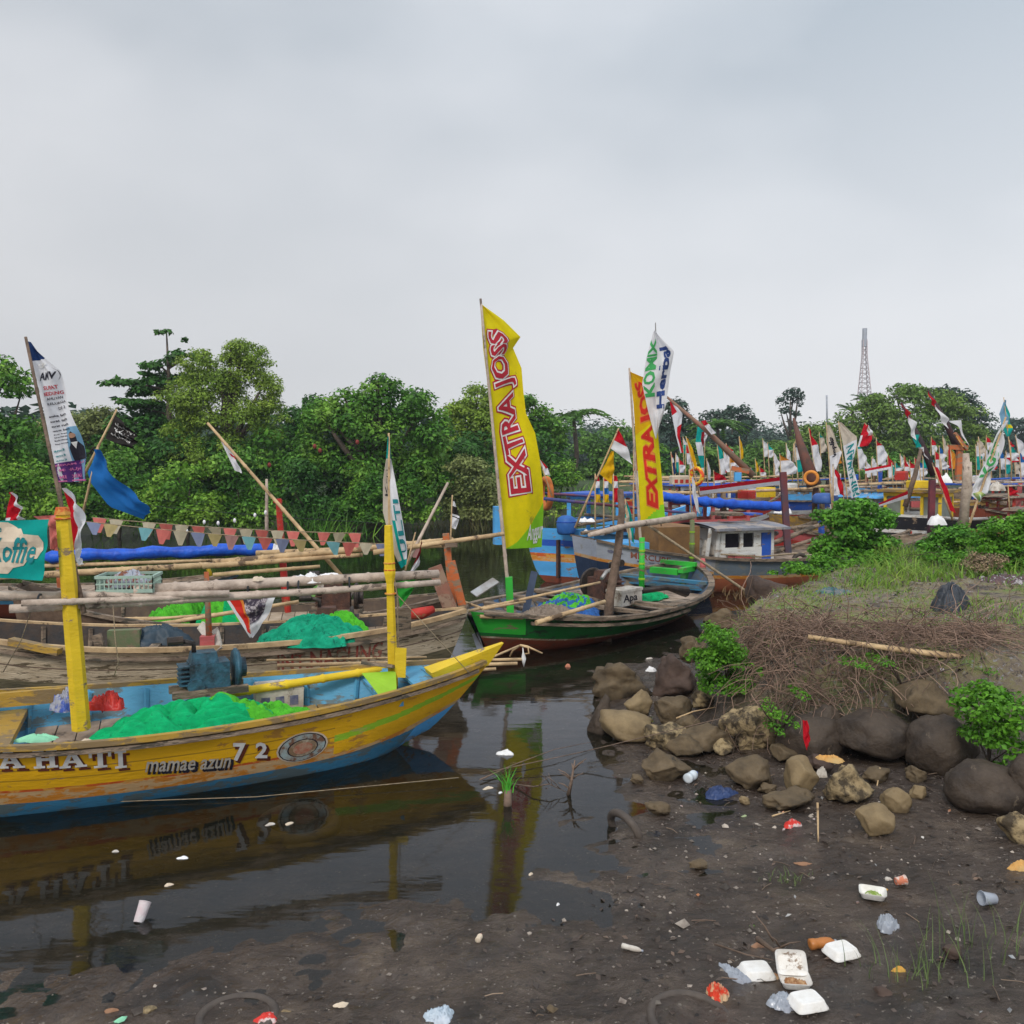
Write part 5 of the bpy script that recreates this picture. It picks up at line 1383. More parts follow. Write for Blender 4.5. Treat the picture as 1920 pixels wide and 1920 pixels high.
# stake & branch
st = thing('mooring_stake', 'rough leaning tree trunk stake standing in the water against the green boat', 'stake', gz(1137, 1205, 0))
b = MB(); a0 = gz(1137, 1215, -.1); D0 = a0.y
b.tube([a0, at(1143, 1120, D0), at(1158, 1035, D0), at(1166, 960, D0), at(1163, 918, D0)], [.075, .068, .06, .05, .045], 9); b.build('trunk', m_stake, st)
br = thing('branch_boom', 'crooked grey branch lying across the stake and the green posts', 'branch', at(1200, 988, 13.2))
b = MB(); b.tube([at(1105, 1003, 11.9), at(1140, 995, 12.2), at(1175, 985, 12.6), at(1230, 978, 13.3), at(1300, 966, 14.2)], [.03, .045, .045, .05, .055], 8); b.build('branch', m_stake if 0 else m_gbamboo, br)
poles(gb.root, 'bamboo_pole', m_bamboo, ((868, 1148, 11.5, 1125, 1092, 13.0, .022), (858, 1124, 12.0, 908, 1142, 11.6, .02), (1005, 1168, 11.3, 1134, 1128, 12.0, .035), (900, 1156, 11.4, 1010, 1160, 11.6, .025), (905, 1142, 11.6, 985, 1128, 12.1, .02)))
b = MB(); b.tube([at(1128, 1085, 13.2), at(1137, 1072, 13.3), at(1155, 1065, 13.5)], .03, 7); b.build('exhaust', m_metalg, gb.root)
b = MB(); b.beam(at(888, 1115, 11.9), at(930, 1088, 12.1), .14, .02, up=(0, -.5, 1)); b.build('propeller_shaft', m_metalg, gb.root)
mound('fishing_net', 'pile of lime and blue rope net amidships in the green boat', 'fishing net', gb.p(-.85, -.15, .34), .50, .42, .30, .8, m_brope, 51, 'fishing nets heaped in the boats', m2=m_lnet, m2fn=lambda u, v: 1 if (v < .75 and (u * 9 + v * 4) % 1 < .68) else 0)
mound('fishing_net', 'flat green net spread beside the engine of the green boat', 'fishing net', gb.p(.75, gb.near * .35, .36), .5, .3, .14, .8, m_net, 53, 'fishing nets heaped in the boats')
r = thing('lettered_box', 'pale box with black lettering standing in the green boat by the stake', 'box', gb.p(.05, gb.near * .55, .40))
c_ = gb.p(.0, gb.near * .52, .40); b = MB(); b.box(c_ + Z * .10, (.55, .28, .20), ax=(gb.ax, gb.ay, Z)); b.build('body', m_dirtyw, r)
b = MB(); b.box(c_ + Z * .22, (.57, .30, .04), ax=(gb.ax, gb.ay, Z)); b.build('lid', m_dirtyw, r)
fb = lambda u, v: c_ + gb.ax * (-.27 + .54 * u) + gb.ay * gb.near * .141 + Z * (.19 - .18 * v)
letters('lettering', 'Apa', fb, (.05, .12, .75, .9), m_bk, r, .004, .02)
sf = gb.side()
for k, mm_ in enumerate((mat('dirty_rag', (.30, .24, .19), (.18, .14, .11), scale=12, bump=.6),)):
    mound('sack_heap', 'dirty beige sacking lying on the after end of the green boat', 'sack', gb.p(-1.55, gb.near * .25, .40), .38, .28, .14, .5, mm_, 61, fold=2)
b = MB(); b.add([at(885, 1190, 11.75), at(897, 1185, 11.75), at(908, 1222, 11.7), at(898, 1228, 11.7)] + [v + Vector((0, .03, 0)) for v in (at(885, 1190, 11.75), at(897, 1185, 11.75), at(908, 1222, 11.7), at(898, 1228, 11.7))], [(0, 3, 2, 1), (4, 5, 6, 7), (0, 1, 5, 4), (1, 2, 6, 5), (2, 3, 7, 6), (3, 0, 4, 7)])
b.build('rudder', m_pgray, gb.root)

# tall yellow banner (first) with lettering
def joss(f, r, u0, u1, v0, v1, style):
    if style == 1:
        letters('lettering', 'EXTRA JOSS', f, (u0, v0, u1, v1), m_dred, r, .006, .115, .25, 'up', (26, 5), bend=bend1)
        letters('lettering', 'EXTRA JOSS', f, (u0, v0, u1, v1), m_wink, r, .012, .07, .25, 'up', (26, 5), bend=bend1)
        letters('lettering', 'EXTRA JOSS', f, (u0, v0, u1, v1), m_dred, r, .018, .022, .25, 'up', (26, 5), bend=bend1)
    else:
        letters('lettering', 'EXTRA JOSS', f, (u0, v0, u1, v1), m_oink, r, .006, .09, .25, 'up', (26, 5), bend=bend1)
        letters('lettering', 'EXTRA JOSS', f, (u0, v0, u1, v1), m_rink, r, .012, .04, .25, 'up', (26, 5), bend=bend1)
bend1 = lambda u, v: ((v - .5) * .06, 0)
r, f = flag('tallest yellow banner, red and white outlined lettering, lime corner at its foot', [(901, 572), (903, 612), (906, 654), (911, 695), (916, 737), (921, 778), (926, 820), (931, 862), (936, 903), (940, 945), (942, 987), (944, 1029)], [(903, 572), (945, 602), (976, 632), (962, 652), (978, 690), (981, 730), (986, 775), (1003, 812), (1012, 860), (1018, 910), (1019, 960), (1016, 1027)], 12.6, [c_yel],
            None, pole=((901, 560), (957, 1148)), pr=.028, amp=.07, freq=1.7, dR=.3, nu=26, nv=110, group=PG, name='banner', cat='banner', pm=m_gbamboo, pD=12.4)
def pfix(f):
    return f
joss(f, r, .22, .80, .125, .815, 1)
patch('printed_corner', [(.03, 1), (.35, .975), (.7, .935), (1, .875), (1, 1)], f, c_lime, r, .004, (10, 8))
letters('lettering', 'Anggur', f, (.60, .935, 1.0, .985), m_wink, r, .010, .02, .3)
# second yellow banner
r, f = flag('second yellow banner with red lettering, standing above the crooked branch', [(1181, 697), (1188, 760), (1192, 830), (1197, 900), (1200, 983)], [(1183, 697), (1228, 716), (1232, 800), (1243, 900), (1248, 975)], 14.4, [c_yel, c_gold, c_lime],
            lambda u, v: 1 if v < .45 else (2 if (v > .9 and u > (1 - v) * 9) else 0), pole=((1180, 690), (1204, 1060)), pr=.026, amp=.06, freq=1.5, nu=24, nv=90, group=PG, name='banner', cat='banner', pm=m_gbamboo)
joss(f, r, .30, .84, .12, .91, 2)
# white herbal banner behind
r, f = flag('white banner with green and navy lettering behind the second yellow banner', [(1225, 622), (1212, 670), (1204, 720), (1215, 770), (1229, 822)], [(1229, 618), (1262, 660), (1256, 710), (1246, 770), (1231, 822)], 14.15, [c_white], pole=((1229, 605), (1240, 1000)), pD=17.5, pr=.014, amp=.06, nu=20, nv=50, group=PG, name='banner', cat='banner', pm=m_metalg)
letters('lettering', 'KOMIX', f, (.04, .10, .42, .62), m_gink, r, .008, .04, 0, 'up')
letters('lettering', 'Herbal', f, (.56, .18, .88, .72), m_bink, r, .008, .04, 0, 'up')

# ==== 6. light blue boat
bb = Boat('fishing_boat', 'light blue boat with red and orange stripes seen beside the tall yellow banner', (6.0, 27.5), (0.98, 18.4), 2.0, .80, sb=.5, ss=.35, zk=-.1, kb=.2, ks=.05, w0=.82, rb=.5, rs=.1, sec=.3)
bb.hull([m_lblue, m_dblue, m_redstr, m_oran, m_mar, m_sky], lambda u, v: (0 if v > .82 else 1 if v > .72 else 0 if v > .60 else 2 if v > .54 else 3 if v > .46 else 0 if v > .20 else 4), inner=5, tin=.5, nt=50)
bb.rail(m_lblue, 0, .98, .10, .07)
b = MB(); c_ = bb.P(0, .6, 1).lerp(bb.P(0, .6, -1), .5) - bb.ax * .08
b.beam(c_ - Z * .5, c_ + Z * .3, .10, .05, up=bb.ay); b.build('rudder', m_rust, bb.root)
b = MB()
cc = bb.p(-2.4, 0, 1.15)
for sx in (-1, 1):
    for sy in (-1, 1): b.beam(bb.p(-2.9 + sx * .55, sy * .6, .75), bb.p(-2.9 + sx * .55, sy * .6, 1.72), .09, .09)
for sy in (-1, 1):
    b.beam(bb.p(-3.5, sy * .6, 1.72), bb.p(-2.3, sy * .6, 1.72), .08, .08); b.beam(bb.p(-3.5, sy * .6, 1.18), bb.p(-2.3, sy * .6, 1.18), .07, .10)
for sx in (-1, 1): b.beam(bb.p(-2.9 + sx * .55, -.6, 1.72), bb.p(-2.9 + sx * .55, .6, 1.72), .08, .08); b.beam(bb.p(-2.9 + sx * .55, -.6, 1.18), bb.p(-2.9 + sx * .55, .6, 1.18), .06, .10)
b.build('cabin_frame', m_lblue, bb.root)
b = MB(); b.box(bb.p(-2.9, 0, 1.80), (1.5, 1.5, .05), ax=(bb.ax, bb.ay, Z)); b.build('cabin_roof', m_dblue, bb.root)
b = MB(); b.box(at(936, 985, 17.4), (.22, .2, .75), rz=.2); b.build('cabin_post', m_lblue, bb.root)
r = thing('barrel', 'blue round plastic barrel standing on the light blue boat', 'barrel', at(1062, 1000, 17.8))
b = MB(); c_ = at(1062, 1002, 18); b.tube([c_, c_ + Z * .05, c_ + Z * .20, c_ + Z * .33, c_ + Z * .38, c_ + Z * .39], [.16, .19, .205, .18, .10, .02], 18); b.build('body', mat('blue_barrel', (.03, .13, .42), rough=.5), r)
b = MB(); b.torus(c_ + Z * .26, .198, .010); b.build('rim', m_dblue, r)
poles(bb.root, 'boom', mat('maroon_boom', (.20, .05, .04), (.03, .08, .25), scale=1.2), ((1020, 935, 18, 1290, 962, 19, .035), (1020, 925, 19, 1180, 935, 20, .03)))
b = MB(); b.torus(at(1024, 925, 18.5), .30, .07, axis=(1, .3, 0), n=20)
tag(b.build('life_ring', mat('faded_orange', (.62, .18, .04)), loc=at(1024, 925, 18.5)), 'faded orange life ring half hidden behind the tall yellow banner', 'life ring')

# ==== 7. grey boat with white cabin
cb = Boat('fishing_boat', 'grey boat with yellow stripe, brown bottom, lettered stern and small white cabin', (9.4, 19.8), (1.38, 17.0), 2.1, .62, sb=.32, ss=.46, zk=-.1, kb=.1, ks=.22, w0=.55, rb=.5, rs=.1, sec=.2)
cb.hull([m_gray, m_oran, m_brown, m_pgray, m_oldwood, mat('navy_shadow_paint', (.02, .04, .09))], lambda u, v: 5 if u < .27 and v < .64 else ((3 if u < .27 else 0) if v > (.70 if u < .27 else .62) else 1 if v > (.64 if u < .27 else .54) else 2), inner=4, tin=.5, nt=50)  # navy below the pale stern panel is the overhang's shade, painted on the hull
cb.rail(m_oldwood, 0, .98, .10, .05)
cb.deck(m_deck, .05, .95, .58, step=.2)
sf = cb.side()
u0, v0 = hq(1110, 1030); u1, v1 = hq(1165, 1035)
letters('lettering', 'MERCUBE', sf, (.075, .08, .165, .19), m_faded, cb.root, .008, .02)
letters('lettering', 'R.91', sf, (.09, .22, .14, .25), m_grime, cb.root, .008, .02)
for u in (.03, .05, .225):
    patch('painted_mark', disc(u, .14, .008, .035, 5), sf, m_grime, cb.root, .008)
# cabin
Xc = cb.L * (.5 - .5)
def cp(px, py, D): return at(px, py, D)
cA = at(1365, 1050, 18.2)
cx0 = (cA - cb.c).dot(cb.ax)
CL, CW, CH = 1.35, 1.1, .82
near = cb.near
def cbp(x, y, z): return cb.p(cx0 + x, near * y, z)
cab = MB()
def wallbar(b, x0, x1, z0_, z1, y, mi=0, th=.04): b.box(cbp((x0 + x1) / 2 * .9, y * .9, .58 + ((z0_ + z1) / 2 - .58) * .78), ((x1 - x0) * .9, th, (z1 - z0_) * .78), ax=(cb.ax, cb.ay, Z), mi=mi)
z0 = .58
for y in (.62, -.62):
    wallbar(cab, -.68, .68, z0, z0 + .34, y)
    wallbar(cab, -.68, .68, z0 + .70, z0 + .80, y)
    for x0_, x1_ in ((-.68, -.58), (-.20, -.12), (.16, .34), (.60, .68)): wallbar(cab, x0_, x1_, z0 + .34, z0 + .70, y)
for x in (-.68, .68): cab.box(cbp(x * .9, 0, z0 + .31), (.04, 1.10, .62), ax=(cb.ax, cb.ay, Z))
cabo = cab.build('cabin', m_white, cb.root)
for x0_, x1_ in ((-.56, -.22), (-.10, .14)):
    b = MB(); wallbar(b, x0_, x1_, z0 + .34, z0 + .70, .60, th=.01); b.build('window', mat('dark_glass', (.015, .012, .02), rough=.15, bump=0), cabo)
b = MB(); wallbar(b, .36, .60, z0 + .02, z0 + .70, .63, th=.03); d_ = b.build('door', m_dblue, cabo)
b = MB(); b.grid(lambda u, v: cbp(-.85 + 1.7 * u, -.76 + 1.52 * v, z0 + .66 + .07 * (1 - (2 * v - 1) ** 2)), 6, 8); b.grid(lambda u, v: cbp(-.85 + 1.7 * u, -.76 + 1.52 * v, z0 + .62 + .07 * (1 - (2 * v - 1) ** 2)), 6, 8)
for y in (-.85, .85): wallbar(b, -.95, .95, z0 + .79, z0 + .85, y, th=.05)
b.build('roof', mat('grey_roof', (.24, .25, .29), (.15, .15, .17), wear=(.35, .3, .26)), cabo)
b = MB(); wallbar(b, -.56, -.05, z0, z0 + .20, .86, th=.25); tag(b.build('locker', m_pink, cb.root), None)
b = MB(); wallbar(b, -.60, -.02, z0 + .20, z0 + .24, .86, th=.30); b.build('locker_lid', m_white, cb.root)
mound('plastic_bag', 'off white bag tied beside the cabin of the grey boat', 'bag', at(1326, 1040, 17.6), .14, .12, .3, 0, m_dirtyw, 71, n=24)
b = MB(); b.box(cbp(-1.5, 0, z0 + .35), (.9, 1.0, .7), ax=(cb.ax, cb.ay, Z)); b.build('plywood_box', mat('plywood', (.30, .16, .06), (.2, .11, .05)), cb.root)
b = MB(); b.box(cbp(-2.6, .1, z0 + .22), (.9, .8, .4), ax=(cb.ax, cb.ay, Z)); b.build('hatch', m_lblue, cb.root)
b = MB(); b.beam(at(1478, 1045, 19.0), at(1468, 885, 19.0), .13, .10, up=(0, 1, 0)); b.build('post', mat('slate_red_post', (.045, .06, .09), (.16, .04, .04), scale=1.5), cb.root)
poles(cb.root, 'loose_pole', m_oldwood, ((1090, 1000, 17.6, 1200, 985, 18.4, .04), (1420, 1030, 19, 1560, 975, 20, .06), (1080, 985, 18.2, 1230, 960, 19, .04), (1420, 1045, 18.6, 1530, 1010, 19.6, .05), (1095, 965, 18.6, 1190, 972, 18.6, .035)))
for i, (px, py) in enumerate(((1094, 978), (1108, 978), (1100, 1000), (1122, 1003))):
    mound('foam_float', 'white dome shaped foam floats scattered over the poles of the grey boat', 'float', at(px, py, 17.9), .11, .09, .09, i, m_foam, i, n=16, fold=.3, group='white foam floats on the grey boat')
b = MB(); wallbar(b, -.45, .05, .58 + 1.12, .58 + 1.20, .1, th=.5); b.build('roof_hatch', m_oldwood, cabo)
b = MB(); wallbar(b, .25, .60, .58 + 1.12, .58 + 1.17, .1, th=.4); b.build('roof_hatch', m_dblue, cabo)
for x_ in (-.80, -1.05):
    b = MB(); b.beam(cbp(x_ * .9, .58, .58), cbp(x_ * .8, .55, .58 + .66), .05, .05); b.build('window_bar', m_white, cabo)
b = MB(); b.torus(cbp(.95, .95, .56), .15, .045, axis=cb.ay, n=20); b.build('fender_tyre', m_rubber, cb.root)
b = MB(); b.tube([cbp(-.9, 1.02, .78), cbp(0, 1.0, .70), cbp(1.2, .95, .74), cbp(2.2, .8, .84)], .018, 6); b.build('side_rope', m_rope, cb.root)
# mooring rope to the shore
def rope(label, pts, r_, m_=m_rope, sag=.05, name='mooring_rope'):
    b = MB(); out_ = []
    for a, c in zip(pts[:-1], pts[1:]):
        for i in range(13):
            t_ = i / 12
            out_.append(Vector(a).lerp(Vector(c), t_) - Z * sag * 4 * t_ * (1 - t_))
    b.tube(out_, r_, 5)
    return tag(b.build(name, m_, loc=pts[-1]), label, 'rope')
rope('thick tan mooring rope running from the crooked branch down to the rocky bank', [at(1215, 985, 13.4), at(1410, 1116, 13.3)], .022, sag=.0)
rope('thin pale line stretched along the water beside the yellow boat hull', [gz(-40, 1512, .02), gz(480, 1494, .02), gz(860, 1458, .04)], .0035, sag=.0)
rope('thin line running from the shore rocks over the tuft of grass', [gz(905, 1450, .03), gz(1100, 1408, .10), gz(1360, 1345, .35)], .004, m_stake, sag=.0)
# ------------------------------------------------------------------ middle distance flags
G2 = 'flags on the boats to the right'
def rowband(stops):
    """stops: [(v_end, idx), ...]"""
    def g(u, v):
        for e, i_ in stops:
            if v < e: return i_
        return stops[-1][1]
    return g
c_list = [c_red, c_white, c_blue, c_teal, c_gold, c_cream, c_lime, c_orange, c_navy, c_mar]
RED, WHT, BLU, TEA, GLD, CRM, LIM, ORA, NAV, MRN = range(10)
flag('red and white flag flying from a slanting pole beside the golden pennant', [(1157, 807), (1150, 825), (1144, 840)], [(1161, 807), (1176, 838), (1186, 871)], 16, c_list, lambda u, v: RED if v < .5 else WHT, pole=((1160, 803), (1078, 990)), pr=.022, group=RW, amp=.04)
flag('golden pennant hanging below the red and white flag on the slanting pole', [(1146, 846), (1136, 868), (1124, 888)], [(1150, 846), (1152, 880), (1146, 908)], 16, c_list, lambda u, v: GLD, group=G2, amp=.05)
for lab, x, c_ in (('red white and blue streamer left of the golden pennant foot', 1117, (RED, WHT, BLU, GLD)), ('red white and blue streamer under the golden pennant foot', 1133, (RED, WHT, BLU, GLD)), ('red and white streamer right of the golden pennant foot', 1151, (RED, WHT, RED, RED))):
    flag(lab, [(x, 892), (x - 2, 915), (x - 2, 942)], [(x + 6, 892), (x + 8, 915), (x + 9, 942)], 18, c_list, (lambda c_: lambda u, v: c_[min(3, int(v * 4))])(c_), pole=((x - 1, 888), (x - 1, 990)), pr=.02, group=G2, amp=.05)
flag('teal and cream pennant hanging beside the rough stake', [(1172, 940), (1170, 970), (1178, 1008)], [(1176, 940), (1186, 975), (1190, 1020)], 15, c_list, lambda u, v: TEA if (u > .6 or int(v * 8) % 2 and u < .3) else CRM, pole=((1172, 935), (1182, 1030)), pr=.015, group=G2, amp=.05)
flag('small red and white flag half hidden right of the tallest yellow banner', [(1012, 862), (1018, 878), (1022, 890)], [(1014, 862), (1026, 875), (1032, 892)], 18, c_list, lambda u, v: RED if u > .5 and v < .6 else WHT, pole=((1010, 858), (1035, 930)), pr=.015, group=RW)
flag('red over white flag peeping left of the second yellow banner', [(1189, 845), (1189, 880), (1192, 918)], [(1196, 845), (1200, 880), (1198, 918)], 18, c_list, lambda u, v: RED if v < .55 else WHT, pole=((1188, 835), (1188, 990)), pr=.02, group=RW)
# boom with long flags
bm_ = thing('slanting_boom', 'long slanting wooden boom with flags right of the herbal banner', 'boom', at(1410, 890, 22))
b = MB(); b.tube([at(1250, 744, 22), at(1330, 812, 22), at(1412, 892, 22)], [.03, .06, .09], 8); b.build('spar', mat('boom_wood', (.30, .13, .09), (.2, .15, .10)), bm_)
flag('long red and white flag hanging from the tip of the long slanting boom', [(1256, 752), (1262, 790), (1268, 820), (1276, 850)], [(1260, 752), (1281, 775), (1274, 815), (1281, 848)], 22, c_list, lambda u, v: RED if (v < .25 and u < .6) or (v > .5 and u > .35) else WHT, group=RW, amp=.08)
flag('red and white flag clipped midway along the long slanting boom', [(1314, 790), (1322, 800), (1334, 815)], [(1322, 788), (1330, 796), (1342, 812)], 21.8, c_list, lambda u, v: RED if v < .4 else WHT, group=RW, amp=.04)
flag('teal and white flag hanging from the middle of the long slanting boom', [(1308, 800), (1304, 830), (1310, 860), (1318, 888)], [(1322, 802), (1318, 830), (1320, 860), (1322, 888)], 23, c_list, lambda u, v: TEA if (v < .3 or .6 < v < .85) else WHT, pole=((1322, 796), (1320, 900)), group=G2, amp=.08)
flag('maroon and white short flag between two teal flags', [(1316, 810), (1314, 825), (1318, 838)], [(1328, 806), (1326, 815), (1320, 838)], 22.5, c_list, lambda u, v: MRN if u < .5 else WHT, group=RW)
flag('golden yellow swallow flag below the long red and white flag', [(1286, 822), (1294, 850), (1303, 880)], [(1290, 822), (1302, 850), (1308, 882)], 21, c_list, lambda u, v: GLD, pole=((1286, 818), (1312, 930)), group=G2)
b = MB(); b.torus(at(1306, 893, 21), .19, .05, axis=(1, .6, 0), n=16); 
tag(b.build('life_ring', mat('red_yellow_ring', (.7, .08, .02), (.75, .5, .03), scale=9, lo=.49, hi=.51), loc=at(1306, 905, 21)), 'red and yellow ring hanging among the pennants right of the second yellow banner', 'life ring')
FL = [
 ('small red white and navy flag low against the trees right of the herbal banner', 1258, 850, 890, 5, 24, ((.2, RED), (.45, WHT), (1, NAV))),
 ('white streamer right of the teal and white boom flag', 1325, 862, 900, 5, 24, ((1, WHT),)),
 ('teal and white narrow flag at the right end of the boom flags', 1344, 828, 890, 10, 24, ((.55, TEA), (1, WHT))),
 ('plain yellow narrow upright flag near the head of the slanting boom', 1386, 821, 862, 5, 26, ((1, GLD),)),
 ('orange and yellow pointed flag under the slanting boom', 1368, 857, 884, 12, 24, ((.4, ORA), (1, WHT))),
 ('red pointed flag left of the orange masthead', 1338, 884, 906, 16, 23, ((.8, RED), (1, WHT))),
 ('tiny yellow flag far behind the masthead', 1416, 862, 885, 4, 34, ((1, GLD),)),
 ('white flag with an orange corner left of the rusty leaning mast', 1462, 853, 892, 22, 26, ((.3, ORA), (1, WHT))),
 ('navy edged white narrow flag just left of the rusty leaning mast', 1490, 831, 885, 11, 27, ((.15, NAV), (.6, WHT), (1, TEA))),
 ('tall red topped white flag right of the rusty leaning mast', 1516, 804, 884, 14, 27, ((.40, RED), (1, WHT))),
 ('teal and cream narrow flag between the red topped and cream flags', 1536, 813, 850, 9, 30, ((.2, TEA), (1, CRM))),
 ('navy and white narrow flag right of the teal lettered cream flag', 1606, 832, 880, 12, 28, ((.2, TEA), (1, WHT))),
 ('small red and white flag against the domed tree', 1643, 826, 872, 14, 27, ((.2, RED), (1, WHT))),
 ('tiny white flag left of the red bunting', 1636, 858, 880, 5, 30, ((1, WHT),)),
 ('white flag standing right of the red bunting', 1678, 868, 892, 10, 30, ((.4, TEA), (1, WHT))),
 ('slim white flag behind the orange masthead cross', 1832, 830, 862, 9, 36, ((1, WHT),)),
 ('second slim white flag behind the orange masthead cross', 1845, 838, 870, 6, 38, ((1, WHT),)),
 ('white pointed flag at the far right edge', 1904, 818, 868, 15, 34, ((1, WHT),)),
 ('red and white little flag at the far right edge', 1886, 848, 868, 28, 32, ((.5, WHT), (1, RED))),
 ('pale aqua flag between the two big right hand booms', 1730, 852, 878, 14, 26, ((1, TEA),)),
 ('white slanted flag low between the booms', 1764, 862, 880, 10, 27, ((1, WHT),)),
 ('pink red flag far behind the big green lettered banner', 1893, 828, 845, 6, 36, ((1, RED),)),
 ('white flag low behind the blue barrel', 1580, 905, 932, 10, 24, ((1, WHT),)),
 ('lime flag near the life ring', 1536, 908, 935, 8, 24, ((1, LIM),)),
 ('small orange flag hanging left of the orange masthead cross', 1782, 842, 880, 8, 26, ((1, ORA),)),
 ('white navy spotted flag under the cream flag', 1555, 892, 930, 12, 23, ((1, WHT),)),
 ('red flag lower right beside the brown boat', 1890, 912, 930, 12, 22, ((1, RED),)),
 ('small teal flag at the end of the red bunting', 1672, 870, 892, 4, 29, ((1, TEA),)),
 ('small golden flag over the yellow boom', 1697, 882, 896, 6, 29, ((1, GLD),)),
 ('tiny red flag far left of the blue cabin box', 1352, 874, 890, 7, 30, ((1, RED),)),
 ('tiny white flag beyond the red and white roll', 1452, 872, 896, 6, 34, ((1, WHT),)),
 ('tiny red and white flag beyond the red and white roll', 1424, 876, 896, 8, 34, ((.5, RED), (1, WHT))),
 ('tiny teal flag beyond the roll beside the masthead', 1408, 878, 896, 5, 36, ((1, TEA),)),
 ('tiny cream flag between the rusty mast and the cream flags', 1531, 860, 884, 6, 36, ((1, CRM),)),
 ('tiny orange flag between the cream flags', 1568, 846, 870, 6, 36, ((1, ORA),)),
 ('tiny white flag above the dark gap of the domed tree', 1700, 866, 884, 6, 38, ((1, WHT),)),
 ('tiny red flag above the dark gap of the domed tree', 1716, 868, 884, 6, 38, ((1, RED),)),
 ('tiny white and red flag right of the orange masthead', 1858, 862, 882, 7, 38, ((.5, WHT), (1, RED))),
]
for lab, x, y0, y1, wd, D, st in FL:
    wd *= 1.4; h_ = y1 - y0; ln = random.uniform(.05, .25) * h_
    flag(lab, [(x, y0), (x + ln * .3, y0 + h_ * .5), (x + ln * .6, y1)], [(x + 1, y0), (x + wd, y0 + h_ * .45), (x + wd + ln * .3, y1 - random.uniform(0, 4))], D, c_list, rowband(st), pole=((x, y0 - 3), (x + ln, y1 + random.uniform(20, 45))), pr=.02, group=G2, amp=.08, nu=6, nv=18)
r, f = flag('left cream banner with black lettering among the right hand flags', [(1550, 797), (1549, 825), (1556, 860), (1558, 905), (1562, 925)], [(1554, 797), (1568, 825), (1578, 848), (1568, 880), (1575, 925)], 23, [c_cream, c_white], lambda u, v: 0 if v < .45 else 1, pole=((1549, 792), (1562, 960)), group=G2, name='banner', cat='banner', nu=12, nv=26)
letters('lettering', 'kopiko', f, (.25, .2, .75, .5), m_bk, r, .01, .05, 0, 'up')
r, f = flag('right cream banner with teal lettering down its lower half', [(1572, 792), (1580, 830), (1588, 880), (1597, 935)], [(1576, 792), (1606, 818), (1600, 870), (1612, 928)], 23, [c_cream, c_white], lambda u, v: 0 if v < .4 else 1, pole=((1572, 790), (1592, 960)), group=G2, name='banner', cat='banner', nu=12, nv=26)
letters('lettering', 'MINUMAN', f, (.2, .42, .85, .98), m_tink, r, .01, .03, 0, 'up')
flag('bright red and white flag streaming left off its slanting staff before the domed tree', [(1621, 793), (1614, 815), (1608, 838)], [(1630, 800), (1638, 812), (1628, 836)], 25, c_list, lambda u, v: WHT if (u > .55 and v < .6) or (u < .15 and v > .55) else RED, pole=((1621, 792), (1640, 822)), group=RW, nu=12)
flag('red and white flag hanging in front of the left cream banner', [(1563, 876), (1563, 895), (1568, 922)], [(1565, 876), (1578, 900), (1584, 930)], 21.5, c_list, lambda u, v: RED if u > .45 - v * .1 else WHT, group=RW, pole=((1562, 870), (1562, 960)), pr=.02)
r, f = flag('white and red flag on a dark staff in front of the blue roll', [(1297, 895), (1298, 925), (1306, 958)], [(1300, 893), (1306, 925), (1313, 964)], 17, c_list, lambda u, v: WHT, pole=((1292, 880), (1298, 985)), group=G2)
names_ = {RED: 'red', WHT: 'white', TEA: 'teal', CRM: 'cream', GLD: 'golden', BLU: 'blue', ORA: 'orange'}
anch = [(1262, 1296, 'the long boom flag'), (1350, 1376, 'the orange brown masthead'), (1424, 1480, 'the lone tall tree'), (1484, 1512, 'the rusty leaning mast'), (1618, 1668, 'the red scalloped bunting'), (1684, 1726, 'the left great slanting boom'), (1744, 1780, 'the right great slanting boom'), (1826, 1860, 'the rust red masthead'), (1872, 1916, 'the right edge of the picture')]
place_ = ['first', 'second', 'third', 'fourth', 'fifth', 'sixth']
for x0_, x1_, nm_ in anch:
    for k in range(5):
        x = x0_ + (x1_ - x0_) * (k + .5) / 5 + random.uniform(-2, 2); y0 = random.uniform(812, 866); h_ = random.uniform(24, 46)
        c1_, c2_ = random.choice([(RED, WHT), (RED, WHT), (RED, WHT), (WHT, WHT), (TEA, WHT), (CRM, CRM), (RED, RED), (WHT, TEA), (WHT, WHT), (BLU, WHT)])
        wd = random.uniform(9, 16); D = random.uniform(27, 38)
        cn = names_[c1_] if c1_ == c2_ else names_[c1_] + ' over ' + names_[c2_]
        flag(f'distant {cn} pennant, {place_[k]} from the left beside {nm_}', [(x, y0), (x + 1, y0 + h_ * .5), (x + 2, y0 + h_)], [(x + 1, y0), (x + wd, y0 + h_ * .5), (x + wd * .8, y0 + h_)], D, c_list, rowband(((.45, c1_), (1, c2_))), pole=((x, y0 - 3), (x + random.uniform(-3, 6), y0 + h_ + 38)), pr=.02, group='distant pennants over the far boats', amp=.08, nu=4, nv=12)
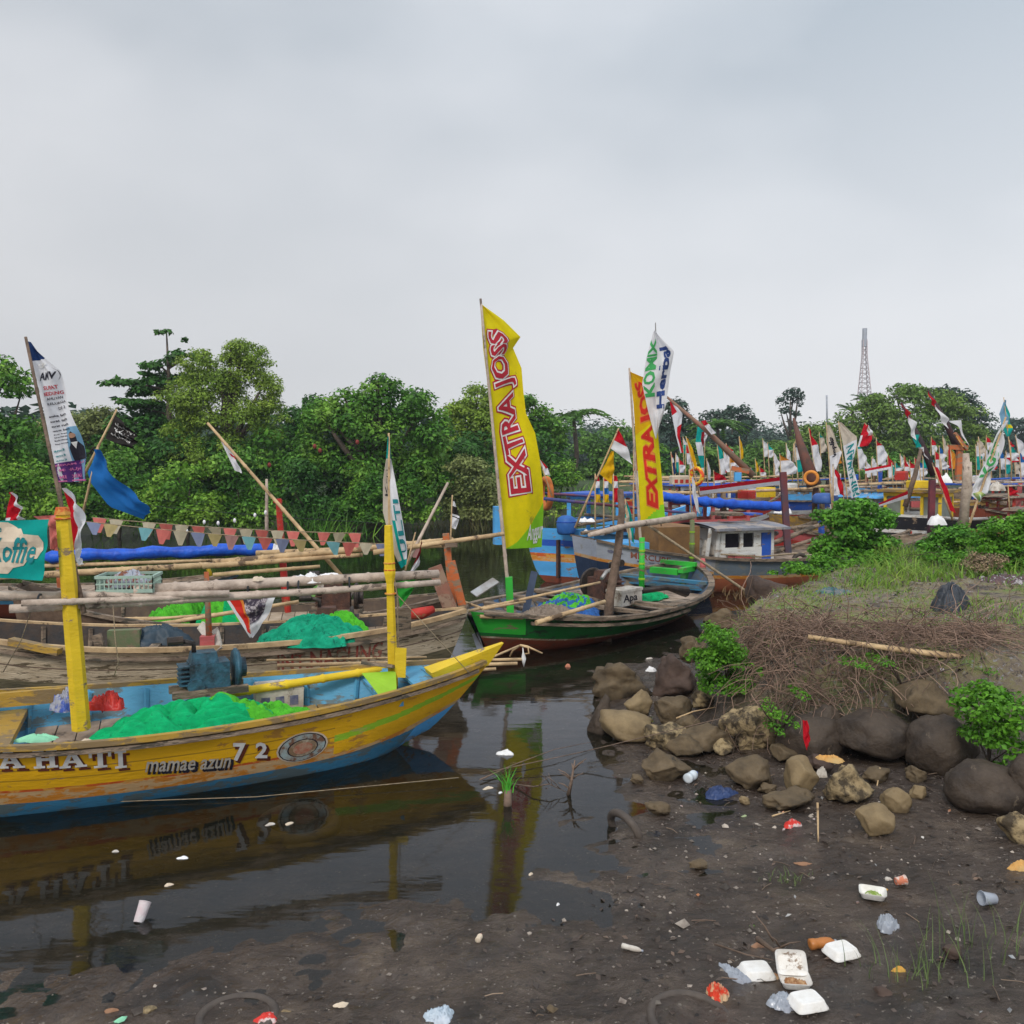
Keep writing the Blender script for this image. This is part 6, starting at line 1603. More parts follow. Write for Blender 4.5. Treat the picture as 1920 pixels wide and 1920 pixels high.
# two great slanting booms with red and white
for lab, a, c, D, fl in (('left great slanting dark boom dressed with red and white cloth', (1690, 755), (1752, 890), 22, [((1690, 756), (1697, 770), (1703, 786), (1706, 775), RED), ((1703, 780), (1707, 812), (1716, 826), (1718, 792), WHT), ((1712, 815), (1716, 840), (1726, 838), (1722, 815), TEA), ((1722, 838), (1732, 850), (1740, 862), (1730, 838), WHT)]),
                         ('right great slanting dark boom dressed with red and white cloth', (1740, 732), (1800, 850), 22, [((1741, 734), (1746, 755), (1753, 764), (1754, 754), RED), ((1753, 758), (1763, 785), (1776, 804), (1778, 786), WHT), ((1779, 789), (1798, 800), (1816, 838), (1800, 788), WHT)])):
    r = thing('slanting_boom', lab, 'boom', at(*c, D), 'great slanting booms at right')
    b = MB(); b.tube([at(*a, D), at((a[0] + c[0]) / 2 + 3, (a[1] + c[1]) / 2, D), at(*c, D)], [.03, .07, .11], 8); b.build('spar', mat('dark_boom', (.08, .03, .03), (.05, .04, .05)), r)
    for (p0, p1, p2, p3, ci) in fl:
        L_, R_ = [at(*p0, D - .15), at(*p1, D - .15)], [at(*p3, D - .15), at(*p2, D - .15)]
        b = MB(); b.grid(lambda u, v: L_[0].lerp(L_[1], v).lerp(R_[0].lerp(R_[1], v), u) + Vector((0, .06 * math.sin(6 * v + 5 * u), 0)), 6, 8); b.build('cloth', c_list[ci], r)
r = thing('masthead', 'rust red wooden masthead with a cross arm on the right', 'mast', at(1798, 890, 21.8))
b = MB(); b.beam(at(1796, 900, 21.8), at(1800, 836, 21.8), .13, .10, up=(0, 1, 0)); b.build('upright', m_orpost, r)
b = MB(); b.beam(at(1780, 838, 21.75), at(1814, 840, 21.75), .07, .12); b.beam(at(1790, 812, 21.7), at(1812, 842, 21.7), .06, .10, up=(0, 1, 0)); b.build('cross_arm', m_orpost, r)
b = MB(); b.beam(at(1793, 818, 21.6), at(1806, 838, 21.6), .03, .03); b.build('yellow_strip', m_oran, r)
r = thing('masthead', 'orange brown wooden masthead with a blue box below the long slanting boom', 'mast', at(1380, 905, 21.9))
b = MB(); b.beam(at(1372, 878, 21.9), at(1404, 884, 21.9), .10, .12); b.beam(at(1388, 920, 21.9), at(1385, 880, 21.9), .09, .09, up=(0, 1, 0)); b.build('cross_arm', m_orpost, r)
b = MB(); b.box(at(1383, 894, 21.8), (.16, .12, .22)); b.build('blue_box', m_lblue, r)
# rusty leaning mast & ring
r = thing('leaning_mast', 'rusty wedge shaped leaning mast carrying an orange life ring', 'mast', at(1528, 905, 20.5))
b = MB(); b.tube([at(1488, 784, 21), at(1500, 830, 20.8), at(1527, 910, 20.5)], [.025, .09, .17], 8); b.build('spar', m_rust if 0 else mat('rust_mast', (.18, .07, .05), (.09, .06, .05)), r)
b = MB(); b.torus(at(1521, 896, 20.1), .14, .036, axis=(.5, 1, .1), n=22)
tag(b.build('life_ring', mat('life_ring_orange', (.80, .30, .05)), loc=at(1521, 905, 20.1)), 'bright orange life ring on the rusty leaning mast', 'life ring')
# big green lettered banner, twisted
r, f = flag('big white banner with green lettering bulging toward the lower left, far right', [(1884, 788), (1868, 815), (1850, 860), (1828, 905), (1817, 925), (1834, 940)], [(1886, 790), (1878, 825), (1868, 870), (1858, 895), (1850, 925), (1838, 942)], 19, [c_white], pole=((1886, 782), (1812, 1000)), pr=.03, group=PG, name='banner', cat='banner', nu=20, nv=40, amp=.10)
letters('lettering', 'KOMIX', f, (.15, .10, .65, .55), m_gink, r, .012, .04, 0, 'up'); letters('lettering', 'OBH', f, (.70, .38, .95, .58), m_bink, r, .012, .03, 0, 'up')
patch('printed_picture', [(.2, .82), (.6, .76), (.9, .85), (.6, .96), (.3, .96)], f, mat('green_print', (.06, .30, .08), (.55, .5, .2), scale=6), r, .012)
r, f = flag('blue teal and yellow pointed flag against the sky at far right', [(1883, 750), (1874, 775), (1878, 800), (1888, 818)], [(1885, 750), (1893, 780), (1898, 800), (1894, 818)], 26, [c_lblue, c_teal, c_yel], lambda u, v: 2 if .6 < v < .75 and u > .4 else 1 if v > .7 or u > .75 else 0, pole=((1882, 745), (1898, 880)), group=G2, nu=12)
flag('long narrow pure red pennant leaning down to the brown boat', [(1751, 876), (1763, 910), (1778, 955)], [(1757, 876), (1776, 915), (1791, 962)], 18.5, c_list, lambda u, v: WHT if u < .18 else RED, pole=((1748, 868), (1786, 975)), pr=.02, group=G2, amp=.02)
# stakes near the right boats
for lab, a, m1, c, D, r0 in (('grey crooked stake standing before the domed tree', (1727, 842), (1716, 890), (1697, 950), 19.5, .055), ('pale weathered stake left of the big green lettered banner', (1811, 850), (1813, 900), (1806, 985), 18, .09), ('second pale weathered stake left of the big green lettered banner', (1818, 866), (1818, 920), (1798, 990), 18.3, .06)):
    b = MB(); b.tube([at(*a, D), at(*m1, D), at(*c, D)], [r0 * .7, r0, r0 * 1.1], 8)
    tag(b.build('stake', m_gbamboo if 'grey' not in lab else m_stake, loc=at(*c, D)), lab, 'stake', 'stakes by the right hand boats')

# ------------------------------------------------------------------ more boats
def wood_boat(label, bow, stern, B, zg, cols, band, sb=.35, ss=.25, posts=(), booms=(), cab=None, deckm=None, roll=None, w0=.5, sec=.34, rail=None):
    o = Boat('fishing_boat', label, bow, stern, B, zg, sb=sb, ss=ss, zk=-.1, kb=.1, ks=.1, w0=w0, rb=.5, rs=.1, sec=sec)
    o.hull(cols, band, inner=len(cols) - 1, tin=.5, nq=26, nt=14)
    o.rail(rail or m_oldwood, 0, .98, .09, .06, n=16)
    o.deck(deckm or m_deck, .08, .92, zg - .12, step=.3)
    for (x, y, h_, m_) in posts:
        b = MB(); b.beam(o.p(x * o.L, y * B, zg - .1), o.p(x * o.L + random.uniform(-.1, .1), y * B, zg + h_), .10, .10); b.build('post', m_, o.root)
    for (x0_, x1_, y, z, rr, m_) in booms:
        b = MB(); b.bamboo(o.p(x0_ * o.L, y * B, zg + z), o.p(x1_ * o.L, y * B, zg + z + random.uniform(-.08, .08)), rr, rr, wob=.05); b.build('boom', m_, o.root)
    if cab:
        x, l_, w_, h_, m1, m2 = cab
        b = MB(); A = (o.ax, o.ay, Z)
        for sy in (-1, 1):
            for k in range(4): b.box(o.p(x * o.L + (k / 3 - .5) * l_, sy * w_ / 2, zg + h_ / 2), (.09, .05, h_), ax=A)
            b.box(o.p(x * o.L, sy * w_ / 2, zg + h_ * .2), (l_, .045, h_ * .45), ax=A); b.box(o.p(x * o.L, sy * w_ / 2, zg + h_ * .95), (l_, .045, h_ * .15), ax=A)
        b.build('cabin', m1, o.root)
        b = MB(); b.box(o.p(x * o.L, 0, zg + h_ + .05), (l_ + .35, w_ + .3, .06), ax=A, taper=.9); b.build('cabin_roof', m2, o.root)
    return o
two = lambda a, c: (lambda u, v: 0 if v > a else 1 if v > c else 2)
o = wood_boat('boat under the bright blue tarpaulin roll, behind the grey boat', (8.6, 24.0), (2.6, 21.5), 2.0, .80, [m_mar, m_white, m_red, m_oldwood], two(.75, .6), posts=[(-.4, 0, 1.0, m_rust), (.0, .1, .95, m_oldwood), (.42, 0, 1.2, m_rust)], booms=[(-.5, .5, .1, .95, .04, m_bamboo)], cab=(-.1, 1.6, 1.1, .7, m_pink, m_oldwood))
def roll(label, a, c, D0, D1, rr, m_, name='rolled_tarpaulin', cat='tarpaulin', sag=4):
    b = MB(); n_ = 30
    pts = [at(a[0] + (c[0] - a[0]) * i / n_, a[1] + (c[1] - a[1]) * i / n_ + sag * math.sin(i / n_ * math.pi), D0 + (D1 - D0) * i / n_) for i in range(n_ + 1)]
    b.tube(pts, [rr * (1 + .18 * math.sin(i * 1.9) + .1 * math.sin(i * 4.1)) * (.6 if i in (0, n_) else 1) for i in range(n_ + 1)], 12)
    return tag(b.build(name, m_, loc=pts[n_ // 2]), label, cat)
roll('thick sagging bright blue tarpaulin roll behind the white cabin', (1235, 930), (1478, 950), 19.5, 20.2, .105, m_tarp)
b = MB(); b.grid(lambda u, v: at(1312 + 154 * u, 914 - 20 * u + 14 * v, 20.5 + .05 * math.sin(u * 30) + .3 * v), 30, 4, lambda u, v: 0 if v < .5 else 1)
tag(b.build('folded_cloth', [c_red, c_white], loc=at(1390, 925, 20.6)), 'long red over white cloth folded along a boom above the blue roll', 'cloth')
b = MB(); b.grid(lambda u, v: at(1638 + 64 * u, 948 - 28 * u + (5 + 9 * u) * v, 19 + .05 * math.sin(u * 20) + .2 * v), 20, 4, lambda u, v: 0 if v < .6 else 1)
tag(b.build('folded_cloth', [c_red, c_white], loc=at(1670, 940, 19.2)), 'slanting red and white cloth above the papaya like bush', 'cloth')
r = thing('bunting', 'red and white scalloped bunting tied along a far boom', 'bunting', at(1645, 890, 25))
for i in range(7):
    x0_ = 1622 + i * 7; y0_ = 886 - i * 1.3
    A_, B_, C_, D_ = at(x0_, y0_ - 7, 25), at(x0_ + 7, y0_ - 8, 25), at(x0_ + 7, y0_ + 1, 25), at(x0_, y0_ + 2, 25)
    b = MB(); b.grid(lambda u, v: A_.lerp(B_, u).lerp(D_.lerp(C_, u), v) + Vector((0, -.05 * math.sin(u * 3.14), 0)), 3, 4, lambda u, v: 0 if v < .62 else 1); b.build('pennant', [c_red, c_white], r)
o = wood_boat('yellow sided boat with a blue barrel behind the leafy bush', (14.5, 27.0), (7.2, 23.5), 2.2, .85, [m_must, m_black, m_yel2, m_oldwood], lambda u, v: 0 if v > .6 else 1 if v > .5 else 2, posts=[(-.3, .1, 1.0, m_oldwood), (.2, .1, 1.1, m_rust)], booms=[(-.5, .5, .1, .9, .045, m_oldwood), (-.4, .5, -.1, 1.0, .04, m_bamboo)], cab=(-.05, 1.8, 1.2, .65, m_white, m_lblue))
r = thing('barrel', 'blue plastic tub on the yellow sided boat', 'barrel', at(1547, 940, 23.4)); c_ = at(1547, 944, 23.4)
b = MB(); b.tube([c_, c_ + Z * .03, c_ + Z * .2, c_ + Z * .27, c_ + Z * .28], [.30, .34, .32, .24, .05], 18); b.build('body', mat('blue_tub', (.05, .13, .40), rough=.5), r)
o = wood_boat('pink red boat with dark wheel house end behind the slate red post', (10.6, 23.4), (6.2, 20.6), 1.9, .72, [m_pink, m_red, m_pink, m_oldwood], two(.8, .5), posts=[(-.2, 0, .4, m_dblue)], booms=[(-.5, .3, .2, .2, .05, m_oldwood)])
b = MB(); b.torus(at(1455, 1000, 19.6), .19, .04, axis=(.6, 1, 0), n=20); b.cyl(at(1455, 1000, 19.6), .05, .1, axis=(.6, 1, 0))
tag(b.build('steering_wheel', m_dark, loc=at(1455, 1005, 19.6)), 'dark wheel rim standing on the pink red boat', 'wheel')
# black and white stern with yellow cabin
kb_ = Boat('fishing_boat', 'black boat stern with white stripes and a yellow framed cabin between the bushes', (17.5, 30.0), (9.7, 22.4), 1.9, .95, sb=.5, ss=.25, zk=-.1, kb=.1, ks=.05, w0=.85, rb=.5, rs=.05, sec=.22)
kb_.hull([m_black, m_white, m_red, m_yel2, m_oldwood], lambda u, v: (1 if v > .95 else 0 if v > .72 else 1 if v > .665 else 0 if v > .45 else 1 if v > .38 else 0), inner=4, tin=.6, nt=44)
kb_.rail(m_white, 0, .98, .08, .05); kb_.deck(m_deck, .05, .95, .85, step=.3)
b = MB()
for px in (1703, 1713): b.beam(at(px, 996, 22.1), at(px, 1008, 22.1), .04, .02, up=(0, 1, 0))
b.build('painted_mark', m_white, kb_.root)
b = MB(); b.beam(at(1708, 996, 22.1), at(1708, 1008, 22.1), .05, .015, up=(0, 1, 0)); b.build('painted_mark', m_red, kb_.root)
b = MB(); A = (kb_.ax, kb_.ay, Z)
for sy in (-.7, -.25, .25, .7): b.box(kb_.p(-4.4, sy, 1.30), (.06, .07, .75), ax=A)
for z_ in (1.0, 1.66): b.box(kb_.p(-4.4, 0, z_), (.06, 1.5, .09), ax=A)
for sy in (-.7, .7):
    for z_ in (1.0, 1.66): b.box(kb_.p(-4.0, sy, z_), (.8, .06, .09), ax=A)
    b.box(kb_.p(-3.6, sy, 1.30), (.06, .07, .75), ax=A)
b.build('cabin_frame', m_yel2, kb_.root)
for px_c, sz_c in (((-4.36, -.48), (.03, .40, .58)), ((-4.36, .48), (.03, .40, .58)), ((-4.0, .7), (.7, .03, .58)), ((-4.0, -.7), (.7, .03, .58))):
    b = MB(); b.box(kb_.p(px_c[0], px_c[1], 1.33), sz_c, ax=A); b.build('cabin_panel', mat('grey_panel', (.22, .25, .22), (.16, .18, .16)), kb_.root)
b = MB(); b.box(kb_.p(-4.0, 0, 1.76), (1.2, 1.7, .07), ax=A); b.build('cabin_roof', m_must, kb_.root)
b = MB(); b.beam(at(1745, 1000, 20.5), at(1748, 900, 20.5), .13, .1, up=(0, 1, 0)); b.build('post', mat('black_red_post', (.02, .02, .035), (.20, .04, .05), scale=1.2), kb_.root)
o = wood_boat('brown boat rising to a curved pale bow at the far right', (16.2, 26.0), (10.9, 20.3), 1.9, .72, [m_brown, m_oldwood, m_mar, m_oldwood], two(.8, .5), sb=.75, posts=[(-.2, .0, .5, m_rust), (.1, .2, .6, m_pink)], booms=[(-.4, .4, .1, .35, .05, m_gbamboo)], cab=(.05, 1.2, .9, .5, m_pink, m_oldwood), rail=m_gbamboo)
# crowded hulls further right and back
crowd = [
 ('red hulled boat beyond the blue tarpaulin roll', (9.5, 31), (3.6, 28.5), 2, .9, [m_red, m_white, m_mar, m_oldwood]),
 ('white hulled boat beyond the cream banners', (17, 33), (11, 29.5), 2.2, .9, [m_white, m_lblue, m_red, m_oldwood]),
 ('blue hulled boat far behind the rusty leaning mast', (13.5, 36), (8, 33), 2.2, 1.0, [m_dblue, m_white, m_red, m_oldwood]),
 ('yellow and red hulled boat behind the black boat', (21, 33.5), (14.5, 28.5), 2.2, .95, [m_must, m_red, m_mar, m_oldwood]),
 ('maroon hulled boat behind the two great slanting booms', (19.2, 29.2), (12.8, 25.0), 2.2, .85, [m_mar, m_white, m_red, m_oldwood]),
 ('white and pink hulled boat behind the big green lettered banner', (24, 33), (17, 28), 2.3, .9, [m_pink, m_white, m_red, m_oldwood]),
 ('grey hulled boat at the far right edge behind the bushes', (27, 38), (20.5, 32), 2.3, 1.0, [m_pgray, m_white, m_mar, m_oldwood]),
 ('orange hulled boat in the distance left of the masthead', (8.6, 37), (4.5, 34), 2.2, .95, [m_oran, m_white, m_mar, m_oldwood]),
 ('pale blue distant boat between the domed tree and cream flags', (21, 43), (15, 39), 2.3, 1.05, [m_lblue, m_white, m_red, m_oldwood]),
 ('distant red and white boat at the far right', (31, 46), (25, 41), 2.4, 1.1, [m_red, m_white, m_mar, m_oldwood]),
]
pm_ = [m_rust, m_oldwood, m_white, m_dblue, m_red, m_mar, m_pink]
for i, (lab, bow, stern, B_, zg_, cols) in enumerate(crowd):
    wood_boat(lab, bow, stern, B_, zg_, cols, two(.72, .55), sb=.6, ss=.35,
              posts=[(random.uniform(-.45, .45), random.uniform(-.3, .3), random.uniform(.5, 1.3), random.choice(pm_)) for _ in range(5)],
              booms=[(-.5, random.uniform(.3, .55), random.uniform(-.3, .3), random.uniform(.5, 1.1), random.uniform(.018, .035), random.choice([m_bamboo, m_gbamboo, m_bamboo, m_oldwood, m_dblue, m_mar])) for _ in range(4)],
              cab=(random.uniform(-.25, .1), random.uniform(1.2, 1.9), 1.1, random.uniform(.5, .8), random.choice([m_white, m_lblue, m_pink, m_red]), random.choice([m_oldwood, m_dblue, m_gray])))
# cargo scattered on the crowded boats
cg = [('box', m_white), ('box', m_lblue), ('box', m_red), ('box', m_yel2), ('sack', m_foam), ('sack', m_dirtyw)]
spots = [('white box on the boats left of the life ring', 1478, 925, 24, 0), ('pale blue box below the red and white long cloth', 1420, 930, 26, 1), ('red box on the boats under the long cloth', 1400, 935, 23, 2), ('yellow box near the slate red post', 1436, 932, 24, 3), ('white sack above the pink red boat', 1468, 962, 22, 4), ('white bundle on the boats below the cream banners', 1600, 925, 25, 5),
         ('red box beside the red bunting', 1690, 900, 27, 2), ('white bundle at the foot of the orange masthead cross', 1770, 905, 24, 4), ('white box on the brown boat', 1838, 905, 26, 0), ('pale bundle on the brown boat bow', 1868, 920, 23, 5), ('yellow bundle by the red pennant', 1720, 915, 24, 3), ('white helmet shaped float by the black post', 1755, 984, 20, 4)]
for lab, px, py, D, k in spots:
    kind, m_ = cg[k]
    if kind == 'box': foam_box('cargo_box', lab, at(px, py, D), random.uniform(.3, .5), .3, random.uniform(.2, .3), random.uniform(0, 1), m_, lidm=m_)
    else: mound('sack', lab, 'sack', at(px, py, D), .2, .18, .25, 0, m_, px, n=16)
# coconut crates pile (yellow boxes behind the second banner)
foam_box('cargo_box', 'long cream crate with red marks behind the second yellow banner', at(1275, 908, 24), .5, .3, .24, .1, m_cream_ink, lidm=m_red)
# masts
tw = thing('communication_mast', 'tall red and white lattice communication mast on the horizon', 'mast', at(1621, 735, 200))
D_ = 200; top = at(1621, 637, D_); bot = at(1621, 780, D_)
hw = lambda t_: .42 + (1.45 - .42) * max(0, (t_ - .2)) / .8
legs = [MB() for _ in range(4)]; br_ = MB()
nlev = 16
lev = [(top.lerp(bot, i / nlev), hw(i / nlev)) for i in range(nlev + 1)]
cor = lambda c_, h_, k: c_ + Vector(((-1, 1, 1, -1)[k] * h_, (-1, -1, 1, 1)[k] * h_, 0))
for (c0_, h0_), (c1_, h1_) in zip(lev[:-1], lev[1:]):
    for k in range(4):
        legs[k].beam(cor(c0_, h0_, k), cor(c1_, h1_, k), .15, .15)
        br_.beam(cor(c0_, h0_, k), cor(c1_, h1_, (k + 1) % 4), .08, .08); br_.beam(cor(c1_, h1_, k), cor(c1_, h1_, (k + 1) % 4), .08, .08)
[l_.build('leg', mat('mast_paint', (.50, .36, .37), (.55, .52, .54), scale=.08), tw) for l_ in legs]; br_.build('bracing', mat('mast_brace', (.34, .28, .30), (.30, .28, .3)), tw)
b = MB(); b.cyl(top + Z * .5, .55, 4, 8); b.build('antenna', m_pgray, tw)
b = MB(); b.tube([at(1551, 800, 120), at(1550, 741, 120)], .12, 5)
tag(b.build('thin_mast', m_pgray, loc=at(1551, 800, 120)), 'hair thin antenna mast left of the domed tree', 'mast')

# ------------------------------------------------------------------ rocks on the right shore
m_rk1 = mat('brown_rock', (0.15, 0.108, 0.062), (0.055, 0.040, 0.024), scale=4, bump=.9, bscale=14, wear=(.03, .025, .02), wearamt=.35, rough=.8)
m_rk2 = mat('tan_rock', (0.26, 0.19, 0.10), (0.13, 0.092, 0.05), scale=3, bump=.5, bscale=18, wear=(.06, .045, .03), wearamt=.2, rough=.75)
m_rk3 = mat('dark_rock', (0.075, 0.055, 0.040), (0.030, 0.022, 0.017), scale=4, bump=.8, bscale=22, rough=.7, wear=(.13, .10, .07), wearamt=.15, wscale=5)
m_rk4 = mat('red_brown_rock', (0.095, 0.062, 0.048), (0.045, 0.030, 0.024), scale=4, bump=.8, bscale=12, rough=.8)
m_rk5 = mat('crusty_rock', (0.32, 0.24, 0.13), (0.06, 0.045, 0.028), scale=9, bump=1.0, bscale=24, rough=.85, lo=.42, hi=.56)
def rock(label, px, py, wpx, hpx, D, m_, seed, rough=.22, ang=0.0, dep=.85, cuts=3, group='rocks along the shore edge', sub=4, tilt=0.0):
    while D > 4:
        k = D / F
        c = at(px, py, D)
        rx, rz, ry = wpx * k, hpx * k, wpx * k * dep
        if c.z - .62 * rz >= tz(c.x, c.y - ry * .4): break
        D -= .03
    bm = bmesh.new()
    bmesh.ops.create_icosphere(bm, subdivisions=sub, radius=1)
    rnd = random.Random(seed)
    planes = []
    smooth_ = rough < .17 and m_ in (m_rk3,)
    for _ in range(9 if smooth_ else 15):
        n_ = Vector((rnd.gauss(0, 1), rnd.gauss(0, 1), rnd.gauss(0, 1))).normalized(); planes.append((n_, rnd.uniform(.72, .9) if smooth_ else rnd.uniform(.56, .84)))
    ca, sa = math.cos(tilt), math.sin(tilt)
    for v in bm.verts:
        p = v.co.copy()
        for n_, d_ in planes:
            q = p.dot(n_)
            if q > d_: p -= n_ * (q - d_) * (.7 if smooth_ else .96)
        s_ = 1 + rough * noise.noise(p * 1.3 + Vector((seed, 0, 0))) + rough * .5 * noise.noise(p * 3.1 + Vector((0, seed, 0))) + rough * .28 * noise.noise(p * 8 + Vector((0, 0, seed)))
        p *= s_ * 1.12
        x, z = p.x * rx, p.z * rz
        v.co = Vector((x * ca - z * sa, p.y * ry, x * sa + z * ca)) + c
    for f in bm.faces: f.smooth = True
    me = bpy.data.meshes.new('rock'); bm.to_mesh(me); bm.free(); me.materials.append(m_)
    o = link('rock', me, None, (c.x, c.y, c.z - rz))
    return tag(o, label, 'rock', group)
RK = [
 ('lumpy pitted brown rock at the outer corner by the water', 1164, 1280, 52, 34, 9.6, m_rk1, .4), ('angular olive rock wedged under the lumpy corner rock', 1196, 1322, 27, 28, 9.2, m_rk2, .2), ('wet dark rock half sunk at the left end of the shore', 1128, 1350, 24, 40, 9.3, m_rk3, .2),
 ('big smooth tan boulder with a white wrapper on it', 1178, 1362, 58, 30, 8.9, m_rk2, .12), ('rusty dark boulder under the leafy creeper', 1265, 1275, 46, 42, 9.7, m_rk4, .3), ('rounded brown rock below the rusty dark boulder', 1262, 1335, 40, 30, 9.2, m_rk1, .25),
 ('rock poking out left of the leafy creeper', 1297, 1218, 26, 24, 10.4, m_rk1, .3), ('tan broken rock beside the smooth tan boulder', 1252, 1378, 42, 30, 8.6, m_rk5, .35), ('flat brown rock under the pale stick', 1322, 1385, 50, 30, 8.5, m_rk1, .3),
 ('low rounded rock hidden below the flat brown rock', 1290, 1400, 36, 22, 8.3, m_rk1, .25), ('tall jagged rock hanging below the twigs', 1398, 1368, 38, 54, 7.95, m_rk5, .4), ('broad brown rock on the mud left of the white bottle', 1245, 1440, 46, 30, 7.95, m_rk1, .25),
 ('dark olive boulder right of the blue bag', 1410, 1455, 48, 30, 7.4, m_rk1, .2), ('small grey brown rock behind the split tan rock', 1468, 1410, 28, 20, 7.7, m_rk1, .15), ('split tan rock standing on the mud', 1500, 1460, 34, 38, 7.1, m_rk2, .16),
 ('pale crusty rock with trash on top', 1590, 1472, 46, 38, 6.95, m_rk5, .35), ('tan wedge rock left of the huge dark boulder', 1676, 1500, 27, 28, 6.75, m_rk2, .2), ('small tan rock beside the huge dark boulder', 1722, 1486, 17, 12, 6.8, m_rk2, .2),
 ('pointed tan rock alone on the mud', 1641, 1540, 35, 34, 6.6, m_rk2, .12), ('broad smooth dark boulder in the middle of the row', 1640, 1378, 72, 40, 7.35, m_rk3, .16), ('huge smooth dark boulder right of the middle', 1762, 1402, 62, 56, 7.15, m_rk3, .16),
 ('grey boulder covered with dry twigs', 1738, 1320, 55, 36, 7.5, m_rk1, .2), ('massive dark boulder under the right hand creeper', 1848, 1478, 70, 50, 6.75, m_rk3, .15), ('dark boulder cut by the right edge', 1925, 1475, 30, 60, 6.6, m_rk3, .15),
 ('mossy yellowish rock at the right edge of the mud', 1912, 1552, 34, 34, 6.15, m_rk5, .2), ('dark boulder in the shadow behind the red rag', 1520, 1385, 60, 45, 7.9, m_rk3, .15), ('dark rock in the hollow left of the broad smooth boulder', 1560, 1360, 40, 40, 7.8, m_rk3, .2),
 ('dirt covered boulder at the top of the bank near the rope end', 1436, 1116, 46, 38, 12.3, m_rk4, .3), ('low stone among the shore rubble by the rope', 1360, 1165, 40, 22, 12.3, m_rk1, .3), ('small dark stone in the shallow mud by the blue bag', 1235, 1515, 22, 16, 6.9, m_rk1, .3),
 ('flat muddy slab left of the split tan rock', 1470, 1500, 50, 16, 6.95, m_rk1, .3), ('small yellow stone at the bottom edge', 545, 1908, 24, 16, 4.2, m_rk2, .2), ('round pale pebble at the lower left', 281, 1896, 13, 12, 4.25, m_rk5, .1),
 ('dark stone near the bottom right grass', 1660, 1875, 28, 22, 4.5, m_rk4, .2), ('flat reddish stone on the mud at lower right', 1785, 1782, 24, 13, 4.95, m_rk4, .15), ('small muddy stone left of the white foam tray pair', 1035, 1895, 12, 10, 4.2, m_rk1, .2),
 ('brown stone wedged between the tan broken rock and the flat brown rock', 1290, 1362, 24, 20, 8.4, m_rk1, .3), ('small stone in the gap left of the tall jagged rock', 1352, 1400, 22, 18, 8.1, m_rk5, .3),
 ('olive stone under the thin green sprigs', 1440, 1385, 26, 22, 7.9, m_rk1, .3), ('dark stone filling the gap above the split tan rock', 1530, 1430, 26, 20, 7.3, m_rk4, .3), ('flat stone leaning on the pale crusty rock from the right', 1640, 1455, 28, 16, 7.1, m_rk1, .3),
 ('brown stone under the huge smooth dark boulder', 1720, 1452, 24, 14, 7.0, m_rk1, .3), ('small rounded stone at the left foot of the broad brown rock', 1195, 1462, 14, 10, 7.7, m_rk1, .3), ('rough stone between the rusty dark boulder and the leafy creeper', 1318, 1310, 26, 22, 9.0, m_rk5, .3),
 ('tiny stone in front of the dark olive boulder', 1395, 1500, 12, 8, 7.0, m_rk2, .3), ('mud covered stone right of the blue bag', 1440, 1478, 20, 10, 7.1, m_rk1, .3),
 ('small stone on the mud below the dead branch', 1310, 1622, 18, 8, 5.8, m_rk1, .25),
]
for i, (lab, px, py, wp, hp, D, m_, ro_) in enumerate(RK):
    rock(lab, px, py, wp, hp, D, m_, i * 3 + 1, ro_, tilt=random.uniform(-.15, .15) if lab != 'big smooth tan boulder with a white wrapper on it' else -.25)
# pebbles and mud crumbs: nobody could count them
Ps = []
n_ = 5200
px_ = NR.uniform(-3.2, 5.5, n_); py_ = NR.uniform(3.6, 9.5, n_)
zz, bk_, _, dm_ = terr(px_, py_)
keep = (dm_ > .1) & (bk_ < .6) & (NR.random(n_) < np.clip(fbm(px_, py_, .9, 33) * 2.2 + .45, .05, 1))
px_, py_, zz = px_[keep], py_[keep], zz[keep]
V_, Q_ = [], []
oct_ = np.array([(1, 0, 0), (0, 1, 0), (-1, 0, 0), (0, -1, 0), (.1, .1, .7), (0, 0, -.7)])
fa = [(0, 1, 4), (1, 2, 4), (2, 3, 4), (3, 0, 4)]
sz_ = NR.uniform(.004, .016, len(px_)) * np.where(NR.random(len(px_)) < .05, 2.4, 1)
for i in range(len(px_)):
    a_ = random.uniform(0, 6.28); R_ = np.array([[math.cos(a_), -math.sin(a_), 0], [math.sin(a_), math.cos(a_), 0], [0, 0, 1]])
    vv = (oct_ * sz_[i] * NR.uniform(.6, 1.4, (6, 3))) @ R_.T + np.array([px_[i], py_[i], zz[i] + sz_[i] * .15])
    V_.append(vv); Q_ += [(b0_ + 6 * i, b1_ + 6 * i, b2_ + 6 * i) for b0_, b1_, b2_ in fa]
tag(link('mud_pebbles', np_mesh('mud_pebbles', np.concatenate(V_), np.array(Q_), mat('pebbles', (0.08, 0.062, 0.052), (0.28, 0.24, 0.20), scale=3, bump=0, island=.7, lo=.45, hi=.6), smooth=False, k=3)), 'scattered pebbles, shell bits and mud crumbs on the flat', kind='stuff')
n_ = 2600
lx_ = NR.uniform(-3.2, 5.0, n_); ly_ = NR.uniform(3.7, 8.2, n_)
zz, bk_, _, dm_ = terr(lx_, ly_)
keep = (dm_ > .05) & (bk_ < .5) & (NR.random(n_) < np.clip(fbm(lx_, ly_, 1.1, 55) * 2.6 + .3 + lx_ * .06, .02, 1))
P = np.stack([lx_, ly_, zz + .006], 1)[keep]
Nn = np.tile(np.array([0, 0, 1.0]), (len(P), 1)) + NR.normal(size=(len(P), 3)) * .28
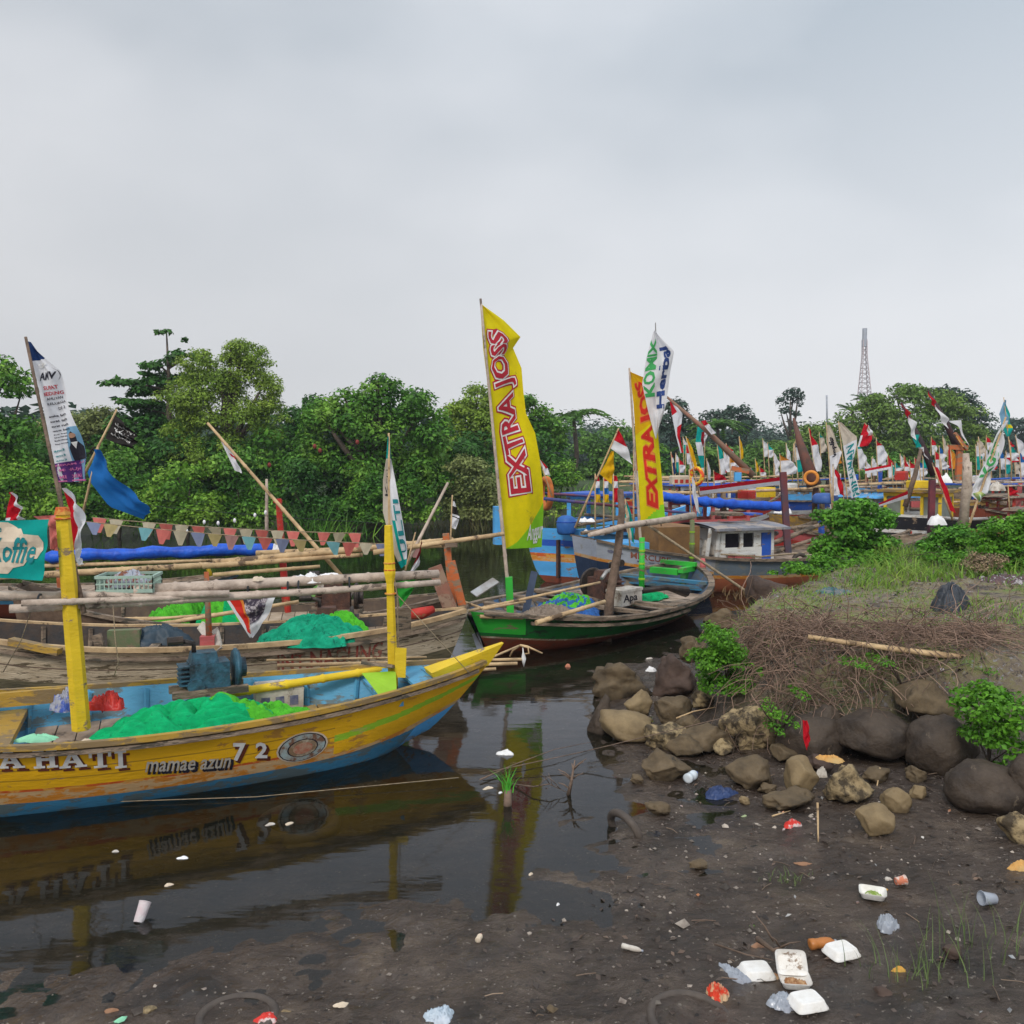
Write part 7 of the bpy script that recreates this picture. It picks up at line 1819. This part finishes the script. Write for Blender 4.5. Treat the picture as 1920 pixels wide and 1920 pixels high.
tag(link('fallen_leaves', leaf_mesh('fallen_leaves', P, Nn, .045, mat('mud_leaves', (.035, .022, .018), (.10, .065, .045), scale=2.5, bump=0, island=.8, c3=(.06, .045, .035), rough=.4), .5)), 'dark fallen leaves and scraps pressed into the mud', kind='stuff')
n_ = 260
lx_ = NR.uniform(-3.0, 4.6, n_); ly_ = NR.uniform(3.8, 8.0, n_)
zz, bk_, _, dm_ = terr(lx_, ly_)
keep = (dm_ > .15) & (NR.random(n_) < .35 + .12 * lx_)
P = np.stack([lx_, ly_, zz + .008], 1)[keep]
Nn = np.tile(np.array([0, 0, 1.0]), (len(P), 1)) + NR.normal(size=(len(P), 3)) * .5
tag(link('litter_scraps', leaf_mesh('litter_scraps', P, Nn, .030, mat('bright_scraps', (.45, .42, .38), (.38, .16, .07), scale=1.7, bump=0, island=.5, c3=(.20, .22, .24), lo=.42, hi=.6), .6)), 'little scraps of paper and plastic scattered over the mud', kind='stuff')
b = MB()
for _ in range(260):
    x = random.uniform(-2.5, 4.6); y = random.uniform(3.8, 7.6)
    if random.random() > .35 + x * .12: continue
    if sdist(np.array([x]), np.array([y]), MUD)[0] < .15: continue
    a_ = random.uniform(0, 6.28); l_ = random.uniform(.03, .14)
    p0 = Vector((x, y, tz(x, y) + .006)); p1 = Vector((x + math.cos(a_) * l_, y + math.sin(a_) * l_, 0)); p1.z = tz(p1.x, p1.y) + .012
    pm__ = (p0 + p1) / 2 + Vector((random.uniform(-.01, .01), random.uniform(-.01, .01), .006))
    b.tube([p0, pm__, p1], random.uniform(.0015, .004), 4, caps=False)
tag(b.build('mud_twigs', mat('mud_twig', (.09, .06, .045), (.22, .16, .11), scale=1.5, bump=0, island=.7), loc=(0, 0, 0)), 'little sticks and stalks lying in the mud', kind='stuff')
# litter flecks on the bank top
n_ = 11000
bx_ = NR.uniform(1.5, 12, n_); by_ = NR.uniform(7.0, 22, n_)
zz, bk_, _, dm_ = terr(bx_, by_)
keep = (bk_ > .75) & (NR.random(n_) < np.clip(fbm(bx_, by_, .5, 44) * 3 + .4, .03, 1))
P = np.stack([bx_, by_, zz + .015], 1)[keep]
Nn = np.tile(np.array([0, 0, 1.0]), (len(P), 1)) + NR.normal(size=(len(P), 3)) * .3
tag(link('bank_litter', leaf_mesh('bank_litter', P, Nn, .06, mat('litter_flecks', (.05, .042, .04), (.34, .32, .33), scale=3.5, bump=0, island=.8, c3=(.11, .085, .07), lo=.4, hi=.66), .5)), 'scraps of plastic and dry leaves strewn over the bank top', kind='stuff')
# dry grass and green grass on the bank top
def strew(name, label, n, box, h_, w_, m_, lean, f_seed, thr, cond=lambda bk, x, y: bk > .6):
    x = NR.uniform(box[0], box[1], n); y = NR.uniform(box[2], box[3], n)
    zz, bk_, _, dm_ = terr(x, y)
    k = cond(bk_, x, y) & (fbm(x, y, .7, f_seed) > thr)
    o = blades(name, m_, np.stack([x, y, zz - .01], 1)[k], h_, w_, lean)
    return tag(o, label, kind='stuff')
m_dry = mat('dry_grass', (0.30, 0.22, 0.13), (0.17, 0.12, 0.08), bump=0, island=.5, scale=2)
lf_nv0 = leafmat('bank_grass_leaves', (0.11, 0.27, 0.03), (0.24, 0.34, 0.06), scale=2, island=.45)
strew('dry_grass', 'short dry grass over the bank top', 26000, (1.4, 13, 6.6, 24), .09, .009, m_dry, 1.6, 21, -.12)
strew('green_grass', 'patchy short green grass over the bank top', 60000, (1.4, 15, 7.8, 26), .09, .012, lf_nv0, 1.0, 27, -.07)
strew('tall_weeds', 'taller green weeds in patches over the bank top', 22000, (2.6, 16, 8.6, 26), .20, .014, lf_nv0, 1.2, 61, .06)
strew('bush_foot_weeds', 'green weeds growing round the feet of the bushes', 9000, (4.6, 13, 11.5, 18), .32, .022, lf_nv0, 1.0, 71, -.05)
# tangled dead vines spilling over the bank edge
def vines(name, label, n, cx0_, cx1_, Dm, m_, seed, hang=.55, top=.35):
    rnd = random.Random(seed); b = MB()
    for i in range(n):
        px = rnd.uniform(cx0_, cx1_)
        X0 = at(px, 1280, Dm).x
        y_ = Dm + rnd.uniform(-.15, .8)
        x_ = X0 * (y_ / Dm) ** .5
        z_ = tz(x_, y_) + rnd.uniform(.03, .16)
        p = Vector((x_, y_, z_)); d = Vector((rnd.uniform(-1, 1), rnd.uniform(-.9, .5), rnd.uniform(-.25, .55))).normalized()
        pts = [p]; seg = rnd.uniform(.05, .11)
        for k in range(rnd.randint(4, 9)):
            d = (d + Vector((rnd.uniform(-.55, .55), rnd.uniform(-.4, .3), -.12 + rnd.uniform(-.4, .3)))).normalized()
            p = p + d * seg
            g = tz(p.x, p.y)
            if p.z < g + .02: p.z = g + rnd.uniform(.01, .05)
            pts.append(p)
        r_ = rnd.uniform(.0022, .0055)
        b.tube(pts, [r_ * (1 - .5 * k / len(pts)) for k in range(len(pts))], 3, caps=False)
    o = b.build(name, m_, loc=(0, 0, 0)); return tag(o, label, kind='stuff')
m_twig = mat('dead_twigs', (0.30, 0.20, 0.145), (0.15, 0.095, 0.07), scale=3, bump=0, island=.5)
vines('dead_vines', 'tangle of dead brown vines spilling over the bank edge', 1150, 1410, 1880, 7.85, m_twig, 5)
vines('dead_vine_fringe', 'looser dead vines at the left shoulder of the bank', 420, 1395, 1560, 8.6, m_twig, 6)
b = MB(); b.bamboo(at(1515, 1194, 8.0), at(1935, 1246, 7.55), .022, .032, wob=.02)
tag(b.build('bamboo_pole', m_bamboo, loc=at(1720, 1220, 8.1)), 'long tan bamboo pole lying across the dead vines on the bank', 'pole')
# leafy plants on the bank
BP = 'leafy creepers on the near bank'
def creeper(label, lobes, D, leaf, m_, name='leafy_creeper', dens=1.1, group=BP, per=13, cat='plant', gzv=.1, **k):
    return tree(name, label, cat, D, lobes, m_, leaf, dens=dens * 2.6 / (leaf * leaf * .6), trunk_r=.012, limbs=6, per=per, group=group, ground_z=gzv, aspect=.6, size=(.3, .5), **k)
lf_nv = leafmat('near_creeper_leaves', (0.06, 0.20, 0.012), (0.14, 0.34, 0.025), scale=6, island=.4)
lf_nv2 = leafmat('broad_bush_leaves', (0.055, 0.20, 0.02), (0.15, 0.37, 0.035), scale=4, island=.4)
creeper('bright leafy creeper tumbling over the rocks left of the dead vines', [(1345, 1195, 40, 28), (1365, 1230, 58, 36), (1325, 1240, 34, 30), (1390, 1280, 46, 30), (1345, 1285, 44, 28), (1425, 1258, 30, 28)], 8.5, .040, lf_nv, dens=.8, gzv=.3)
creeper('thin green sprigs dangling over the tall jagged rock', [(1445, 1330, 20, 22), (1450, 1360, 16, 20), (1475, 1345, 22, 10), (1500, 1300, 22, 9)], 7.5, .030, lf_nv, dens=.4, per=5, gzv=.1)
creeper('green creeper hanging down the right end of the bank', [(1850, 1310, 46, 38), (1890, 1335, 48, 62), (1850, 1370, 44, 44), (1900, 1400, 44, 54), (1826, 1330, 30, 24), (1884, 1450, 30, 18)], 6.55, .042, lf_nv, dens=.7, gzv=.1)
creeper('pale sprigs growing through the middle of the dead vines', [(1600, 1240, 40, 8), (1650, 1236, 30, 7), (1840, 1250, 24, 14)], 7.6, .022, lf_nv, dens=.35, per=5, gzv=.5)
creeper('broad leaved bush hiding the bow of the grey boat', [(1610, 955, 50, 26), (1570, 975, 50, 30), (1650, 970, 40, 30), (1600, 1008, 62, 36), (1605, 984, 60, 26), (1560, 1040, 50, 24), (1625, 1036, 50, 24), (1545, 1020, 40, 28), (1650, 1015, 36, 26)], 15.5, .085, lf_nv2, name='broad_leaved_bush', dens=1.0, cat='bush', gzv=.8)
creeper('round green bush right of the black boat stern', [(1780, 1002, 50, 26), (1760, 1020, 50, 24), (1815, 1015, 44, 26)], 14.0, .07, lf_nv2, name='broad_leaved_bush', dens=1.0, cat='bush', gzv=.8)
creeper('bright green bush mass at the right edge of the bank', [(1880, 995, 56, 28), (1910, 1025, 50, 30), (1860, 1024, 50, 26), (1930, 985, 44, 30), (1840, 1044, 44, 20), (1890, 1056, 50, 20), (1930, 1050, 50, 26), (1800, 1052, 36, 12)], 13.0, .06, lf_nv, name='broad_leaved_bush', dens=1.0, cat='bush', gzv=.8)
creeper('low bright ground creeper at the foot of the broad leaved bush', [(1560, 1058, 60, 22), (1500, 1068, 50, 18), (1630, 1054, 60, 18), (1770, 1046, 50, 14), (1850, 1048, 60, 16), (1460, 1082, 30, 12)], 13.4, .06, lf_nv, dens=.8, gzv=.8, depth=.8)
creeper('dry brown weed mound in front of the bright bushes', [(1850, 1050, 34, 22), (1830, 1062, 40, 12)], 12.0, .03, m_dry, name='weed_mound', dens=.5, gzv=.8)
reed('dry stalks standing in the middle of the bank', 1675, 1195, 8.9, 26, .30, m_dry, .12, .010, .5, name='dry_stalks', cat='weeds')
reed('bare stalks at the right edge of the bank', 1880, 1215, 8.2, 40, .30, m_dry, .25, .008, .6, name='dry_stalks', cat='weeds')
reed('brown dry grass tuft by the dirt covered boulder', 1500, 1100, 12.5, 500, .18, mat('rusty_grass', (.24, .15, .07), (.16, .11, .05), bump=0, island=.4), .5, .012, .8, name='dry_grass_tuft', cat='grass')
reed('feathery green grass stems at the lower right corner', 1850, 1900, 4.3, 46, .34, mat('grass_green', (.10, .17, .05), (.15, .20, .07), bump=0, island=.3), .22, .006, .35, name='grass_tuft', cat='grass', z=.08)
reed('sparse green grass blades at the bottom edge left of the corner grass', 1700, 1910, 4.25, 34, .26, mat('grass_green', ()), .14, .006, .45, name='grass_tuft', cat='grass', z=.06) if 0 else None
g2 = MATS['grass_green']
reed('sparse green grass blades at the bottom edge left of the corner grass', 1690, 1925, 4.2, 46, .26, g2, .13, .006, .45, name='grass_tuft', cat='grass', z=.06)
reed('small muddy green weed patch in the middle of the mud', 1480, 1700, 5.3, 40, .07, g2, .07, .006, .9, name='grass_tuft', cat='grass')
# grass tuft standing in the water
r = thing('grass_tuft', 'bright grass tuft growing on a little stump in the water', 'grass', gz(952, 1510, 0))
c_ = gz(952, 1510, 0)
b = MB(); b.tube([c_ - Z * .1, c_ + Z * .12], [.035, .028], 8); b.build('stump', m_stake, r)
rt_ = np.stack([c_.x + NR.normal(size=46) * .014, c_.y + NR.normal(size=46) * .014, np.full(46, .10)], 1)
blades('blades', mat('tuft_green', (.06, .34, .03), (.12, .48, .05), bump=0), rt_, .20, .010, .55, parent=r)
def branch(label, pts, r0, name='dead_branch', m_=m_stake, twigs=0, seed=1):
    b = MB(); pts = [Vector(p) for p in pts]
    b.tube(pts, [r0 * (1 - .75 * i / (len(pts) - 1)) for i in range(len(pts))], 6)
    rnd = random.Random(seed)
    for _ in range(twigs):
        p = pts[rnd.randint(0, len(pts) - 2)].lerp(pts[-1], rnd.uniform(0, .7))
        q = p + Vector((rnd.uniform(-.12, .12), rnd.uniform(-.05, .05), rnd.uniform(-.02, .12)))
        b.tube([p, p.lerp(q, .5) + Vector((0, 0, .01)), q], [r0 * .4, r0 * .3, r0 * .12], 4)
    return tag(b.build(name, m_, loc=pts[0]), label, 'branch')
branch('dead forked branch sticking out of the shallow water right of the grass tuft', [gz(1066, 1490, 0), at(1072, 1462, 6.7), at(1078, 1425, 6.75)], .018, twigs=7, seed=3)
branch('thin dead twigs arching over the water above the drain line', [gz(960, 1470, .01), gz(1000, 1475, .05), gz(1030, 1470, .07), gz(1062, 1485, .02)], .008, twigs=6, seed=5)
branch('long thin twig curving over the water in front of the smooth tan boulder', [gz(900, 1462, .02), at(960, 1435, 7.3), at(1040, 1405, 7.6), at(1115, 1390, 7.9)], .006, twigs=4, seed=8)
branch('pale bent stick leaning across the flat brown rock', [at(1268, 1347, 8.3), at(1300, 1334, 8.3), at(1342, 1326, 8.35)], .010, name='stick', m_=m_bamboo)
branch('thin upright stick planted in the mud right of the split tan rock', [at(1536, 1640, tz(2.1, 5.75) * 0 + 5.75), at(1534, 1570, 5.8), at(1533, 1505, 5.9)][::-1], .008, name='stick', m_=m_bamboo)
branch('short pale stick leaning between the crusty rock and the tan wedge', [at(1650, 1440, 6.8), at(1640, 1500, 6.6)], .008, name='stick', m_=m_bamboo)
branch('pale stick lying on the mud near the red wrapper', [gz(1448, 1530, .12), gz(1482, 1520, .12)], .006, name='stick', m_=m_bamboo)
branch('dark twig lying on the mud above the torn grey sheet', [gz(1340, 1770, .10), gz(1400, 1790, .11), gz(1450, 1800, .12)], .006, name='stick')
branch('long dark root in the mud left of the orange bottle', [gz(1420, 1760, .12), gz(1450, 1782, .12), gz(1480, 1770, .13)], .016, name='stick', twigs=3, seed=9)
# red rag and twine on the boulders
flag('red rag hanging between the dark boulders', [(1505, 1350), (1506, 1385), (1512, 1405)], [(1515, 1352), (1518, 1380), (1514, 1408)], 6.95, c_list, lambda u, v: RED, name='rag', cat='rag', amp=.02)
# black sack
def bk_(px, py, z=.95):
    for _ in range(6):
        p = gz(px, py, z); z = tz(p.x, p.y)
    return p
mound('rubbish_sack', 'dark slate coloured rubbish sack sitting on the bank top', 'sack', bk_(1782, 1148), .20, .17, .36, .2, mat('slate_plastic', (.045, .052, .065), (.02, .025, .035), rough=.45, bump=.8, bscale=14), 77, n=40, fold=.35)
mound('rubbish_heap', 'small teal and grey rubbish heap left of the middle of the bank', 'rubbish', bk_(1560, 1115), .28, .15, .08, 0, mat('tealrubbish', (.04, .12, .13), (.16, .17, .18), scale=16, lo=.45, hi=.55), 78, n=24, fold=2)
mound('rubbish_heap', 'pinkish and white rubbish heap near the right edge of the bank', 'rubbish', bk_(1890, 1092), .50, .28, .09, 0, mat('pinkrubbish', (.12, .07, .075), (.42, .38, .40), scale=16, lo=.46, hi=.58, c3=(.06, .045, .045)), 79, n=30, fold=3)

# ------------------------------------------------------------------ rubbish on the mud
def gm_(px, py):
    p = gz(px, py, .1)
    for _ in range(4): p = gz(px, py, max(0.005, tz(p.x, p.y)))
    return p
TR = 'foam food trays on the mud'
m_trayf = mat('muddy_foam', (0.80, 0.79, 0.77), (0.70, 0.67, 0.62), scale=14, rough=.6, bump=.25, bscale=50, wear=(.26, .19, .14), wearamt=.22, wscale=9)
def tray(label, px, py, rz, s=.19, open_=False, tilt=0, food=None):
    c = gm_(px, py)
    r = thing('foam_tray', label, 'food tray', c, TR)
    def shell(b, c, rz, up=1, tl=0.0, s=s):
        ux = Vector((math.cos(rz), math.sin(rz), 0)); uy0 = Vector((-math.sin(rz), math.cos(rz), 0))
        uy = (uy0 * math.cos(tl) + Z * math.sin(tl)); uz = ux.cross(uy)
        rings = [(.50, .0), (.50, .006), (.46, .012), (.40, .035), (.36, .040)]
        n_ = 28
        def pt(k, h_, i):
            a = 2 * math.pi * i / n_
            cx_, sy_ = math.cos(a), math.sin(a)
            e = .32
            x = math.copysign(abs(cx_) ** e, cx_) * k * s; y = math.copysign(abs(sy_) ** e, sy_) * k * s * .8
            return c + ux * x + uy * y + uz * (h_ if up > 0 else .042 - h_)
        o = len(b.v)
        for k, h_ in rings:
            for i in range(n_): b.v.append(tuple(pt(k, h_, i)))
        for j in range(len(rings) - 1):
            for i in range(n_): b.face((o + j * n_ + i, o + j * n_ + (i + 1) % n_, o + (j + 1) * n_ + (i + 1) % n_, o + (j + 1) * n_ + i), 0, True)
        b.face([o + (len(rings) - 1) * n_ + i for i in range(n_)])
    b = MB(); shell(b, c + Z * .012, rz, -1 if (open_ or food) else 1, tilt); b.build('tray', m_trayf, r)
    if open_:
        uy = Vector((-math.sin(rz), math.cos(rz), 0))
        b = MB(); shell(b, c + uy * s * .72 + Z * .05, rz, -1, .75); b.build('lid', m_trayf, r)
    if food:
        mound('food_scraps', '', '', c + Z * .02, s * .33, s * .24, .022, rz, food, px, parent=r, n=18, fold=3)
m_food = mat('brown_scraps', (.30, .14, .06), (.48, .30, .16), scale=25, lo=.45, hi=.55); m_veg = mat('green_scraps', (.22, .32, .06), (.55, .55, .4), scale=30, lo=.45, hi=.55)
tray('clean white foam tray lying upside down beside the orange bottle', 1577, 1792, .35, .165)
tray('clean white foam tray, lowest of the foam trays', 1513, 1888, .25, .165)
tray('white foam tray with a brown paper on its right side', 1418, 1830, .1, .17)
tray('open white foam tray with brown food scraps inside', 1490, 1852, -.1, .15, True, food=m_food)
tray('white foam tray with green vegetable scraps', 1636, 1686, -.35, .15, food=m_veg)
def bag(label, px, py, sx, sy, h_, m_, name='plastic_bag', cat='plastic bag', fold=2.2, ang=.3, group='plastic rubbish on the mud', gpt=None):
    c = gpt or gm_(px, py)
    return mound(name, label, cat, c - Z * .004, sx, sy, h_, ang, m_, px * .7, n=26, fold=fold, group=group)
bag('crumpled clear plastic bag ball on the mud right of centre', 1664, 1740, .055, .05, .07, m_clear)
bag('torn grey translucent sheet left of the foam trays', 1378, 1828, .04, .10, .03, m_clear, ang=.5)
bag('grey translucent film tucked against the lowest foam tray', 1466, 1880, .07, .06, .035, m_clear, ang=1.2)
bag('crumpled pale blue plastic at the bottom edge', 825, 1908, .07, .05, .05, mat('pale_blue_plastic', (.42, .52, .60), (.55, .6, .68), rough=.4, bump=.5))
bag('dark blue plastic bag sunk in the mud below the rocks', 1350, 1490, .13, .08, .06, mat('navy_plastic', (.015, .03, .09), (.04, .07, .18), rough=.4, bump=.8, bscale=18))
bag('red and white crumpled wrapper on the mud left of the thin stick', 1485, 1548, .065, .04, .04, mat('red_wrapper', (.60, .04, .03), (.62, .50, .48), scale=12, lo=.5, hi=.56))
bag('bright red and cream crumpled snack packet at the bottom', 1345, 1870, .06, .05, .07, mat('red_packet', (.62, .05, .02), (.62, .42, .25), scale=16, lo=.48, hi=.54), ang=1.3)
bag('white and red wrapper at the bottom edge left', 500, 1910, .05, .04, .03, mat('red_wrapper', ()) if 0 else MATS['red_wrapper'], fold=1)
bag('yellow orange paper at the right edge of the mud', 1912, 1628, .07, .04, .05, mat('orange_paper', (.62, .30, .07), (.5, .35, .15)), fold=1)
bag('small orange paper above the corner grass', 1685, 1820, .04, .02, .03, mat('orange_paper2', (.62, .28, .03), (.5, .35, .1)), fold=1)
bag('white foam lump floating right of the yellow boat bow', 948, 1412, .075, .035, .04, m_foam, 'foam_lump', 'foam', 2, 0, gpt=gz(948, 1414, .0))
bag('brown leaf paper tucked in the white foam tray', 1450, 1832, .05, .045, .02, m_food, 'paper', 'paper', 1)
bag('white wrapper stuck on the smooth tan boulder', 1165, 1365, .09, .02, .012, m_foam, 'wrapper', 'wrapper', 1, .5, gpt=at(1165, 1352, 8.55))
bag('orange and white torn packet on the pale crusty rock', 1560, 1425, .10, .05, .04, MATS['orange_paper'], 'packet', 'packet', 2, -.5, gpt=at(1558, 1425, 6.75))
bag('grey white plastic scrap hanging beside the crusty rock', 1540, 1450, .04, .03, .07, m_dirtyw, 'plastic_scrap', 'scrap', 2, 0, gpt=at(1540, 1455, 6.7))
bag('pale green paper square on the mud below the dark olive boulder', 1398, 1530, .035, .03, .008, mat('pale_green_paper', (.35, .42, .22)), 'paper', 'paper', .5)
bag('tiny green leaf paper on the mud left of the long dark root', 1410, 1736, .022, .014, .008, lf_vine, 'leaf', 'leaf', .5)
bag('tan torn cardboard by the orange bottle top', 1425, 1772, .045, .03, .02, mat('cardboard', (.34, .18, .10), (.22, .12, .07)), 'cardboard', 'cardboard', 1)
bag('orange torn packet on the mud left of the thin stick foot', 1508, 1620, .06, .018, .015, MATS['cardboard'], 'packet', 'packet', 1, -.2)
bag('small orange paper beside the vegetable tray', 1655, 1668, .03, .015, .015, MATS['orange_paper2'], 'packet', 'packet', 1)
bag('pale stone like foam crumb by the small cup', 1665, 1648, .022, .02, .02, m_dirtyw, 'foam_crumb', 'foam', .5)
bag('white bird dropping like foam scrap at the water edge beside the rocks', 1220, 1254, .06, .03, .06, m_foam, 'foam_scrap', 'foam', 1, 0, gpt=at(1221, 1258, 10.0))
bag('small white scrap floating beyond the lumpy corner rock', 1219, 1238, .05, .04, .03, m_dirtyw, 'foam_scrap', 'foam', 1, 0, gpt=gz(1219, 1236, 0))
bag('orange ball like float drifting in front of the green boat', 1065, 1247, .035, .035, .05, mat('dull_orange', (.5, .2, .12)), 'float', 'float', .3, 0, gpt=gz(1065, 1250, 0))
def cup(label, px, py, rz, Ln=.085, r0=.028, r1=.038, m_=m_clear, group=None, gpt=None, up=.12):
    c = (gpt or gm_(px, py)) + Z * .035
    a = Vector((math.cos(rz), math.sin(rz), up)).normalized()
    r = thing('plastic_cup', label, 'cup', c - Z * .035, group)
    b = MB(); b.tube([c - a * Ln / 2, c - a * Ln * .47, c + a * Ln / 2], [r0 * .9, r0, r1], 16, caps=False); b.build('wall', m_, r)
    b = MB(); b.torus(c + a * Ln / 2, r1, .003, axis=a, n=18, m=5); b.build('rim', m_, r)
    b = MB(); b.cyl(c - a * Ln * .46, r0 * .95, .003, 14, axis=a); b.build('base', m_, r)
cup('clear plastic cup on its side near the right edge of the mud', 1853, 1696, 3.3, gpt=None)
cup('crushed orange and white cup on its side above the vegetable tray', 1688, 1662, .1, .06, .022, .028, mat('orange_cup', (.55, .18, .10), (.62, .50, .44), scale=18, lo=.48, hi=.52))
cup('pale pink and white cup afloat upright in the left shallows', 266, 1712, 1.4, .11, .028, .033, mat('pink_cup', (.55, .42, .44), (.6, .58, .58), scale=10), gpt=gz(266, 1722, 0), up=1.2)
def bottle(label, px, py, rz, Ln, r_, m_, capm, gpt=None, group='plastic bottles'):
    c = (gpt or gm_(px, py)) + Z * r_ * .8
    a = Vector((math.cos(rz), math.sin(rz), .02)).normalized()
    r = thing('plastic_bottle', label, 'bottle', c - Z * r_, group)
    b = MB(); pr = [(-.5, .6), (-.48, 1), (-.3, 1), (-.28, .93), (-.1, .93), (-.08, 1), (.15, 1), (.3, .8), (.38, .4), (.42, .36)]
    b.tube([c + a * Ln * t_ for t_, _ in pr], [r_ * k for _, k in pr], 14); b.build('body', m_, r)
    b = MB(); b.cyl(c + a * Ln * .45, r_ * .42, Ln * .07, 12, axis=a); b.build('cap', capm, r)
bottle('muddy orange bottle beside the upper clean foam tray', 1543, 1776, .15, .15, .028, mat('orange_bottle', (.50, .18, .04), (.30, .12, .04), rough=.35), m_clear)
bottle('pale blue white bottle lying between the rocks and the blue bag', 1297, 1462, .9, .16, .04, mat('white_bottle', (.55, .62, .68), (.65, .68, .7), rough=.35), m_dblue)
bottle('small white and red lighter like tube standing in the wet mud', 899, 1762, 1.3, .06, .016, m_cream_ink, m_red)
bottle('grey torn tube lying in the middle mud', 1186, 1782, -.5, .12, .014, m_dirtyw, m_clear)
def tire(label, c, R, r_, axis, arc=1.0):
    b = MB(); b.torus(c, R, r_, axis=axis, n=36, m=10, arc=arc)
    return tag(b.build('old_tyre', m_rubber, loc=c), label, 'tyre', 'old tyres sunk in the mud')
c_ = gz(1172, 1560, 0)
tire('half sunk tyre standing up from the shallow water at the mud edge', c_ + Z * .015, .135, .028, (.75, .55, .35))
tire('old tyre lying flat in the mud at the bottom edge', gm_(1295, 1908) - Z * .012, .18, .022, (.05, -.05, 1))
tire('muddy tyre rim barely showing at the bottom left', gm_(445, 1905) - Z * .006, .17, .022, (.02, .05, 1))
tire('drowned tyre under the water in front of the lettered yellow hull', gz(560, 1545, -.10), .26, .05, (.05, -.05, 1))
for lab, px, py, s_, m_ in (('white scrap floating left of the drowned tyre', 507, 1546, .04, m_dirtyw), ('tan scrap floating over the drowned tyre', 542, 1545, .035, m_cream_ink), ('narrow white scrap floating below the ATI lettering', 343, 1609, .04, m_foam), ('small white scrap floating nearest the left edge', 217, 1597, .025, m_dirtyw),
                      ('tiny leaf scrap floating under the name lettering', 316, 1660, .03, m_cream_ink), ('tiny scrap floating in the middle of the sky reflection', 1046, 1697, .014, m_foam), ('mint scrap at the bottom left of the mud', 226, 1913, .035, MATS['mint_net']), ('dead leaf scrap at the bottom left of the mud', 208, 1896, .035, MATS['cardboard']),
                      ('pale scrap beside the grass tuft stump', 915, 1478, .05, m_cream_ink), ('small white ring like scrap beside the grass tuft stump', 938, 1487, .02, m_foam), ('torn leaf scrap near the bottom edge left of centre', 640, 1885, .04, m_cream_ink), ('wooden chip floating by the bow of the yellow boat', 995, 1640, .02, m_cream_ink)):
    mound('floating_scrap', lab, 'scrap', Vector(gz(px, py, 0)) if py < 1700 else gm_(px, py), s_ * .9, s_ * .45, .014, random.uniform(0, 1), m_, px, n=14, group='small scraps on water and mud')

# ------------------------------------------------------------------ haze
hz_ = MB()
hz_.box((60, 140, 15.5), (700, 320, 37))
hm = bpy.data.materials.new('haze'); hm.use_nodes = True
t = hm.node_tree; t.nodes.clear()
o_ = t.nodes.new('ShaderNodeOutputMaterial'); v_ = t.nodes.new('ShaderNodeVolumePrincipled')
v_.inputs['Color'].default_value = (0.80, 0.86, 0.95, 1); v_.inputs['Density'].default_value = 0.0007; v_.inputs['Anisotropy'].default_value = 0.2
t.links.new(v_.outputs[0], o_.inputs['Volume'])
tag(hz_.build('haze', hm, loc=(0, 0, 0)), 'thin river haze', kind='stuff')
